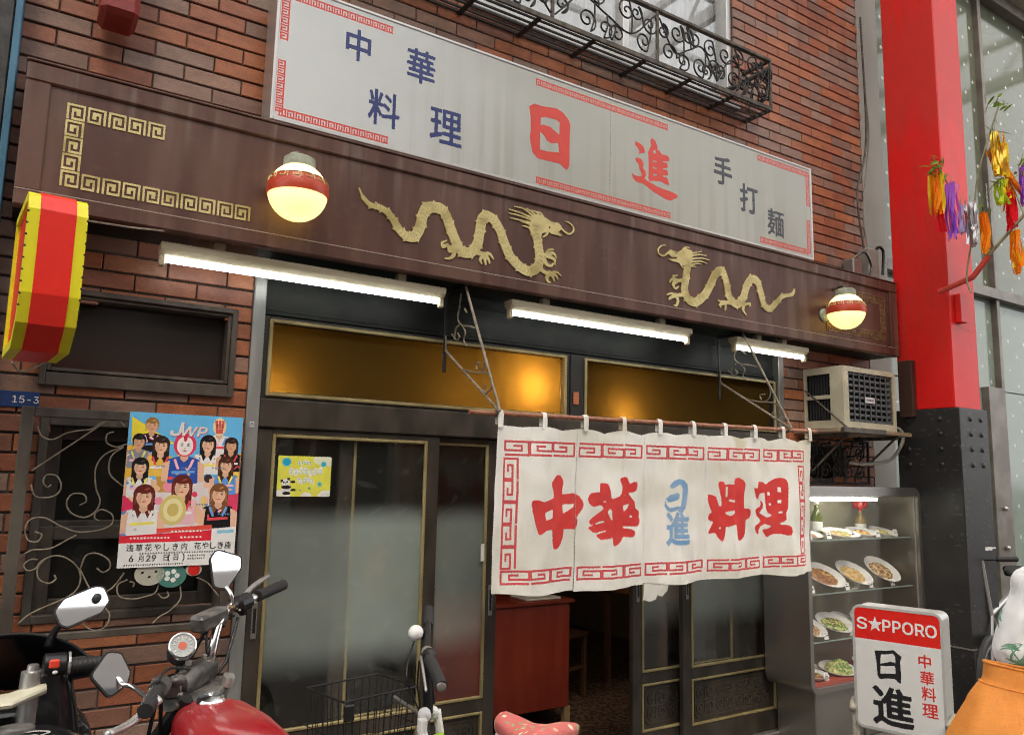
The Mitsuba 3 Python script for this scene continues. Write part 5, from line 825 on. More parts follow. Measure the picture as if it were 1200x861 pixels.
for k, (X_, lab) in enumerate(((1.79, 'wrought iron scroll bracket holding the left end of the curtain pole'), (3.735, 'wrought iron scroll bracket holding the right end of the curtain pole'))):
    b_ = thing('scroll_bracket', lab, 'bracket', None)
    ps = [np.array(q)*.001 for q in D['bracket']]
    dz = ramp(X_)-.03
    obj('strut', tube([(X_, -.19, 2.455), (X_, -.531, 1.829+ramp(X_))], .0065, 8), 'm_iron_beige', b_)
    obj('strut', tube([(X_, -.006, 2.16), (X_, -.525, 1.829+ramp(X_))], .0065, 8), 'm_iron_beige', b_)
    obj('strut', [bx(X_-.009, X_+.009, -.006, .002, 2.05, 2.455, .002), bx(X_-.007, X_+.007, -.20, .0, 2.438, 2.452, .002)], 'm_iron_black', b_)
    obj('hook', lathe([(.011+.006*math.cos(t), .006*math.sin(t)) for t in np.linspace(0, 2*np.pi, 9)], 16, axis=(1, 0, 0), at=(X_, NYC, 1.8205+ramp(X_))), 'm_iron', b_, smooth=True)
    for q in ps[2:]:
        S = spline(q, 5); obj('scroll', tube([(X_, np.clip(a, -.52, -.01), zz) for a, zz in S], .0042, 6), 'm_iron_beige', b_, smooth=True)

# ------------------------------------------------------------------ air conditioner on its shelf
ac = thing('air_conditioner', 'old cream air conditioner box with dark grille on a wall shelf', 'air conditioner')
AX0, AX1, AY0, AY1, AZ0, AZ1 = 4.562, 5.148, -.305, .0, 1.908, 2.318
side_open = [sbox(-.205, 1.962, -.02, 2.105), sbox(-.205, 2.130, -.02, 2.272)]
sp = sbox(AY0+.001, AZ0+.001, -.002, AZ1-.001)
for q in side_open: sp = sp.difference(q)
m = ext2(sp, .016); Mx = np.array([[0, 0, 1, AX0], [1, 0, 0, 0], [0, 1, 0, 0], [0, 0, 0, 1.0]]); m.apply_transform(Mx)
obj('side_panel', m, 'm_plastic_beige', ac)
obj('core', bx(AX0+.05, AX1-.02, AY0+.05, -.002, AZ0+.01, AZ1-.01), 'm_blackmatte', ac)
obj('side_louvre', [bx(AX0+.018, AX0+.030, -.20+k*.022, -.196+k*.022+.008, 1.964, 2.27) for k in range(8)], 'm_blackmatte', ac)
fp = sbox(AX0+.0165, AZ0+.001, AX1, AZ1-.001).difference(sbox(AX0+.055, AZ0+.045, AX1-.028, AZ1-.035))
obj('front_frame', extr(fp, AY0+.05, .05), 'm_plastic_beige', ac)
obj('casing', [bx(AX0+.0165, AX1, AY0+.0505, -.002, AZ1-.016, AZ1-.0015), bx(AX0+.0165, AX1, AY0+.0505, -.002, AZ0+.0015, AZ0+.016), bx(AX1-.015, AX1-.0005, AY0+.0505, -.002, AZ0+.0165, AZ1-.0165)], 'm_plastic_beige', ac)
mat('m_grillegrey', (0.085, 0.095, 0.10), 0.5)
gx0, gx1, gz0, gz1 = AX0+.0555, AX1-.0285, AZ0+.0455, AZ1-.0355
for k in range(9):
    z = gz0+.010+(gz1-gz0-.02)*k/8; obj('grille_slat', bx(gx0, gx1, AY0+.012, AY0+.030, z-.009, z+.009, .003), 'm_grillegrey', ac)
for k in range(9):
    x = gx0+.010+(gx1-gx0-.02)*k/8; obj('grille_bar', bx(x-.004, x+.004, AY0+.006, AY0+.0115, gz0, gz1), 'm_grillegrey', ac)
bd = obj('badge', bx(4.80, 4.91, AY0+.002, AY0+.0055, 2.085, 2.125, .001), 'm_alu', ac)
obj('print', [bx(4.812+.014*k, 4.812+.014*k+.009, AY0+.0012, AY0+.0019, 2.098, 2.112) for k in range(6)], 'm_signgrey', bd)
mat('m_boardwood', grain((0.20, 0.14, 0.09), (0.30, 0.22, 0.15), 6, 6, 60), 0.6)
sh_ = thing('wall_shelf', 'weathered shelf board on brackets carrying the air conditioner', 'shelf')
obj('board', bx(4.44, 5.26, -.345, -.002, 1.876, 1.9035, .004), 'm_boardwood', sh_)
obj('board', bx(4.46, 4.92, -.37, -.3455, 1.872, 1.9075, .004), 'm_brownframe', sh_)
for x in (4.56, 5.1): obj('bracket', [bx(x, x+.025, -.33, -.002, 1.851, 1.8755), tube([(x+.012, -.31, 1.86), (x+.012, -.006, 1.60)], .008, 6)], 'm_iron', sh_)
obj('brace', tube([(4.553, -.02, 2.17), (4.545, -.33, 1.91)], .006, 6), 'm_iron', sh_)
mat('m_hose', (0.30, 0.29, 0.26), 0.6)
obj('drain_hose', tube(spline([(5.20, -.2, 1.955), (5.30, -.24, 1.93), (5.31, -.24, 1.84), (5.22, -.2, 1.72), (5.08, -.1, 1.69), (4.98, -.03, 1.70)], 6), .012, 8), 'm_hose', smooth=True, label='grey drain hose looping below the air conditioner shelf', cat='hose')
obj('drain_hose', tube(spline([(5.02, -.1, 1.875), (5.04, -.12, 1.80), (5.0, -.08, 1.74), (4.94, -.02, 1.72)], 6), .010, 8), 'm_black', smooth=True, label='short black hose bending under the air conditioner shelf', cat='hose')
pg = thing('small_window_grille', 'black scrolled iron grille on the little window under the air conditioner', 'window grille')
obj('frame', frame(4.48, 5.20, 1.545, 1.85, .014, -.06, -.044), 'm_iron_black', pg)
obj('standoff', [bx(x, x+.014, -.0435, -.001, z, z+.014) for x in (4.5, 5.17) for z in (1.55, 1.83)], 'm_iron_black', pg)
for cx in (4.57, 4.70, 4.83, 4.96, 5.09):
    for sz in (-1, 1):
        obj('scroll', tube([(a, -.052, b) for a, b in scroll(cx, 1.70+sz*.065, .058, 1.5, 1.57*sz+cx*9, sz)], .005, 5), 'm_iron_black', pg, smooth=True)
    obj('bar', cyl((cx-.06, -.052, 1.56), (cx+.06, -.052, 1.84), .005, 6), 'm_iron_black', pg)
# junction box and cables at the end of the fascia
jb = thing('junction_box', 'grey electric boxes with loose wires on top of the fascia, beside the red column', 'junction box')
mat('m_boxgrey', (0.20, 0.19, 0.17), .5)
obj('box', bx(5.20, 5.33, -.12, -.03, 3.05, 3.27, .008), 'm_boxgrey', jb)
obj('box', bx(5.04, 5.15, -.10, -.013, 3.01, 3.17, .008), 'm_alu_dark', jb)
obj('cable', tube(spline([(5.22, -.07, 3.27), (5.20, -.05, 3.7), (5.375, -.03, 4.2), (5.38, -.02, 5.2)], 8), .009, 6), 'm_iron', jb)
obj('cable', tube(spline([(5.27, -.07, 3.27), (5.27, -.05, 3.6), (5.42, -.02, 4.2), (5.40, -.02, 4.6)], 8), .007, 6), 'm_boxgrey', jb)
obj('cable', tube(spline([(5.06, -.08, 3.17), (5.15, -.12, 3.22), (5.22, -.125, 3.12), (5.14, -.14, 3.02)], 6), .007, 6), 'm_black', jb)
obj('cable', tube(spline([(5.33, -.08, 3.2), (5.36, -.09, 3.3), (5.42, -.1, 3.28), (5.40, -.1, 3.1)], 6), .012, 6), 'm_black', jb)

# ------------------------------------------------------------------ food display case
fc = thing('display_case', 'stainless steel display case full of plastic sample dishes to the right of the entrance', 'display case')
CX0, CX1, CY0, CY1, CZ0, CZ1 = 4.102, 5.335, -.338, -.006, .318, 1.532
outer = sbox(CX0+.07, CZ0+.07, CX1-.07, CZ1-.07).buffer(.07, quad_segs=8); inner = outer.buffer(-.032, quad_segs=8)
obj('shell', extr(outer.difference(inner), CY1, CY1-CY0), 'm_steel', fc, smooth=25)
mat('m_caseback', (0.26, 0.245, 0.18), 0.2, spec=.6)
obj('back', extr(outer.buffer(-.033), CY1, .006), 'm_caseback', fc)
obj('header_strip', bx(CX0+.035, CX1-.035, CY0+.001, CY0+.02, CZ1-.058, CZ1-.0325), 'm_steel', fc)
obj('glass_front', sheet(CX0+.034, CX1-.034, CY0+.012, CZ0+.034, CZ1-.059), 'm_glass', fc)
mat('m_trimgold', (.45, .42, .30), .3, .8)
obj('door_trim', bx(CX1-.075, CX1-.060, CY0+.004, CY0+.011, CZ0+.06, CZ1-.06, .002), 'm_alu', fc)
mat('m_glassedge', (0.30, 0.40, 0.36), 0.1)
scene['m_shelfglass'] = {'type': 'thindielectric', 'int_ior': 1.5}
SHZ = [1.205, .886, .607]
def hsheet(x0, x1, y0, y1, z): return trimesh.Trimesh([[x0, y0, z], [x1, y0, z], [x1, y1, z], [x0, y1, z]], [[0, 1, 2], [0, 2, 3]], process=False)
for z in SHZ:
    s_ = obj('shelf', hsheet(CX0+.034, CX1-.10, CY0+.03, CY1-.01, z-.002), 'm_shelfglass', fc)
    obj('edge', bx(CX0+.034, CX1-.10, CY0+.026, CY0+.030, z-.008, z-.001), 'm_glassedge', s_)
mat('m_redfloor', (0.36, 0.06, 0.035), 0.5)
obj('base_cloth', bx(CX0+.034, CX1-.034, CY0+.02, CY1-.008, CZ0+.034, CZ0+.052), 'm_redfloor', fc)
obj('interior_lamp', cyl((4.22, CY0+.05, 1.452), (4.90, CY0+.05, 1.452), .011, 10), 'm_white', fc, smooth=40, emitter={'type': 'area', 'radiance': rgb((3.4, 3.4, 2.9))})
obj('lamp_base', bx(4.18, 4.94, CY0+.035, CY0+.065, 1.464, 1.478), 'm_white', fc)
obj('stand', bx(4.185, 5.24, -.300, -.02, 0.0, .3175, .006), 'm_steel', fc)
obj('caster', [cyl((x, -.28, .03), (x+.02, -.28, .03), .028, 12) for x in (4.2, 5.18)], 'm_black', fc)
mat('m_plate', (0.70, 0.70, 0.68), 0.15); mat('m_tag', (0.78, 0.78, 0.76), .5)
foods = {}
def foodmat(nm, a, b, s=90):
    return mat('m_food_'+nm, mikit.proc(lambda p, n, uv: mikit.mix(a, b, mikit.smoothstep(.4, .6, mikit.noise(p.x*s, p.y*s, p.z*s)))), .4)
foodmat('noodle', (.55, .36, .12), (.70, .52, .24)); foodmat('brown', (.20, .07, .02), (.38, .17, .05)); foodmat('green', (.16, .30, .06), (.55, .55, .22)); foodmat('mix', (.62, .46, .24), (.25, .12, .05))
FN = np.random.default_rng(3)
def dish(x, y, z, rx, ry, tilt, food, label, hh=.022, rz=0):
    c = thing('sample_dish', label, 'dish', None)
    pf = [(.0001, .002), (.55, .002), (.72, .012), (1.0, .030), (1.0, .034), (.70, .017), (.52, .007), (.0001, .007)]
    def tr(m):
        m = m.copy(); m.apply_transform(trimesh.transformations.rotation_matrix(rz, [0, 0, 1])); m.apply_transform(trimesh.transformations.rotation_matrix(tilt, [1, 0, 0])); m.apply_translation((x, y, z)); return m
    pm = lathe(pf, 32); pm.apply_scale((rx, ry, 1)); obj('plate', tr(pm), 'm_plate', c, smooth=35)
    fm = trimesh.creation.icosphere(subdivisions=4); v = fm.vertices; n = meshkit.fbm(v*5+x*9, 3, 2)-.5; v2 = v*(1+.35*n[:, None]); v2[:, 2] = np.maximum(v2[:, 2], -.05)
    fm = trimesh.Trimesh(v2*[rx*.68, ry*.66, hh], fm.faces, process=False); fm.apply_translation((0, 0, .010))
    f_ = obj('food', tr(fm), 'm_food_'+food, c, smooth=True)
    bits = []
    for k in range(26):
        a, r = FN.uniform(0, 6.28), FN.uniform(0, .55)**.7; px_, py_ = rx*r*.85*math.cos(a), ry*r*.8*math.sin(a)
        b = bx(-.009, .009, -.003, .003, -.002, .002, .001); b.apply_transform(trimesh.transformations.rotation_matrix(FN.uniform(0, 3.1), [0, .3, 1])); b.apply_translation((px_, py_, .012+hh*(1-r*r)*.95)); bits.append(tr(b))
    obj('garnish', bits, 'm_food_'+['green', 'mix', 'noodle', 'brown'][int(FN.integers(4))], f_, kind='stuff')
    return c
def tag(x, y, z, lab):
    c = thing('price_tag', lab, 'price tag', 'white price tags in the display case')
    m = bx(-.022, .022, -.0008, .0008, 0, .046); m.apply_transform(trimesh.transformations.rotation_matrix(-.25, [1, 0, 0])); m.apply_translation((x, y, z)); obj('card', m, 'm_tag', c)
    m = bx(-.014, .014, -.0016, -.0009, .020, .026); m2 = bx(-.010, .006, -.0016, -.0009, .032, .036); m = cat_([m, m2]); m.apply_transform(trimesh.transformations.rotation_matrix(-.25, [1, 0, 0])); m.apply_translation((x, y, z)); obj('print', m, 'm_signgrey', c)
TY = CY0+.045
dish(4.80, -.10, .888, .10, .08, .5, 'green', 'small tilted plate of greens behind the noodles on the second shelf')
dish(5.20, -.14, .94, .07, .09, .6, 'brown', 'small tilted plate at the right end of the second shelf')
dish(4.70, -.13, .640, .10, .09, .55, 'brown', 'small tilted plate of brown food behind the green vegetables, third shelf')
dish(5.12, -.17, 1.206, .09, .085, .3, 'green', 'plate of green food at the right end of the top shelf')
dish(4.40, -.10, .371, .08, .07, .3, 'noodle', 'small plate of noodles behind the green bowl on the red cloth')
dish(4.30, -.19, 1.206, .10, .085, .25, 'brown', 'plate of brown fried food at the left end of the top shelf')
dish(4.62, -.20, 1.206, .155, .10, .25, 'mix', 'long plate of pale dumplings in the middle of the top shelf')
dish(4.90, -.16, 1.206, .12, .09, .25, 'noodle', 'plate of yellow noodles on the top shelf, before the red-capped bottle')
dish(4.42, -.20, .955, .155, .115, .62, 'brown', 'tilted oval plate of brown sauced food, left on the second shelf', rz=-.25)
dish(4.73, -.20, .955, .135, .115, .62, 'noodle', 'tilted oval plate of noodles, middle of the second shelf', rz=-.25)
dish(5.04, -.20, .965, .140, .115, .70, 'mix', 'tilted oval plate of pale food, right on the second shelf', rz=-.25)
dish(4.27, -.20, .650, .11, .10, .5, 'mix', 'tilted plate at the left end of the third shelf')
dish(4.52, -.20, .655, .145, .10, .5, 'green', 'tilted oval plate of green vegetables on the third shelf', rz=-.2)
dish(4.86, -.20, .650, .14, .10, .5, 'noodle', 'tilted oval plate at the right of the third shelf, behind the standing sign')
dish(4.27, -.22, .371, .10, .09, .1, 'brown', 'plate on the red cloth at the left bottom of the display case')
dish(4.55, -.20, .371, .14, .11, .2, 'green', 'brown bowl heaped with green and white food on the red cloth', hh=.07)
dish(4.90, -.20, .371, .14, .11, .2, 'mix', 'plate on the red cloth right of the display case', hh=.04)
ORD = ['first', 'second', 'third', 'fourth', 'fifth']
for xs_, zt_, nm_ in (((4.19, 4.38, 4.63, 4.90, 5.10), 1.2075, 'on the top shelf'), ((4.20, 4.55, 4.80, 5.04), .888, 'on the second shelf'), ((4.32, 4.58, 4.95), .609, 'on the third shelf'), ((4.31, 4.70), CZ0+.0525, 'on the red cloth')):
    for k, x in enumerate(xs_): tag(x, TY, zt_, f'white price tag in the display case, {ORD[k]} from the left {nm_}')
def bottle(x, y, z, h, m, cap, label):
    c = thing('bottle', label, 'bottle')
    obj('glass_body', lathe([(.0001, 0), (.034, 0), (.036, .01), (.036, h*.55), (.014, h*.78), (.013, h*.9), (.0001, h*.9)], 20, at=(x, y, z)), m, c, smooth=40)
    obj('label', lathe([(.0365, h*.15), (.0368, h*.15), (.0368, h*.42), (.0365, h*.42)], 20, at=(x, y, z)), 'm_tag', c)
    obj('cap', lathe([(.0001, h*1.0), (.016, h*1.0), (.016, h*.905), (.0001, h*.905)], 16, at=(x, y, z)), cap, c)
mat('m_bottlegreen', (0.10, 0.12, 0.02), .1); mat('m_bottlebrown', (0.30, 0.22, 0.07), .12)
bottle(4.55, -.08, 1.204, .23, 'm_bottlegreen', 'm_white', 'green bottle at the back of the top shelf in the display case')
bottle(5.03, -.08, 1.204, .180, 'm_bottlebrown', 'm_red', 'amber bottle with a large red cap at the back right of the top shelf')
obj('red_cap_ornament', lathe([(.0001, .05), (.045, .045), (.05, .01), (.046, 0), (.0001, 0)], 20, at=(5.03, -.08, 1.386)), 'm_red', smooth=30, label='wide red lid sitting on the amber bottle in the display case', cat='lid')

# ------------------------------------------------------------------ standing sign box in front of the case
ls = thing('standing_sign', 'small white and red light box sign on a stand in front of the display case', 'standing sign')
wR = np.array([.276, -.961, 0]); nF = np.array([-.961, -.276, 0]); up = np.array([0, 0, 1.0])
LW, LH, LD = .405, .578, .150
LC = np.array(PT['lb']) + np.array([0, 0, 0.0])
LO = LC - wR*LW/2 - up*LH/2
def lplace(m, w=0.0): return place2(m, LO+nF*w, wR, up)     # w x: u right, v up; extrusion along wR x up
assert np.dot(np.cross(wR, up), nF) > .9
rr = sbox(.035, .035, LW-.035, LH-.035).buffer(.035, quad_segs=6)
obj('case', lplace(ext2(rr, LD-.012), -LD), 'm_steel2' if mat('m_steel2', (.50, .50, .48), .35, .3) else '', ls, smooth=30)
obj('rim', lplace(ext2(rr.buffer(.004).difference(rr.buffer(-.008)), .012), -.0125), 'm_steel2', ls, smooth=30)
mat('m_acrylic', (0.72, 0.72, 0.70), .15); mat('m_acrylicred', (0.72, 0.022, 0.015), .15)
fc2 = rr.buffer(-.0085); hd = sbox(-1, LH*(1-.272), 1, 2)
obj('face', lplace(ext2(fc2.difference(hd), .010), -.012), 'm_acrylic', ls, smooth=30)
obj('header', lplace(ext2(fc2.intersection(hd), .0102), -.012), 'm_acrylicred', ls, smooth=30)
def L(u, v): return (u*LW, (1-v)*LH)
hh = .094*LH; tms = []
u0 = .045
for s_, ux in (('S', .045), ('PPORO', .345)):
    mm = meshkit.text_mesh(s_, hh, .0012, bold=True); wd = mm.bounds[1][0]-mm.bounds[0][0]; tgt = (.125 if s_ == 'S' else .60)*LW; mm.apply_scale((tgt/wd, 1, 1)); mm.apply_translation((ux*LW-mm.bounds[0][0], (1-.19)*LH, 0)); tms.append(mm)
cs = np.array(L(.262, .142)); pts = [cs+np.array([math.sin(a)*r, math.cos(a)*r])*np.array([1, 1.1]) for a, r in ((k*math.pi/5, hh*.66 if k % 2 == 0 else hh*.27) for k in range(10))]
tms.append(ext2(Polygon(pts), .0012))
obj('lettering', [lplace(m, -.0018) for m in tms], 'm_card', ls)
a = [np.array([L(*(np.array(p)*.001)) for p in r]) for r in D['lbri']]
obj('character', lplace(ext2(Polygon(a[0], a[1:]).buffer(0), .0012), -.0019), 'm_black', ls)
obj('character', lplace(ext2(glyph('進', .315*LH, L(.425, .797), 1.0, 5, 0), .0012), -.0019), 'm_black', ls)
for c, u, v in (('中', .800, .388), ('華', .818, .517), ('料', .828, .640), ('理', .834, .770)):
    obj('character', lplace(ext2(glyph(c, .108*LH, L(u, v), 1.0, 4), .0012), -.0019), 'm_signred2' if mat('m_signred2', (.62, .03, .02), .4) else '', ls)
mat('m_standgrey', grain((.28, .26, .21), (.40, .37, .30), 30, 30, 30), .55)
def lw(u, w, z): return LO + wR*u + nF*w + up*z
for u in (.0, LW):
    for w in (-.02, -LD+.02): obj('leg', tube([lw(u, w, .04), lw(u, w, -.18), lw(u+(.04 if u else -.04), w+(.09 if w > -.1 else -.09), -LO[2]+.004)], .012, 8), 'm_standgrey', ls)
    obj('clamp', tube(spline([lw(u+(.012 if u else -.012), .02, .075), lw(u+(.022 if u else -.022), -.04, .105), lw(u+(.022 if u else -.022), -.11, .10), lw(u+(.014 if u else -.014), -LD, .06)], 5), .017, 8), 'm_standgrey', ls, smooth=True)
    mm = bx(-.010, .010, -.075, .075, -.10, .07, .006); M4 = np.eye(4); M4[:3, 0], M4[:3, 1], M4[:3, 2], M4[:3, 3] = wR, nF, up, lw(u+(.014 if u else -.014), -LD/2, .02); mm.apply_transform(M4); obj('side_plate', mm, 'm_standgrey', ls)
obj('crossbar', tube([lw(-.02, -.02, -.14), lw(LW+.02, -.02, -.14)], .010, 8), 'm_standgrey', ls)
# ------------------------------------------------------------------ red arcade column
def colred(p, n, uv):
    f = mikit.fbm(p.x*6+p.y*6, 3, p.z*1.3, 3); s_ = mikit.smoothstep(.74, .80, mikit.noise(p.x*45+p.y*31, 2, p.z*38))
    d = mikit.smoothstep(.55, .8, mikit.fbm(p.x*22+p.y*22, 1, p.z*1.6, 3))
    return mikit.mix(mikit.mix((0.70, 0.006, 0.004), (0.58, 0.020, 0.014), mikit.smoothstep(.3, .7, f)), (0.30, 0.03, 0.02), .13*d+.05*s_)
mat('m_colred', mikit.proc(colred), 0.40, spec=.4, clearcoat=.3)
def colblack(p, n, uv):
    s_ = mikit.smoothstep(.80, .83, mikit.noise(p.x*60+p.y*43, 2, p.z*55))*mikit.smoothstep(.5, .7, mikit.noise(p.x*7+p.y*7, 9, p.z*5))
    return mikit.mix(mikit.mix((0.012, 0.012, 0.012), (0.026, 0.024, 0.023), mikit.fbm(p.x*6+p.y*6, 2, p.z*6, 3)), (.22, .21, .19), .15*s_)
mat('m_colblack', mikit.proc(colblack), 0.42)
co = thing('arcade_column', 'tall square red column with a riveted black base at the right of the shop', 'column')
obj('shaft', bx(5.352, 5.692, -.6, -.205, 2.072, 8.6, .006), 'm_colred', co)
sl = obj('base_sleeve', bx(5.336, 5.706, -.632, -.19, .515, 2.0715, .005), 'm_colblack', co)
obj('plinth', bx(5.326, 5.716, -.642, -.18, 0, .509, .005), 'm_colblack', co)
obj('edge_strip', bx(5.323, 5.719, -.645, -.177, .5092, .517), 'm_alu_dark', co)
def rivet(x, y, z, ax): return lathe([(.0001, .012), (.010, .011), (.016, .006), (.018, 0), (.0001, -.002)], 14, axis=ax, at=(x, y, z))
for z in (2.0, 1.897, 1.795, 1.69):
    for x in (5.475, 5.61): obj('rivet', rivet(x, -.632, z, (0, -1, 0)), 'm_colblack', sl, smooth=30)
    for y in (-.275, -.50): obj('rivet', rivet(5.336, y, z, (-1, 0, 0)), 'm_colblack', sl, smooth=30)
obj('sticker', [bx(5.565, 5.655, -.6345, -.6325, 1.128, 1.150), bx(5.655, 5.70, -.6345, -.6325, 1.137, 1.146)], 'm_card', sl)
obj('weld_seam', [bx(5.3505, 5.6935, -.6015, -.2035, z, z+.006) for z in (2.62,)], 'm_colred', co)
obj('side_bracket', bx(5.300, 5.3515, -.34, -.24, 2.02, 2.42, .004), mat('m_brownplate', (.05, .02, .014), .5), co)

# ------------------------------------------------------------------ star festival bamboo with paper streamers
bb = thing('bamboo_branch', 'leafy bamboo branch with its red wrapped foot fixed to the red column', 'bamboo branch')
P0, P1, P2 = [np.array(PT[k]) for k in ('bm0', 'bm1', 'bm2')]
mat('m_bamboo', grain((.20, .18, .09), (.30, .27, .16), 20, 20, 20), .5); mat('m_wrap', (.60, .06, .04), .5)
foot = P0+(P0-P1)*.35; foot[1] = -.615
end = P2+(P2-P1)*.9
obj('foot_wrap', tube([foot, P0, P0+(P1-P0)*.75], .019, 8), 'm_wrap', bb)
obj('stem', tube(spline([P0+(P1-P0)*.76, P1, P2, end], 5), .010, 8), 'm_bamboo', bb, smooth=True)
obj('holder', [bx(5.42, 5.50, -.64, -.6005, 2.66, 2.86, .004)], 'm_colred', bb)
b0, b1 = np.array(PT['bm_b0']), np.array(PT['bm_b1'])
brs = [([b0+[.0, -.02, -.12], b0, (b0+b1)/2+[.02, 0, 0], b1, np.array(PT['bm_t_gr'])], .006), ([(b0+b1)/2, np.array(PT['bm_t_y'])+[.05, 0, .03], np.array(PT['bm_t_lf'])+[-.06, 0, .04]], .0045), ([P1, np.array(PT['bm_t_o'])+[0, 0, .05], np.array(PT['bm_t_gy']), np.array(PT['bm_t_r'])+[.1, 0, .08]], .005), ([P2, np.array(PT['bm_t_r'])+[.02, 0, .06], np.array(PT['bm_t_o2']), np.array(PT['bm_t_g'])], .005)]
for pts, r in brs: obj('twig', tube(spline(pts, 5), r, 6), 'm_bamboo', bb, smooth=True)
scene['m_leaf'] = {'type': 'principledthin', 'base_color': mikit.proc(lambda p, n, uv: mikit.mix((.10, .22, .03), (.24, .30, .06), mikit.noise(p.x*40, p.y*40, p.z*40))), 'roughness': .5, 'diff_trans': .5}
def leaf(p, d, Lf=.10, w=.010):
    d = np.array(d, float); d /= np.linalg.norm(d); s_ = np.cross(d, [.3, -.8, .5]); s_ /= np.linalg.norm(s_); u_ = np.cross(s_, d)
    V, F = [], []
    for k, t in enumerate(np.linspace(0, 1, 6)):
        ww = w*math.sin(math.pi*min(1, .08+t*.95))**.8; c = p+d*Lf*t-np.array([0, 0, 1])*.02*t*t
        V += [c-s_*ww+u_*ww*.3, c, c+s_*ww+u_*ww*.3]
    for k in range(5):
        for j in range(2): a = k*3+j; F += [(a, a+1, a+4), (a, a+4, a+3)]
    return trimesh.Trimesh(V, F, process=False)
LN = np.random.default_rng(5)
for key, n_, dr_ in (('bm_t_lf', 14, (-1, 0, .1)), ('bm_t_y', 7, (-1, .2, -.3)), ('bm_t_gr', 16, (.5, -.3, 1)), ('bm_t_p2', 22, (.6, -.4, .3)), ('bm_t_g', 6, (-.4, .2, .6)), ('bm_t_gy', 7, (.4, -.3, .2)), ('bm_t_o', 5, (-.6, .2, .4))):
    p = np.array(PT[key])
    for k in range(n_):
        q = p+LN.normal(0, .028, 3); d = np.array(dr_)+LN.normal(0, .45, 3); obj('leaf', leaf(q, d, LN.uniform(.06, .12), LN.uniform(.007, .012)), 'm_leaf', bb, smooth=True)
def paper(nm, c, foil=False):
    scene['m_paper_'+nm] = {'type': 'twosided', 'bsdf': {'type': 'principled', 'base_color': rgb(c), 'roughness': .22 if foil else .5, 'metallic': .8 if foil else 0.0}} if foil else {'type': 'principledthin', 'base_color': rgb(c), 'roughness': .5, 'diff_trans': .35}
    return 'm_paper_'+nm
for nm, c in dict(yellow=(.92, .70, .04), orange=(.95, .28, .02), red=(.75, .02, .03), purple=(.42, .14, .70), pink=(.90, .24, .72), lilac=(.42, .36, .58), lime=(.55, .70, .05), tag=(.55, .58, .62)).items(): paper(nm, c)
paper('gold', (.85, .62, .10), True); paper('silver', (.62, .60, .60), True)
def ribbon3(p, Ln, w, ph, curl=.012):
    n = 14; V, F = [], []
    for k in range(n+1):
        t = k/n; a = ph+t*2.2; c = p+np.array([math.sin(ph*3+t*5)*curl*t*1.6, math.cos(ph*2+t*4)*curl*t, -Ln*t]); s_ = np.array([math.cos(a), math.sin(a), 0])*w/2; V += [c-s_, c+s_]
    for k in range(n): F += [(2*k, 2*k+1, 2*k+3), (2*k, 2*k+3, 2*k+2)]
    return trimesh.Trimesh(V, F, process=False)
def streamer(key, Ln, spec, label, dx=0, n=7, w=.020, dz=0):
    c = thing('paper_streamer', label, 'streamer'); p = np.array(PT[key])+[dx, 0, dz]
    obj('thread', cyl(p+[0, 0, .05], p, .0015, 5), 'm_bamboo', c)
    for col, off, l_, m_ in spec:
        obj('strip', [ribbon3(p+np.array([off+LN.normal(0, .013), LN.normal(0, .015), LN.uniform(-.01, .01)]), Ln*l_*LN.uniform(.85, 1.0), w, LN.uniform(0, 6.28)) for _ in range(int(m_*1.7))], 'm_paper_'+col, c, smooth=True)
streamer('bm_t_y', .29, [('yellow', -.005, 1, 6), ('orange', -.03, .95, 4), ('red', 0, 1.35, 3)], 'yellow and orange paper streamers hanging in front of the red column')
streamer('bm_t_p', .38, [('purple', -.012, 1, 6), ('pink', .018, .82, 6)], 'purple and pink paper streamers hanging in front of the red column')
streamer('bm_t_s', .30, [('silver', 0, 1, 14)], 'silver tinsel streamer at the right edge of the red column', w=.016)
streamer('bm_t_sk', .20, [('lilac', 0, 1, 5)], 'short lilac paper streamer behind the silver tinsel', dx=-.02)
streamer('bm_t_o', .28, [('orange', -.014, 1, 5), ('yellow', .014, .95, 5)], 'orange and yellow paper streamers over the red wrapped bamboo foot')
streamer('bm_t_r', .26, [('red', 0, 1, 7)], 'dark red paper streamer, upper half of the right-hand chain')
streamer('bm_t_r', .28, [('orange', 0, 1, 6), ('yellow', .012, .9, 3)], 'orange paper streamer at the lower end of the right-hand chain', dx=.03, dz=-.25)
streamer('bm_t_g', .30, [('gold', 0, 1, 16)], 'crinkled gold foil streamer at the top of the bamboo branch', w=.020)
streamer('bm_t_gy', .17, [('lime', 0, 1, 6), ('yellow', .02, .9, 4)], 'short lime and yellow paper streamers below the gold foil')
streamer('bm_t_g', .22, [('yellow', 0, 1, 6), ('orange', .02, .9, 3)], 'yellow and orange paper streamer behind the gold foil, at the top right', dx=.07, dz=-.06)
streamer('bm_t_gy', .24, [('orange', 0, 1, 5), ('yellow', .02, .9, 4)], 'orange and yellow paper streamer right of the lime one', dx=.09, dz=.02)
streamer('bm_t_p2', .25, [('purple', 0, 1, 6)], 'purple paper streamer at the right edge of the picture', dx=.02)
o2 = np.array(PT['bm_t_o2'])
sw = [o2+np.array([.0, 0, .05]), o2+np.array([.05, -.01, -.03]), o2+np.array([.13, -.04, -.10]), o2+np.array([.22, -.08, -.22])]
st_ = thing('paper_streamer', 'orange paper ribbon slanting across the gold foil to the right', 'streamer')
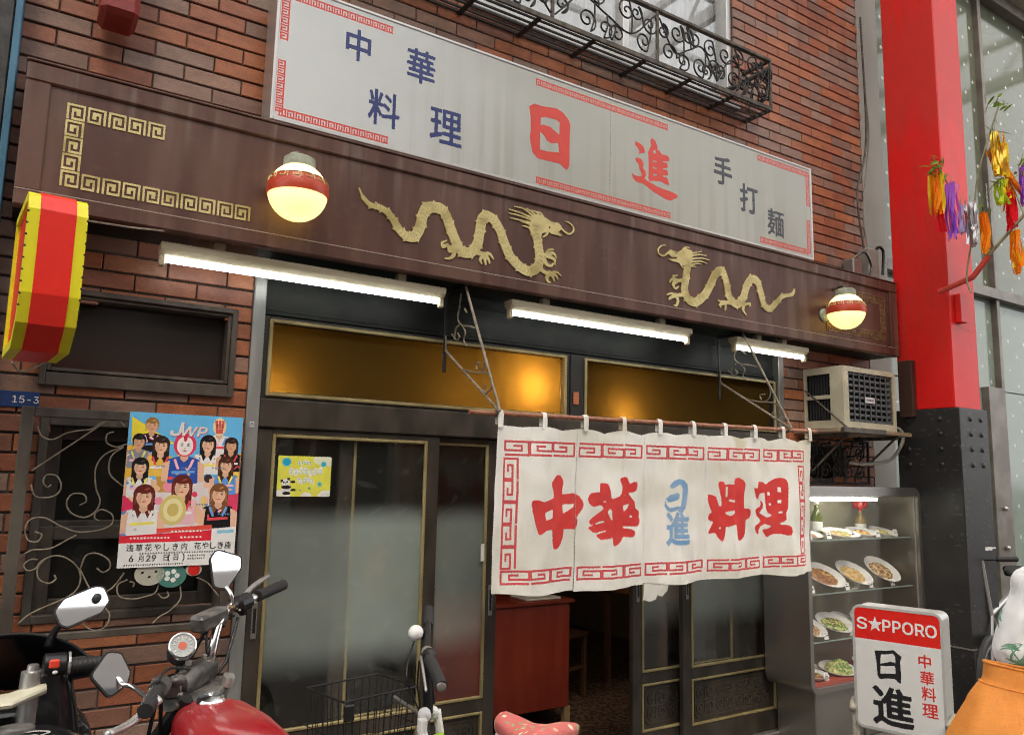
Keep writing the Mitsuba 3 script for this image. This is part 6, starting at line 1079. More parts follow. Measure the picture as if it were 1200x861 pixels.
for k in range(5):
    S = spline([q+LN.normal(0, .012, 3) for q in sw], 6); V = []
    for i, q in enumerate(S): V += [q+[0, 0, -.011], q+[.003, -.006, .011]]
    obj('strip', trimesh.Trimesh(V, [f for i in range(len(S)-1) for f in ((2*i, 2*i+1, 2*i+3), (2*i, 2*i+3, 2*i+2))], process=False), 'm_paper_orange', st_, smooth=True)
tg = np.array(PT['bm_t_tag']); tc = thing('wish_card', 'pale narrow paper wish card hanging on the bamboo branch', 'card')
m = bx(-.021, .021, -.001, .001, -.16, 0); m = move(m, tg, .3); obj('card', m, 'm_paper_tag', tc)
m = cat_([glyph_m for glyph_m in [extr(glyph(c, .024, (0, -.04-.032*k), 1, 6), -.0012, .0008) for k, c in enumerate('日手中')]]); obj('lettering', move(m, tg, .3), 'm_signgrey', tc)

# ------------------------------------------------------------------ neighbouring glass front
ng = thing('glass_building', 'neighbouring shop front of frosted glass with small white crosses, right of the column', 'building')
mat('m_pilaster', grain((.36, .34, .28), (.45, .43, .36), 3, 3, 1), .6)
def ngcol(p, n, uv): return mikit.mix((.20, .235, .19), (.42, .50, .46), mikit.smoothstep(0.5, 3.4, 3.6-p.z+0.3*mikit.fbm(p.x, p.y, p.z, 2)))
mat('m_nglass', (.25, .31, .27), .10, spec=.5); mat('m_nglass_dark_reflection', (.135, .150, .105), .08, spec=.55)  # second one: same glass, dark soffit reflection painted into the upper panes' colour
obj('pilaster', bx(5.365, 5.80, .10, .5, 0, 8.5, .01), 'm_pilaster', ng)
obj('wall', [bx(5.80, 15, .5, .6, 0, 9), bx(5.2, 15, .4995, 6, 9, 9.1)], 'm_pilaster', ng)
NXs = [5.80, 7.36, 7.66, 8.78, 9.95, 11.1, 12.3, 13.5]
NXs = [5.80, 7.37, 7.66, 8.78, 9.95, 11.1, 12.3, 13.5]
for a, b in [(5.80, 7.66)]+list(zip(NXs[2:-1], NXs[3:])):
    for z0, z1 in ((.06, 2.42), (2.50, 3.27), (3.37, 6.34)):
        if z0 == 2.50: z0_, z1_ = 2.43, 3.27
        else: z0_, z1_ = z0, z1
        p_ = obj('pane', bx(a+.03, b-.03, .215, .225, z0_, z1_), 'm_nglass' if z0 < 3.3 else 'm_nglass_dark_reflection', ng)
        mk = []
        ni, nj = int((b-a-.06)/.135), int((z1_-z0_)/.135)
        for i in range(ni):
            for j in range(nj):
                if (i+j) % 2: continue
                x, z = a+.03+(i+.5)*(b-a-.06)/ni, z0_+(j+.5)*(z1_-z0_)/nj
                for (sx, sz) in ((.019, .0065), (.0065, .019)):
                    mk.append(trimesh.Trimesh([[x-sx, .2145, z-sz], [x+sx, .2145, z-sz], [x+sx, .2145, z+sz], [x-sx, .2145, z+sz]] if sx > sz else [[x-sx, .2141, z-sz], [x+sx, .2141, z-sz], [x+sx, .2141, z+sz], [x-sx, .2141, z+sz]], [[0, 1, 2], [0, 2, 3]], process=False))
        if mk and b < 11.2: obj('crosses', mk, 'm_nmark' if 'm_nmark' in scene else mat('m_nmark', (.62, .66, .62), .5), p_, kind='stuff')
mat('m_nframe', grain((.15, .135, .115), (.22, .20, .175), 5, 5, 5), .4, .3)
for x in NXs[2:]: obj('mullion', bx(x-.028, x+.028, .16, .24, 0 if x > 7.5 else 0, 6.34, .004), 'm_nframe', ng)
obj('mullion', bx(7.37, 7.63, .15, .2142, 0.0, 2.44, .004), 'm_nframe', ng)
obj('transom', bx(5.8, 14, .14, .25, 3.272, 3.368, .004), 'm_nframe', ng)
obj('head_frame', bx(5.8, 14, .12, .26, 6.342, 6.46, .004), 'm_nframe', ng)
obj('soffit_panel', bx(5.8, 14, -.02, .27, 6.461, 8.2, .01), 'm_pilaster', ng)
obj('door_knob', [ball((7.50, .135, 1.36), .022), ball((7.50, .135, 1.02), .022)], 'm_alu', ng, smooth=True)

# ------------------------------------------------------------------ other side of the street and the arcade roof (reflections)
mat('m_opp1', (.30, .28, .25), .8); mat('m_opp2', (.22, .13, .10), .8); mat('m_opp3', (.36, .34, .32), .8); mat('m_oppwin', (.03, .035, .04), .08); mat('m_awning', (.45, .05, .05), .7); mat('m_awning2', (.05, .15, .10), .7); mat('m_awning3', (.60, .56, .48), .7)
for k, (x0, x1, h, m_, aw, lb) in enumerate(((-12, -3, 7.5, 'm_opp1', 'm_awning2', 'grey shop across the street with a green awning'), (-2.9, 4, 6.5, 'm_opp3', 'm_awning', 'pale shop across the street with a red awning'), (4.1, 13, 8, 'm_opp2', 'm_awning3', 'brown shop across the street with a cream awning'))):
    b_ = thing('shop_building', lb, 'building')
    obj('wall', bx(x0, x1, -15, -9.3, 0, h, .02), m_, b_)
    n_ = int((x1-x0)/2.2)
    for i in range(n_):
        xa = x0+.4+i*(x1-x0-.4)/n_
        obj('window', bx(xa, xa+1.4, -9.299, -9.25, 3.6, 5.2), 'm_oppwin', b_); obj('shop_window', bx(xa, xa+1.6, -9.299, -9.25, .5, 2.4), 'm_oppwin', b_)
    q = Polygon([(-9.29, 3.1), (-8.1, 2.55), (-8.1, 2.45), (-9.29, 2.6)]); mm = ext2(q, x1-x0-.6); mm.apply_transform(np.array([[0, 0, 1, x0+.3], [1, 0, 0, 0], [0, 1, 0, 0], [0, 0, 0, 1.0]])); obj('awning', mm, aw, b_)
ar = thing('arcade_roof', 'open steel trusses of the street arcade high above', 'arcade roof')
mat('m_truss', (.55, .55, .53), .5)
for x in np.arange(-8.5, 14, 2.8): obj('truss', [bx(x-.06, x+.06, -9.2, -.3, 8.35, 8.55)]+[tube([(x, -9+k*1.1, 8.45), (x, -8.45+k*1.1, 9.15 if k % 2 == 0 else 9.15)], .03, 6) for k in range(8)]+[bx(x-.05, x+.05, -9.2, -.3, 9.1, 9.2)], 'm_truss', ar)
for y in np.arange(-9, 0, 1.45): obj('purlin', bx(-9, 14, y-.04, y+.04, 9.21, 9.3), 'm_truss', ar)
# ------------------------------------------------------------------ motorcycles
def loft(secs, n=24, ex=2.4):
    """secs: (centre, right, up, half width, half height above, half height below)"""
    V = []; th = np.arange(n)/n*2*np.pi
    for c, r, u, a, hb, lb in secs:
        c, r, u = map(lambda q: np.array(q, float), (c, r, u))
        cs, sn = np.cos(th), np.sin(th); x = a*np.sign(cs)*np.abs(cs)**(2/ex); y = np.sign(sn)*np.abs(sn)**(2/ex); y = np.where(y > 0, y*hb, y*lb)
        V.append(c+x[:, None]*r+y[:, None]*u)
    V = np.vstack(V); k = len(secs); F = []
    for i in range(k-1):
        for j in range(n): a, b = i*n+j, i*n+(j+1) % n; F += [(a, b, b+n), (a, b+n, a+n)]
    V = np.vstack([V, V[:n].mean(0), V[-n:].mean(0)]); c0, c1 = len(V)-2, len(V)-1
    for j in range(n): F += [(c0, (j+1) % n, j), (c1, (k-1)*n+j, (k-1)*n+(j+1) % n)]
    m = trimesh.Trimesh(V, F, process=False)
    if m.volume < 0: m.invert()
    return m
def wheel(parent, c, axis, R, w, spokes=True, disc=True):
    c = np.array(c, float)
    pr = [(R-.05, -w*.4), (R-.012, -w*.5), (R, -w*.2), (R, w*.2), (R-.012, w*.5), (R-.05, w*.4), (R-.05, -w*.4)]
    k = obj('wheel', lathe(pr, 40, axis, c), 'm_rubber', parent, smooth=30)
    obj('rim', lathe([(R-.075, -w*.3), (R-.0505, -w*.38), (R-.0505, w*.38), (R-.075, w*.3), (R-.075, -w*.3)], 40, axis, c), 'm_alu', k, smooth=30)
    e1 = np.cross(axis, [0, 0, 1]); e1 /= np.linalg.norm(e1); e2 = np.cross(axis, e1); ax = np.array(axis)/np.linalg.norm(axis)
    obj('hub', cyl(c-ax*w*.5, c+ax*w*.5, .03, 14), 'm_alu', k)
    if spokes: obj('spokes', [cyl(c+ax*(.02 if j % 2 else -.02)+.028*(e1*math.cos(t+.4)+e2*math.sin(t+.4)), c+(R-.074)*(e1*math.cos(t)+e2*math.sin(t)), .0015, 4) for j, t in enumerate(np.arange(28)/28*2*np.pi)], 'm_chrome', k, kind='stuff')
    return k
def Pt(k): return np.array(PT[k], float)
def dusty(c, d): return mikit.proc(lambda p, n, uv: mikit.mix(c, d, mikit.smoothstep(.35, .75, mikit.fbm(p.x*7, p.y*7, p.z*7, 3))*dr.clip(n.z, 0, 1)*0.45))
mat('m_redtank', dusty((0.30, 0.008, 0.014), (0.30, 0.10, 0.09)), .13, clearcoat=1.0, clearcoat_gloss=.9)
mat('m_engine', grain((.16, .155, .145), (.26, .25, .23), 30, 30, 30), .45, .6)
mat('m_castgrey', grain((.07, .07, .066), (.20, .19, .175), 25, 25, 25), .42, .5)
def mirror_(parent, c, n_, w, h, m='m_mirror', shape=None, roll=0):
    n_ = np.array(n_, float); n_ /= np.linalg.norm(n_); r_ = np.cross([0, 0, 1], n_); r_ /= np.linalg.norm(r_); u_ = np.cross(n_, r_)
    r2 = r_*math.cos(roll)+u_*math.sin(roll); u2 = -r_*math.sin(roll)+u_*math.cos(roll)
    g = Polygon([(a*w, b*h) for a, b in (shape or [(-.5, .25), (-.38, .5), (.45, .42), (.5, .1), (.2, -.5), (-.2, -.5)])]).buffer(-.012).buffer(.012, quad_segs=4)
    c = np.array(c, float)
    k = obj('mirror', place2(ext2(g.buffer(.004), .016), c-n_*.017, r2, u2), 'm_black', parent, smooth=30)
    obj('mirror_glass', place2(ext2(g, .0015), c-n_*.0008, r2, u2), m, k)
    return k
tocam = lambda p: (CAM-np.array(p))/np.linalg.norm(CAM-np.array(p))

rb = thing('motorcycle', 'dusty red cruiser motorcycle with chrome handlebar parked in front of the poster', 'motorcycle')
hd = np.array([-.22, .975, 0]); hd /= np.linalg.norm(hd); rt = np.array([hd[1], -hd[0], 0]); UP = np.array([0, 0, 1.0])
hf = np.array([-.70, .71, 0]); hf /= np.linalg.norm(hf); rf_ = np.array([hf[1], -hf[0], 0])
def rbp(s, x, z): return np.array([.488, -1.235, 0]) - hd*s + rt*x + UP*z
secs = []
for s, a, zc, ht, lb in ((-.005, .030, .925, .020, .02), (.010, .062, .93, .040, .05), (.045, .092, .935, .056, .08), (.11, .114, .930, .066, .10), (.20, .124, .920, .066, .11), (.30, .120, .905, .060, .10), (.39, .100, .890, .045, .08), (.46, .065, .875, .025, .05), (.485, .02, .865, .01, .02)):
    secs.append((rbp(s, -.018, zc), rt, UP, a*.88, ht, lb))
tk = obj('fuel_tank', loft(secs, 32, 2.5), 'm_redtank', rb, smooth=True)
cp = rbp(.085, -.022, .992)
obj('filler_cap', lathe([(.0001, .014), (.028, .012), (.034, .006), (.036, -.012), (.0001, -.012)], 28, axis=(-.05, -.18, 1), at=cp), 'm_chrome', tk, smooth=30)
obj('tank_badge', [loft([(rbp(.13+.0*k, sx*(.1225), .90), hd, UP, .05, .012, .012), (rbp(.13, sx*.1275, .90), hd, UP, .045, .010, .010)], 16) for k in (0,) for sx in (-1, 1)], 'm_alu', tk)
obj('seat', loft([(rbp(.43, 0, .84), rt, UP, .08, .03, .03), (rbp(.52, 0, .82), rt, UP, .13, .04, .04), (rbp(.72, 0, .80), rt, UP, .15, .045, .04), (rbp(.86, 0, .86), rt, UP, .13, .05, .04), (rbp(1.12, 0, .88), rt, UP, .10, .03, .03)], 20), 'm_blackmatte', rb, smooth=True)
obj('engine', [bx(-.13, .13, -.2, .2, .28, .52, .03)], 'm_engine', rb, xf=T().translate([float(v) for v in rbp(.35, 0, 0)]).rotate([0, 0, 1], math.degrees(math.atan2(-hd[0], hd[1]))))
obj('cylinder_fins', [move(bx(-.085, .085, -.07, .07, .53+.016*k, .538+.016*k), rbp(.22, 0, 0), math.atan2(-hd[0], hd[1])) for k in range(16)]+[move(bx(-.085, .085, -.07, .07, .53+.016*k, .538+.016*k), rbp(.44, 0, 0), math.atan2(-hd[0], hd[1])) for k in range(14)], 'm_engine', rb, kind='stuff')
obj('frame_tube', [tube(spline([rbp(.0, sx*.05, .93), rbp(.05, sx*.10, .6), rbp(.2, sx*.13, .25), rbp(.7, sx*.13, .25), rbp(.85, sx*.11, .55), rbp(.5, sx*.08, .82)], 5), .016, 8) for sx in (-1, 1)], 'm_black', rb, smooth=True)
obj('exhaust_pipe', tube(spline([rbp(.2, .1, .6), rbp(.1, .16, .4), rbp(.4, .19, .28), rbp(1.2, .2, .3)], 6), .03, 10), 'm_chrome', rb, smooth=True)
fw = np.array([.476, -1.197, 0])+hf*.46; wheel(rb, (fw[0], fw[1], .315), rf_, .315, .10)
rw = rbp(1.05, 0, .31); wheel(rb, rw, rt, .31, .13)
obj('front_fender', [tube([(fw+hf*.345*math.cos(t)+UP*(.315+.345*math.sin(t))) for t in np.linspace(.3, 2.6, 16)], .05, 8)], 'm_redtank', rb, smooth=True)
obj('rear_fender', [tube([(rw-hd*.345*math.cos(t)+UP*(.345*math.sin(t))) for t in np.linspace(.1, 2.4, 16)], .07, 8)], 'm_redtank', rb, smooth=True)
cl = np.array([.476, -1.197, 0])
for sx in (-1, 1):
    top_ = cl+rf_*sx*.095-hf*.035+UP*1.0; ax_ = fw+rf_*sx*.075+UP*.315
    obj('fork', [tube([top_, top_+(ax_-top_)*.45], .019, 12), tube([top_+(ax_-top_)*.42, ax_], .026, 12)], 'm_chrome' if sx > 0 else 'm_black', rb, smooth=30)
obj('fork_yoke', [loft([(cl+rf_*-.12+UP*z, hf, UP, .028, .014, .014), (cl+UP*z-hf*.02, hf, UP, .05, .018, .018), (cl+rf_*.12+UP*z, hf, UP, .028, .014, .014)], 14) for z in (.985, .84)]+[cyl(cl+UP*.82-hf*.01, cl+UP*.985-hf*.02, .03, 12)], 'm_castgrey', rb, smooth=30)
obj('handlebar_clamp', [loft([(cl+rf_*-.075+UP*1.02, hf, UP, .024, .026, .03), (cl+rf_*-.02+UP*1.035, hf, UP, .030, .028, .04), (cl+rf_*.05+UP*1.045, hf, UP, .026, .024, .04)], 14)]+[cyl(cl+rf_*x+UP*1.0, cl+rf_*x+UP*1.066, .008, 8) for x in (-.05, .02)], 'm_castgrey', rb, smooth=30)
obj('headlight', loft([(cl+hf*.07+UP*.76, rf_, UP, .04, .04, .04), (cl+hf*.10+UP*.76, rf_, UP, .065, .065, .065), (cl+hf*.16+UP*.76, rf_, UP, .07, .07, .07), (cl+hf*.172+UP*.76, rf_, UP, .05, .05, .05)], 24, 2), 'm_chrome', rb, smooth=30)
Rr = [Pt(f'rb_r{k}') for k in range(6)]; Lr = [Pt(f'rb_l{k}') for k in range(5)]
obj('handlebar', tube(spline([cl+rf_*.0+UP*1.035]+[cl+rf_*.05+UP*1.04]+Rr[:5], 6), .0125, 12), 'm_chrome', rb, smooth=True)
obj('handlebar', tube(spline([cl+rf_*-.01+UP*1.035, cl+rf_*-.06+UP*1.035]+Lr[:4], 6), .0125, 12), 'm_chrome', rb, smooth=True)
def grip(a, b, r, m='m_rubber'):
    a, b = np.array(a), np.array(b); return tube([a+(b-a)*t for t in np.linspace(0, 1, 24)], [r*(.93 if (k % 3 == 0 and 0 < k < 23) else 1.0) for k in range(24)], 14)
obj('grip', grip(Rr[4]+(Rr[5]-Rr[4])*.05, Rr[5], .0165), 'm_rubber', rb, smooth=30)
obj('grip', grip(Lr[3], Lr[4], .0175), 'm_rubber', rb, smooth=30)
sd = (Rr[4]-Rr[3])/np.linalg.norm(Rr[4]-Rr[3])
obj('switch_housing', [tube([Rr[3]+sd*.00, Rr[3]+sd*.008, Rr[3]+sd*.05, Rr[3]+sd*.058], [.014, .024, .024, .016], 12), tube([Rr[3]+sd*.03-UP*.01, Rr[3]+sd*.035-UP*.034], [.018, .012], 10)], 'm_black', rb, smooth=30)
obj('switch_button', [ball(Rr[3]+sd*x+np.array([-.006, -.016, -.014]), .0055, sub=2) for x in (.022, .042)], 'm_card', rb)
obj('switch_housing', tube([Lr[2], Lr[2]+(Lr[3]-Lr[2])*.8], .022, 12), 'm_castgrey', rb)
rs_ = Pt('rb_res'); bd_ = Rr[2]-rs_; ax1 = sd
mres = bx(-.052, .052, -.024, .024, -.022, .022, .008); M4 = np.eye(4); M4[:3, 0] = ax1; q_ = np.cross(UP, ax1); q_ /= np.linalg.norm(q_); M4[:3, 1] = q_; M4[:3, 2] = np.cross(ax1, q_); M4[:3, 3] = rs_+np.array([-.012, -.01, -.005]); mres.apply_transform(M4)
obj('brake_reservoir', mres, 'm_castgrey', rb, smooth=30)
obj('brake_lever', tube(spline([Pt('rb_lev0')+[0, 0, .012], (Pt('rb_lev0')+Pt('rb_lev1'))/2+[0, .01, .012], Pt('rb_lev1')], 5), [.008]*9+[.0065, .0085], 8), 'm_alu', rb, smooth=True)
obj('clutch_lever', tube(spline([Pt('rb_clu0'), Pt('rb_clu1'), Pt('rb_clu2')], 5), [.012, .011, .0105, .010, .0095, .009, .009, .0088, .0085, .009, .011], 8), 'm_alu', rb, smooth=True)
obj('mirror_stalk', tube(spline([Pt('rb_mirRb'), Pt('rb_mirRb')+[-.006, 0, .03], Pt('rb_mirR')-[0, 0, .04]], 4), .006, 8), 'm_chrome', rb, smooth=True)
c_ = Pt('rb_mirR'); mirror_(rb, c_, tocam(c_)+np.array([.16, -.833, .529]), .084, .10, roll=-.20)
obj('mirror_stalk', tube(spline([Pt('rb_mirLb'), Pt('rb_mirLm')+[0, 0, .004], Pt('rb_mirLm')+[-.018, .01, .008], Pt('rb_mirL')+[.016, -.0, -.01]], 4), .0055, 8), 'm_chrome', rb, smooth=True)
c_ = Pt('rb_mirL'); mirror_(rb, c_, tocam(c_)+np.array([.22, -.85, .46]), .082, .100, shape=[(-.5, .02), (-.1, .5), (.25, .45), (.5, 0.0), (.42, -.25), (-.02, -.5), (-.2, -.3)])
sc_ = Pt('rb_spd'); sn_ = tocam(sc_)*.85+np.array([.10, 0, .32]); sn_ /= np.linalg.norm(sn_)
sp_ = obj('speedometer', lathe([(.0001, -.075), (.026, -.072), (.031, -.055), (.0315, -.004), (.0001, -.004)], 28, sn_, sc_), 'm_blackmatte', rb, smooth=30)
obj('ring', lathe([(.0275, -.002), (.0295, .004), (.0335, .002), (.0345, -.008), (.0325, -.010), (.0275, -.002)], 32, sn_, sc_), 'm_chrome', sp_, smooth=40)
obj('dial', lathe([(.0001, -.001), (.0275, -.001), (.0275, -.003), (.0001, -.003)], 28, sn_, sc_), 'm_dial' if mat('m_dial', (.34, .36, .36), .4) else '', sp_)
e1 = np.cross(UP, sn_); e1 /= np.linalg.norm(e1); e2 = np.cross(sn_, e1)
obj('dial_marks', [cyl(sc_+sn_*.0002+.018*(e1*math.cos(t)+e2*math.sin(t)), sc_+sn_*.0002+.0245*(e1*math.cos(t)+e2*math.sin(t)), .0011, 5) for t in np.linspace(-.7, 3.84, 11)], 'm_white', sp_)
obj('dial_centre', lathe([(.0001, .0005), (.010, .0002), (.010, -.0015), (.0001, -.0015)], 16, sn_, sc_), mat('m_orangered', (.55, .10, .05), .5), sp_)
obj('speedometer_bracket', tube([sc_-sn_*.07, cl+UP*1.0+hf*.03], .012, 8), 'm_castgrey', rb)
obj('cable', [tube(spline(q, 6), .0048, 6) for q in ([Rr[3]+[.012, .01, -.035], Rr[2]+[.03, .03, -.10], Rr[1]+[.03, .04, -.10], cl+hf*.05+UP*.93], [Lr[3]+[0, 0, -.03], Lr[2]+[-.02, .02, -.14], cl+rf_*-.1+hf*.06+UP*.80], [Lr[2]+[0, 0, -.02], Lr[1]+[-.02, 0, -.12], cl+rf_*-.06+hf*.04+UP*.75], [rs_, rs_+[-.03, .03, -.08], cl+hf*.08+UP*.95])], 'm_black', rb, smooth=True)
obj('ignition_lock', lathe([(.0001, .012), (.014, .012), (.018, .004), (.02, -.012), (.0001, -.012)], 20, axis=(.1, -.3, 1), at=cl+rf_*.055-hf*.055+UP*1.008), 'm_alu', rb, smooth=30)
for mm_ in (ball(Lr[2]+[-.01, -.02, .012], .017, (1, 1, .8), 2), ball(Lr[1]+[.005, -.02, .0], .018, (1.2, 1, .8), 2), bx(*(np.array([-.02, .02])+Lr[1][0]), *(np.array([-.015, .015])+Lr[1][1]), *(np.array([-.045, -.012])+Lr[1][2]), .005)): obj('lever_clamp', mm_, 'm_castgrey', rb, smooth=40)

bo = [cl+rf_*x+UP*1.068-hf*.004 for x in (-.05, .02)]+[cl+rf_*x+UP*1.004-hf*.02 for x in (-.1, .1)]
for p_ in bo: obj('bolt', lathe([(.0001, .008), (.007, .008), (.008, .005), (.008, -.004), (.0001, -.004)], 6, at=p_), 'm_alu', rb)
for k, q in enumerate(([Lr[3]+[.0, .0, .02], Lr[2]+[.02, .02, .03], Lr[0]+[.02, .03, .0], cl+hf*.04+UP*.9], [Rr[3]+[0, .01, -.03], Rr[1]+[.02, .02, .02], cl+rf_*.06+hf*.03+UP*.9], [Rr[2]+[0, 0, .012], Rr[1]+[-.022, -.004, .01], cl+rf_*.02-hf*.01+UP*1.07], [sc_-sn_*.07, cl+rf_*-.03+hf*.05+UP*.9])): obj('cable', tube(spline(q, 6), .0036, 6), 'm_black', rb, smooth=True)
obj('cable_tie', lathe([(.0135, -.004), (.0155, -.004), (.0155, .004), (.0135, .004), (.0135, -.004)], 12, axis=Rr[2]-Rr[1], at=(Rr[1]+Rr[2])/2), 'm_black', rb)
# black sports motorcycle, half outside the picture on the left
kb = thing('motorcycle', 'black sports motorcycle with smoked screen and clip-on grip at the left edge', 'motorcycle')
bh = np.array([-.10, .995, 0]); bh /= np.linalg.norm(bh); br = np.array([bh[1], -bh[0], 0])
def kp(s, x, z): return np.array([.060, -1.10, 0]) + bh*s + br*x + UP*z
mat('m_gloss', (.010, .010, .011), .10, clearcoat=1.0, clearcoat_gloss=.95)
mat('m_smoke', (.018, .018, .020), .06, spec=.8)
secs = [(kp(s, 0, z), br, UP, a, h1, h2) for s, a, z, h1, h2 in ((-.10, .03, .905, .02, .03), (-.12, .085, .91, .05, .08), (-.17, .13, .915, .062, .11), (-.26, .155, .915, .062, .13), (-.36, .145, .895, .055, .12), (-.45, .11, .865, .045, .09), (-.53, .06, .83, .03, .05), (-.55, .02, .82, .01, .02))]
tk = obj('fuel_tank', loft(secs, 32, 2.6), 'm_gloss', kb, smooth=True)
scene['m_decal'] = {'type': 'twosided', 'bsdf': {'type': 'principled', 'base_color': rgb((.45, .45, .42)), 'roughness': .3}}
tm_ = loft(secs, 32, 2.6)
def drape_on(mesh, g, o, r_, u_, direction, lift=.0015, size=.01):
    ms = []
    for p in polys(g):
        v, f = trimesh.creation.triangulate_polygon(p, engine='earcut'); v3, f = trimesh.remesh.subdivide_to_size(np.column_stack([v, np.zeros(len(v))]), f, size, max_iter=10)
        org = np.array(o)+v3[:, :1]*np.array(r_)+v3[:, 1:2]*np.array(u_); dd = np.tile(np.array(direction, float)/np.linalg.norm(direction), (len(org), 1))
        loc, ri, ti = mesh.ray.intersects_location(org, dd, multiple_hits=False)
        P_ = np.full((len(org), 3), np.nan); P_[ri] = loc-dd[ri]*lift
        ok = ~np.isnan(P_[f]).any(axis=(1, 2)); 
        if ok.any(): ms.append(trimesh.Trimesh(np.nan_to_num(P_), f[ok], process=False))
    return trimesh.util.concatenate(ms) if ms else None
ring_ = affinity.rotate(affinity.scale(Point(0, 0).buffer(1), .085, .030), 12)
dm_ = drape_on(tm_, ring_.difference(affinity.scale(ring_, .90, .75)).union(affinity.scale(ring_, .7, .18)), kp(-.255, -.02, 1.3), br, bh, (0, 0, -1))
if dm_ is not None: obj('decal', dm_, 'm_decal', tk)
obj('filler_cap', lathe([(.0001, .008), (.034, .008), (.040, .003), (.042, -.01), (.0001, -.01)], 24, axis=(0, .1, 1), at=kp(-.19, -.0, .977)), 'm_castgrey', tk, smooth=30)
obj('seat', loft([(kp(-.52, 0, .80), br, UP, .11, .04, .04), (kp(-.75, 0, .80), br, UP, .14, .04, .05), (kp(-.95, 0, .90), br, UP, .10, .05, .05), (kp(-1.15, 0, .97), br, UP, .04, .02, .02)], 20), 'm_blackmatte', kb, smooth=True)
obj('fairing', loft([(kp(-.02, 0, .84), br, UP, .20, .12, .25), (kp(.10, 0, .84), br, UP, .215, .13, .33), (kp(.26, 0, .83), br, UP, .20, .13, .30), (kp(.42, 0, .80), br, UP, .13, .10, .16), (kp(.52, 0, .78), br, UP, .04, .05, .06)], 28, 2.6), 'm_gloss', kb, smooth=True)
obj('side_panel', [loft([(kp(-.08, sx*.19, .74), bh, UP, .10, .10, .30), (kp(-.08, sx*.225, .72), bh, UP, .08, .07, .26)], 20) for sx in (-1, 1)], 'm_gloss', kb, smooth=30)
# screen: a thin curved shell over the nose
V, F = [], []
nu, nv = 22, 14
for j in range(nv+1):
    t = j/nv
    s_ = .44-.36*t; zc = .925+.215*t**.75; hw = .115+.075*t
    for i in range(nu+1):
        a = (i/nu-.5)*math.pi*.92
        V.append(kp(s_-.13*(1-math.cos(a))*(.6+.4*t)-.03*t, hw*math.sin(a), zc-(.11*(1-math.cos(a))*(.35+.65*t))))
for j in range(nv):
    for i in range(nu): a = j*(nu+1)+i; F += [(a, a+1, a+nu+2), (a, a+nu+2, a+nu+1)]
V = np.array(V); cen = kp(.1, 0, .85); W_ = V-cen; W_ = cen+W_*.985
Fb = [(a+len(V), c+len(V), b+len(V)) for a, b, c in F]
edge = [i for i in range(nu+1)]+[(j+1)*(nu+1)-1 for j in range(1, nv+1)]+[nv*(nu+1)+i for i in range(nu-1, -1, -1)]+[j*(nu+1) for j in range(nv-1, 0, -1)]
Fe = []
for a, b in zip(edge, edge[1:]+edge[:1]): Fe += [(a, a+len(V), b+len(V)), (a, b+len(V), b)]
obj('windscreen', trimesh.Trimesh(np.vstack([V, W_]), F+Fb+Fe, process=False), 'm_smoke', kb, smooth=50)
obj('screen_edge', tube([V[k] for k in edge[nu:nu+nv+nu+1]], .0035, 6), 'm_blackmatte', kb, smooth=True)
mb = Pt('bb_mirb'); mc = Pt('bb_mir')
obj('mirror_stalk', tube(spline([mb-[0, 0, .03], mb+[.012, -.02, .012], mc+[-.022, .01, -.028]], 4), [.011, .010, .010, .009, .009, .008, .008, .008, .010], 8), 'm_black', kb, smooth=True)
mirror_(kb, mc, tocam(mc)+np.array([.10, -.835, .540]), .118, .072, shape=[(-.5, .12), (-.28, .42), (.30, .5), (.47, .40), (.5, -.10), (.30, -.40), (-.36, -.5), (-.46, -.36)], roll=.30)
mo = obj('mirror_bead', lathe([(.0001, .003), (.010, .002), (.0105, -.002), (.0001, -.003)], 16, tocam(mc)+np.array([.10, -.835, .540]), mc+np.array([.030, -.006, .020])), 'm_black', kb)
g0, g1 = Pt('bb_grip0'), Pt('bb_grip1')
obj('grip', grip(g0, g1, .0165), 'm_rubber', kb, smooth=30)
obj('bar_end', cyl(g1, g1+(g1-g0)*.12, .013, 12), 'm_alu', kb)
obj('brake_lever', tube(spline([g0+[-.01, .04, .005], (g0+g1)/2+[0, .055, .004], g1+[.0, .045, -.002]], 5), .006, 8), 'm_black', kb, smooth=True)
sw_ = Pt('bb_sw')
ho = obj('switch_housing', tube([sw_-[.022, 0, 0], sw_-[.018, 0, 0], sw_+[.026, 0, 0], sw_+[.03, 0, 0]], [.016, .026, .026, .018], 14), 'm_black', kb, smooth=30)
obj('kill_switch', bx(sw_[0]-.010, sw_[0]+.012, sw_[1]-.030, sw_[1]-.022, sw_[2]-.004, sw_[2]+.016, .003), mat('m_switchred', (.75, .06, .03), .4), ho)
obj('starter_button', ball(sw_+[.004, -.024, -.014], .006, (1, .6, .7), 2), 'm_card', ho)
obj('ring', [tube([sw_+[.034, .0, .0]+.024*np.array([0, math.cos(t), math.sin(t)]) for t in np.linspace(0, 6.2, 14)], .003, 5)], 'm_alu', ho)
mat('m_cream', grain((.50, .48, .36), (.60, .57, .44), 10, 10, 10), .35)
cc_ = Pt('bb_clamp')
obj('top_yoke', loft([(cc_+[.05, -.02, -.02], bh, UP, .030, .012, .014), (cc_+[-.02, -.05, -.035], bh, UP, .045, .012, .014), (cc_+[-.14, -.04, -.04], bh, UP, .035, .012, .014)], 14), 'm_cream', kb, smooth=30)
for x in (.022, -.19): obj('fork_cap', lathe([(.0001, .035), (.012, .035), (.014, .022), (.024, .02), (.026, -.02), (.022, -.3), (.0001, -.3)], 18, at=cc_+[x, -.012, -.002]), 'm_alu', kb, smooth=30)
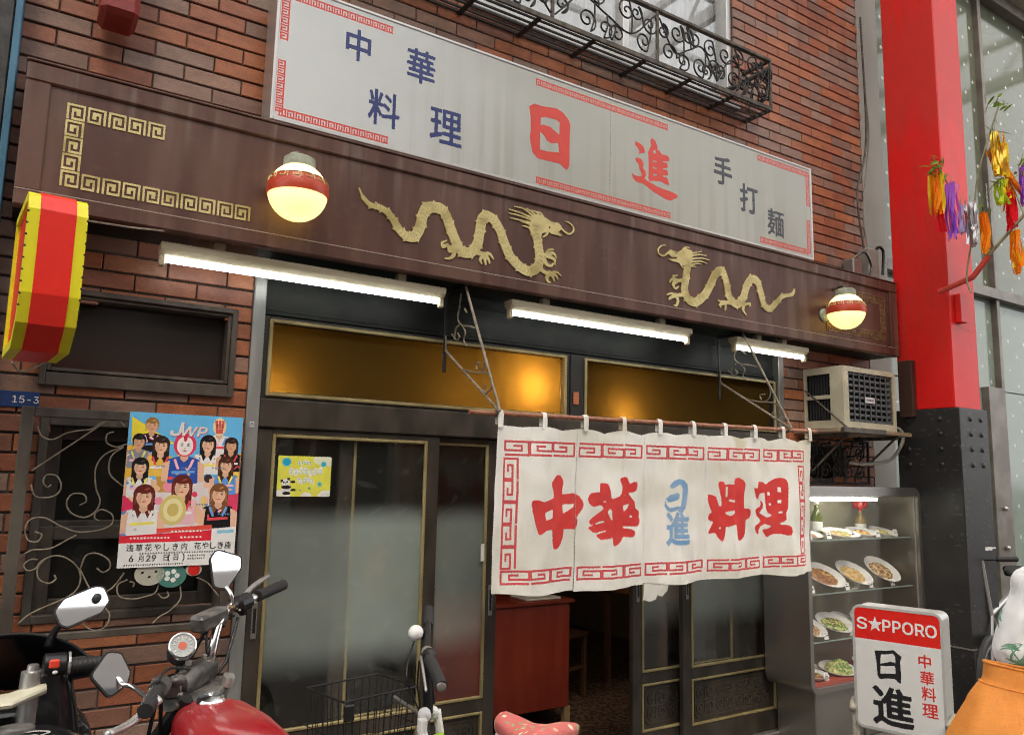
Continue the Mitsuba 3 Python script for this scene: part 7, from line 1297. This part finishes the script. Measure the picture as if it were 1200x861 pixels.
obj('inner_fairing', loft([(np.array([.150, -1.10, z]), [1, 0, 0], [0, 1, 0], w, .05, .05) for z, w in ((1.062, .02), (1.05, .045), (.98, .062), (.90, .075), (.80, .08))], 18, 3), 'm_gloss', kb, smooth=30)
obj('clip_on', tube([g0-[.045, 0, .004], g0+[.01, 0, 0]], .012, 10), 'm_alu', kb)
obj('instrument', bx(-.09, .035, -1.02, -.94, 1.0, 1.06, .015), 'm_black', kb, smooth=30)
fwk = kp(.62, 0, .30); wheel(kb, fwk, br, .30, .12, spokes=False); wheel(kb, kp(-.78, 0, .31), br, .31, .17, spokes=False)
obj('fork', [tube([kp(.05, sx*.10, .9), kp(.62, sx*.08, .30)], .026, 12) for sx in (-1, 1)], 'm_black', kb)
obj('engine', move(bx(-.17, .17, -.3, .3, .18, .70, .05), kp(-.25, 0, 0), math.atan2(-bh[0], bh[1])), 'm_castgrey', kb)
obj('front_fender', tube([kp(.62+.335*math.cos(t), 0, .30+.335*math.sin(t)) for t in np.linspace(.5, 2.6, 14)], .055, 8), 'm_gloss', kb, smooth=True)

# ------------------------------------------------------------------ bicycle
def bicycle(label, place, basket=True):
    b = thing('bicycle', label, 'bicycle'); return b
by = thing('bicycle', 'small bicycle with wire basket, white bell and floral saddle standing before the doors', 'bicycle')
mat('m_lime', (.30, .55, .03), .3); mat('m_bikewhite', (.74, .74, .72), .2)
c0, st0 = Pt('bc_c'), Pt('bc_stem'); fa_, ne_, ne0 = Pt('bc_far'), Pt('bc_near'), Pt('bc_near0')
obj('handlebar', tube(spline([ne_, ne0, c0+[0, 0, .03], (c0+fa_)/2+[0, 0, .02], fa_], 6), .0115, 10), 'm_black', by, smooth=True)
obj('grip', grip(ne_+[.004, -.012, -.006], ne0+(ne_-ne0)*.12, .0185), 'm_rubber', by, smooth=30)
obj('grip', grip(fa_, fa_+(c0-fa_)*.4+[0, 0, .01], .018), 'm_rubber', by, smooth=30)
obj('grip_end', ball(ne_+[.003, -.012, -.006], .0165, (1, .45, 1), 2), 'm_alu_dark', by, smooth=True)
obj('stem', [cyl(c0+[0, 0, .03], c0+[0, 0, -.01], .020, 12), cyl(c0, st0, .0155, 12), cyl(c0+[.028, .02, -.03], st0+[.03, .02, .02], .004, 6)], 'm_black', by, smooth=30)
bl_ = Pt('bc_bell')
be = obj('bell', lathe([(.0001, .022), (.012, .021), (.022, .012), (.0255, .0), (.024, -.004), (.0001, -.004)], 24, axis=(-.55, -.75, .3), at=bl_), 'm_white_gloss', by, smooth=40)
obj('bell_base', [lathe([(.0001, 0), (.017, 0), (.015, -.022), (.0001, -.024)], 16, axis=(-.55, -.75, .3), at=bl_), tube([bl_+[.01, .01, -.01], (c0+fa_)/2+[0, 0, .02]], .009, 8)], 'm_black', be)
def onbar(t): return ne0+(c0+[0, 0, .03]-ne0)*t
for mm_ in (ball(onbar(.15)+[.004, 0, 0], .022, (1, 1.1, 1), 2), ball((c0+fa_)/2+[0, .03, .0], .022, (1, 1.2, 1), 2)): obj('brake_bracket', mm_, 'm_black', by, smooth=True)
obj('brake_lever', [tube(spline([onbar(.2)+[-.02, .01, -.005], onbar(.0)+[-.03, -.02, -.02], ne_+[-.035, .01, -.02]], 5), .005, 6)], 'm_alu', by, smooth=True)
obj('clamp', [lathe([(.0001, -.014), (.018, -.014), (.018, .014), (.0001, .014)], 14, axis=(.37, .92, .2), at=onbar(u)) for u in (.45, .75)], 'm_alu', by, smooth=30)
obj('brake_cable', [tube(spline([onbar(.2)+[-.02, .02, -.02], c0+[-.04, -.02, -.06], st0+[-.03, .0, .02], st0+[.0, .0, -.2]], 6), .003, 6), tube(spline([(c0+fa_)/2+[-.02, .05, -.01], c0+[-.05, .04, -.04], st0+[-.02, .02, .0], st0+[.02, -.2, -.2]], 6), .003, 6)], 'm_black', by, smooth=True)
hb_ = Pt('bc_head')
obj('head_collar', [ball(st0+[-.020, -.012, .0], .023, (.9, 1, 1), 3), ball(st0+[.026, .015, -.006], .021, (.8, 1, 1), 3)], 'm_bikewhite', by, smooth=True)
obj('fork', [tube(spline([st0+[-.03, -.02, -.005], st0+[-.03, -.03, -.06], hb_+[.004, -.05, -.06], hb_+[.03, -.03, -.30], [1.16, -.97, .25]], 5), .0165, 10), tube(spline([st0+[.04, .02, 0], hb_+[.045, .03, -.05], hb_+[.05, .05, -.3], [1.19, -.90, .25]], 5), .014, 10)], 'm_bikewhite', by, smooth=True)
obj('frame_tube', [tube(spline([hb_+[.012, -.015, .006], hb_+[.015, -.03, -.03], [1.24, -1.25, .52], [1.25, -1.42, .34]], 5), .018, 10), tube(spline([[1.25, -1.42, .33], [1.252, -1.50, .6], [1.255, -1.535, .80]], 5), .016, 10), tube([[1.25, -1.44, .36], [1.28, -1.82, .25]], .011, 8), tube([[1.252, -1.50, .60], [1.28, -1.82, .25]], .009, 8)], 'm_lime', by, smooth=True)
wheel(by, (1.175, -.935, .235), (.45, .89, 0), .235, .04); wheel(by, (1.262, -1.82, .235), (1, -.03, 0), .235, .04)
obj('seat_post', cyl([1.255, -1.535, .78], [1.262, -1.58, .88], .0125, 10), 'm_chrome', by)
def floral(p, n, uv):
    d1, d2, w_ = mikit.voronoi(p.x*44+p.z*9, p.y*44)
    f = mikit.smoothstep(.34, .22, d1)
    c = mikit.mix((.60, .16, .15), (.50, .12, .10), mikit.fbm(p.x*30, p.y*30, p.z*30, 2))
    fl = mikit.mix((.72, .60, .42), (.30, .33, .16), mikit.smoothstep(.45, .55, w_))
    return c*(1-f*mikit.smoothstep(.25, .35, w_))+fl*(f*mikit.smoothstep(.25, .35, w_))
mat('m_floral', mikit.proc(floral), .6)
n0, n1 = Pt('bc_nose'), Pt('bc_tail'); sx_ = (n1-n0); sx_ /= np.linalg.norm(sx_); sx_ = np.array([sx_[0]+.16, sx_[1], 0]); sx_ /= np.linalg.norm(sx_); sr = np.array([-sx_[1], sx_[0], 0])
SD = [(.82*q[0],)+q[1:] for q in ((.0, .018, .0, .02, .025), (.015, .034, .004, .026, .035), (.06, .042, .0, .026, .035), (.12, .056, -.008, .024, .03), (.17, .085, -.006, .026, .03), (.22, .105, .004, .030, .035), (.26, .095, .012, .028, .03), (.285, .05, .012, .018, .02))]
q0 = n0+np.array([0, 0, -.012])
obj('saddle', loft([(q0+sx_*s+UP*z, sr, UP, a, h, l) for s, a, z, h, l in SD], 22, 2.3), 'm_floral', by, smooth=True)
obj('saddle_base', loft([(q0+sx_*s+UP*(z-.030), sr, UP, a*.9, .01, .018) for s, a, z, h, l in SD], 22, 2.3), 'm_white', by, smooth=True)
ba0, ba1 = Pt('bc_b0'), Pt('bc_b1'); ud = (ba1-ba0); ud[2] = 0; bl0 = np.linalg.norm(ud); ud /= bl0; wd_ = np.array([-ud[1], ud[0], 0])
def Bk(u, v, z): return ba0*[1, 1, 0]+ud*u*bl0+wd_*v+UP*z
bk = []; zt, zb = .850, .62; BD = .22
for z, r in ((zt, .0035), (zb, .0025), ((zt+zb)/2, .0018)):
    k_ = 1 if z == zt else .9
    bk.append(tube([Bk(0, 0, z), Bk(1, 0, z), Bk(1, BD, z), Bk(0, BD, z), Bk(0, 0, z)], r, 6))
nW = 9
for i in range(nW+1):
    u = i/nW
    bk += [cyl(Bk(u, 0, zt), Bk(.06+u*.88, .01, zb), .0016, 5), cyl(Bk(u, BD, zt), Bk(.06+u*.88, BD-.01, zb), .0016, 5), cyl(Bk(.06+u*.88, .01, zb), Bk(.06+u*.88, BD-.01, zb), .0016, 5)]
for i in range(8):
    v = BD*i/7; bk += [cyl(Bk(0, v, zt), Bk(.06, .01+v*.9, zb), .0016, 5), cyl(Bk(1, v, zt), Bk(.94, .01+v*.9, zb), .0016, 5)]
obj('basket', bk, 'm_black', by)
obj('basket_bracket', [tube([Bk(.95, .1, zt-.05), st0+[0, 0, -.02]], .006, 6), tube([Bk(.5, .1, zb), [1.175, -.935, .245]], .005, 6)], 'm_alu_dark', by)
obj('reflector', bx(ba0[0]-.004, ba0[0]+.030, ba0[1]-.02, ba0[1]-.008, .795, .845, .004), 'm_black', by)

# a second bicycle stands behind the column: only its handlebar shows
bz = thing('bicycle', 'bicycle mostly hidden behind the column, only its black handlebar showing', 'bicycle')
h0, h1, hw_ = Pt('hb_bar0'), Pt('hb_bar1'), Pt('hb_w')
obj('handlebar', tube([h0-[.12, -.08, 0], h0, h1], .011, 8), 'm_black', bz); obj('grip', grip(h0+(h1-h0)*.2, h1, .017), 'm_rubber', bz, smooth=30)
X0 = h0[0]+.25; Y0 = h0[1]+.12
obj('frame_tube', [tube([[h0[0]-.05, h0[1]+.04, 1.07], [X0-.25, Y0-.1, .70]], .014, 8), tube([[X0-.25, Y0-.1, .72], [X0+.25, Y0+.0, .82]], .016, 8), tube([[X0-.25, Y0-.1, .70], [X0+.2, Y0, .30]], .016, 8), tube([[X0+.2, Y0, .30], [X0+.32, Y0+.02, .92]], .014, 8), tube([[X0-.25, Y0-.1, .72], [X0-.36, Y0-.13, .30]], .013, 8), tube([[X0+.2, Y0, .30], [X0+.66, Y0+.09, .30]], .011, 8)], 'm_alu', bz, smooth=True)
ax2 = (.2, -.98, 0); wheel(bz, (X0-.36, Y0-.13, .30), ax2, .30, .04); wheel(bz, (X0+.66, Y0+.09, .30), ax2, .30, .04)
obj('saddle', loft([([X0+.20, Y0, .95], (.2, -.98, 0), UP, .02, .02, .02), ([X0+.30, Y0+.02, .95], (.2, -.98, 0), UP, .05, .02, .03), ([X0+.42, Y0+.04, .96], (.2, -.98, 0), UP, .09, .03, .03), ([X0+.46, Y0+.05, .96], (.2, -.98, 0), UP, .03, .01, .01)], 16), 'm_blackmatte', bz, smooth=True)

# ------------------------------------------------------------------ person at the right edge with an orange bag
pe = thing('person', 'person in a white palm print shirt with an orange shoulder bag at the right edge', 'person')
mat('m_skin', (.46, .27, .19), .5, spec=.4); mat('m_hair', (.018, .014, .012), .45); mat('m_trouser', (.05, .055, .075), .8); mat('m_shoe', (.10, .09, .085), .6)
def shirt_col(p, n, uv): return mikit.mix((.66, .67, .66), (.74, .75, .74), mikit.fbm(p.x*14, p.y*14, p.z*14, 3))
mat('m_shirt', mikit.proc(shirt_col), .85)
pf = np.array([.86, .51, 0]); pf /= np.linalg.norm(pf); plf = np.array([-pf[1], pf[0], 0]); PC = np.array([2.832, -2.318, 0])
def q3(l, f, z): return PC+plf*l+pf*f+UP*z
def sph(c, r, n=20): return m3.Manifold.sphere(float(r), n).translate([float(v) for v in c])
def bones(bs):
    m = None
    for (a, ra, b, rb_) in bs:
        h_ = m3.Manifold.batch_hull([sph(a, ra), sph(b, rb_)]); m = h_ if m is None else m+h_
    return m
def smoothed(man, edge, it=12):
    t = tm(man.refine_to_length(edge)); t.merge_vertices(); trimesh.smoothing.filter_taubin(t, iterations=it); return t
J = dict(neck=q3(0, 0, 1.27), head=q3(0, .02, 1.40), sl=q3(.165, 0, 1.235), sr=q3(-.165, 0, 1.235), el=q3(.235, -.045, 1.005), er=q3(-.225, -.03, .99), wl=q3(.235, .10, .855), wr=q3(-.215, .12, .85), pel=q3(0, 0, .84), hl=q3(.085, 0, .82), hr=q3(-.085, 0, .82), kl=q3(.09, .10, .45), kr=q3(-.09, -.06, .45), al=q3(.09, .02, .085), ar=q3(-.09, -.24, .12), chest=q3(0, .01, 1.12), waist=q3(0, 0, .97))
body = bones([(J['neck'], .050, J['head']-UP*.05, .052), (J['head'], .088, J['head']+pf*.012-UP*.06, .062), (J['head']+UP*.03, .088, J['head']-pf*.012+UP*.035, .088), (J['neck']-UP*.03, .055, J['sl'], .055), (J['neck']-UP*.03, .055, J['sr'], .055), (J['chest'], .115, J['waist'], .10), (J['waist'], .11, J['pel'], .125),
    (J['sl'], .048, J['el'], .038), (J['el'], .037, J['wl'], .026), (J['sr'], .048, J['er'], .038), (J['er'], .037, J['wr'], .026), (J['hl'], .085, J['kl'], .056), (J['kl'], .055, J['al'], .036), (J['hr'], .085, J['kr'], .056), (J['kr'], .055, J['ar'], .036), (J['al'], .034, J['al']+pf*.14-UP*.045, .026), (J['ar'], .034, J['ar']+pf*.12-UP*.075, .026), (J['head']+pf*.085-UP*.02, .013, J['head']+pf*.102-UP*.032, .013)])
for w_, s_ in ((J['wl'], 1), (J['wr'], -1)):
    d_ = pf*.55-UP*.8; d_ /= np.linalg.norm(d_); body = body+bones([(w_, .024, w_+d_*.07+pf*.014, .016), (w_, .024, w_+d_*.07-pf*.022, .016)])
    for k_, (o_, L_) in enumerate(((.026, .062), (.010, .072), (-.007, .067), (-.024, .052))):
        k0 = w_+d_*.078+pf*o_; k1 = k0+d_*L_*.5; k2 = k1+(d_*.5-plf*s_*.8)*L_*.5; body = body+bones([(k0, .0095, k1, .009), (k1, .009, k2, .008)])
    body = body+bones([(w_+d_*.02+pf*.022, .012, w_+d_*.055+pf*.048-plf*s_*.01, .010), (w_+d_*.055+pf*.048-plf*s_*.01, .010, w_+d_*.085+pf*.045-plf*s_*.022, .0085)])
bd_ = obj('body', smoothed(body, .014, 8), 'm_skin', pe, smooth=True)
face_c = J['head']+pf*.083
obj('eye', [ball(face_c+plf*s*.031+UP*.012-pf*.004, .010, sub=2) for s in (-1, 1)], 'm_black', pe, smooth=True)
obj('mouth', tube([face_c-UP*.062+plf*s*.018+pf*(.002-.004*abs(s)) for s in (-1, 0, 1)], .004, 6), mat('m_lip', (.36, .12, .10), .5), pe, smooth=True)
obj('ear', [ball(J['head']+plf*s*.089-UP*.01, .020, (.5, .8, 1.3), 2) for s in (-1, 1)], 'm_skin', pe, smooth=True)
hr_ = bones([(J['head']+UP*.035-pf*.014, .098, J['head']-pf*.03-UP*.01, .092), (J['head']-pf*.05, .08, J['head']-pf*.055-UP*.10, .06)]) - m3.Manifold.cube([.3, .3, .16], True).translate([float(v) for v in (J['head']+pf*.19-UP*.03)])
obj('hair', smoothed(hr_, .014, 6), 'm_hair', pe, smooth=True)
sleeve_l = J['sl']+(J['el']-J['sl'])*.80
shirt = bones([(J['neck']-UP*.045, .070, J['sl']-UP*.008, .066), (J['neck']-UP*.045, .070, J['sr']-UP*.008, .066), (J['chest'], .135, J['waist'], .128), (J['waist'], .13, J['pel']-UP*.02, .150), (J['sl'], .070, J['chest']+plf*.04, .11), (J['sr'], .070, J['chest']-plf*.04, .11), (J['sl'], .066, sleeve_l, .066), (J['sr'], .066, J['sr']+(J['er']-J['sr'])*.8, .066), (J['sl']+(J['el']-J['sl'])*.45, .072, sleeve_l+plf*.008, .064)])
shm = smoothed(shirt, .012, 10)
vv = shm.vertices.copy(); nn_ = shm.vertex_normals; shm.vertices = vv+nn_*((meshkit.fbm(vv*np.array([16, 16, 9]), 3, 4)-.5)*.026+(np.abs(meshkit.noise(vv*np.array([24, 24, 11])+3)-.5))*.018)[:, None]
shk = obj('shirt', shm, 'm_shirt', pe, smooth=True)
def palm(s):
    g = [brush([(0, -s), (.04*s, -.3*s), (0, .2*s)], [.06*s, .05*s, .045*s])]
    for a in np.radians([10, 45, 80, 110, 145, 175, 205, -25]):
        g.append(brush(spline([(0, .2*s), (.4*s*math.cos(a), .2*s+.45*s*math.sin(a)+.08*s), (.75*s*math.cos(a), .2*s+.6*s*math.sin(a)-.18*s)], 4), [.03*s, .07*s, .09*s, .1*s, .09*s, .08*s, .06*s, .04*s, .01*s]))
    return unary_union(g)
scene['m_palmprint'] = {'type': 'twosided', 'bsdf': {'type': 'principled', 'base_color': mikit.proc(lambda p, n, uv: mikit.mix((.06, .20, .11), (.20, .36, .24), mikit.noise(p.x*60, p.y*60, p.z*60))), 'roughness': .85}}
dn = -plf*.75-pf*.65; side_r = np.cross(-dn, UP)*-1; side_r = np.cross(UP, -dn); side_r /= np.linalg.norm(side_r)
for (du, dv, s) in ((-.005, 1.13, .060), (.075, 1.225, .03), (-.10, 1.06, .03), (.10, 1.08, .035), (.02, 1.02, .03), (.2, 1.15, .04), (.22, 1.0, .04)):
    o_ = J['sl']*[1, 1, 0]+side_r*du-dn*.6*0 + (plf*.75+pf*-.0)*.6
    for dirn in (-plf,):
        rr_ = np.cross(UP, plf); m_ = drape_on(shm, affinity.rotate(palm(s), du*120), J['sl']*[1, 1, 0]+plf*.5+rr_*du*-1+UP*dv, rr_, UP, -plf, .0012, .006)
        if m_ is not None: obj('palm_print', m_, 'm_palmprint', shk, smooth=False)
for dv, du in ((1.105, .0), (1.2, .08), (1.0, .06), (1.05, -.07)):
    rr_ = np.cross(UP, -pf); m_ = drape_on(shm, affinity.rotate(palm(.042), dv*200), J['sl']*[1, 1, 0]-pf*.5+rr_*du+UP*dv, rr_, UP, pf, .0012, .006)
    if m_ is not None: obj('palm_print', m_, 'm_palmprint', shk, smooth=False)
tr_ = bones([(J['waist']-UP*.06, .118, J['pel'], .132), (J['hl'], .098, J['kl'], .072), (J['kl'], .070, J['al']+UP*.03, .058), (J['hr'], .098, J['kr'], .072), (J['kr'], .070, J['ar']+UP*.03, .058), (J['pel'], .12, J['pel']-UP*.05, .11)])
obj('trousers', smoothed(tr_, .02, 8), 'm_trouser', pe, smooth=True)
obj('shoe', smoothed(bones([(J['al']-UP*.035, .045, J['al']+pf*.15-UP*.048, .036)]), .015, 4), 'm_shoe', pe, smooth=True)
obj('shoe', smoothed(bones([(J['ar']-UP*.04, .045, J['ar']+pf*.13-UP*.082, .036)]), .015, 4), 'm_shoe', pe, smooth=True)
bg = thing('shoulder_bag', 'orange canvas bag hanging from the shoulder of the person at the right edge', 'bag')
def bagcol(p, n, uv):
    w_ = mikit.noise(p.x*300, p.y*300, p.z*40)*.5+mikit.noise(p.x*40, p.y*40, p.z*300)*.5
    return mikit.mix((.62, .20, .030), (.78, .30, .055), mikit.fbm(p.x*9, p.y*9, p.z*9, 3))*(.9+.2*w_)
mat('m_orange', mikit.proc(bagcol), .75)
bu = np.array([.87, -.05, 0]); bu /= np.linalg.norm(bu); bu = np.array([.80, -.60, 0]); bv = np.array([.60, .80, 0])
B0 = Pt('bag_tl')
V, F = [], []
nu, nv = 90, 40
for j in range(nv+1):
    t = j/nv; zz = B0[2]-.40*t; flare = .0 if t < .12 else .13*math.sin((t-.12)/.88*1.9)
    wl = .02-flare*1.0; wr_ = .46+flare*.5; th = .035+.10*math.sin(min(1, t*1.3)*1.5)
    for i in range(nu):
        a = i/nu*2*np.pi; x = (wl+wr_)/2+(wr_-wl)/2*np.sign(math.cos(a))*abs(math.cos(a))**.45; y = th*np.sign(math.sin(a))*abs(math.sin(a))**.7
        y += (.012*math.sin(x*34+t*3)+.014*math.sin(x*15-t*6+1)+.006*math.sin(x*70+t*9))*min(1, t*4)*(1 if y < 0 else .4) - (.022*math.exp(-((x-.20-.16*t)/.022)**2)*min(1, t*5) if y < 0 else 0)
        zr = zz + (.030*math.sin((x-.02)*6.5)*-1*(1-t) if t < .3 else 0)
        V.append(B0*[1, 1, 0]+bu*x+bv*(y+.04)+UP*zr)
for j in range(nv):
    for i in range(nu): a, b = j*nu+i, j*nu+(i+1) % nu; F += [(a, b, b+nu), (a, b+nu, a+nu)]
V = np.array(V); V = np.vstack([V, V[-nu:].mean(0)]); F += [((nv)*nu+(i+1) % nu, nv*nu+i, len(V)-1)[::-1] for i in range(nu)]
ob = trimesh.Trimesh(V, F, process=False)
scene['m_orange2'] = {'type': 'twosided', 'bsdf': {'type': 'ref', 'id': 'm_orange'}}
obj('body', ob, 'm_orange2', bg, smooth=True)
hem = []
for j in (0, 6):
    hem.append(tube([V[j*nu+i] for i in list(range(nu))+[0]], .0045 if j == 0 else .003, 6))
obj('hem', hem, 'm_orange', bg, smooth=True)
sT = J['sl']+UP*.072
for yo in (-.0, .09):
    a_ = B0+bu*.24+bv*(yo)-UP*.03; b_ = B0+bu*.40+bv*(yo)-UP*.03
    S = spline([a_, a_+UP*.08+(sT-a_)*.3*[1, 1, 0], sT+[-.01, -.0, .004], b_+UP*.1+(sT-b_)*.3*[1, 1, 0], b_], 8)
    V, F = [], []
    for k, q in enumerate(S): V += [q-bu*.014, q+bu*.014]
    F = [f for k in range(len(S)-1) for f in ((2*k, 2*k+1, 2*k+3), (2*k, 2*k+3, 2*k+2))]
    obj('strap', trimesh.Trimesh(V, F, process=False), 'm_orange2', bg, smooth=True)
for k in [k for k in labels if k not in scene and not any(s.startswith(k+'__') for s in scene)]: del labels[k]
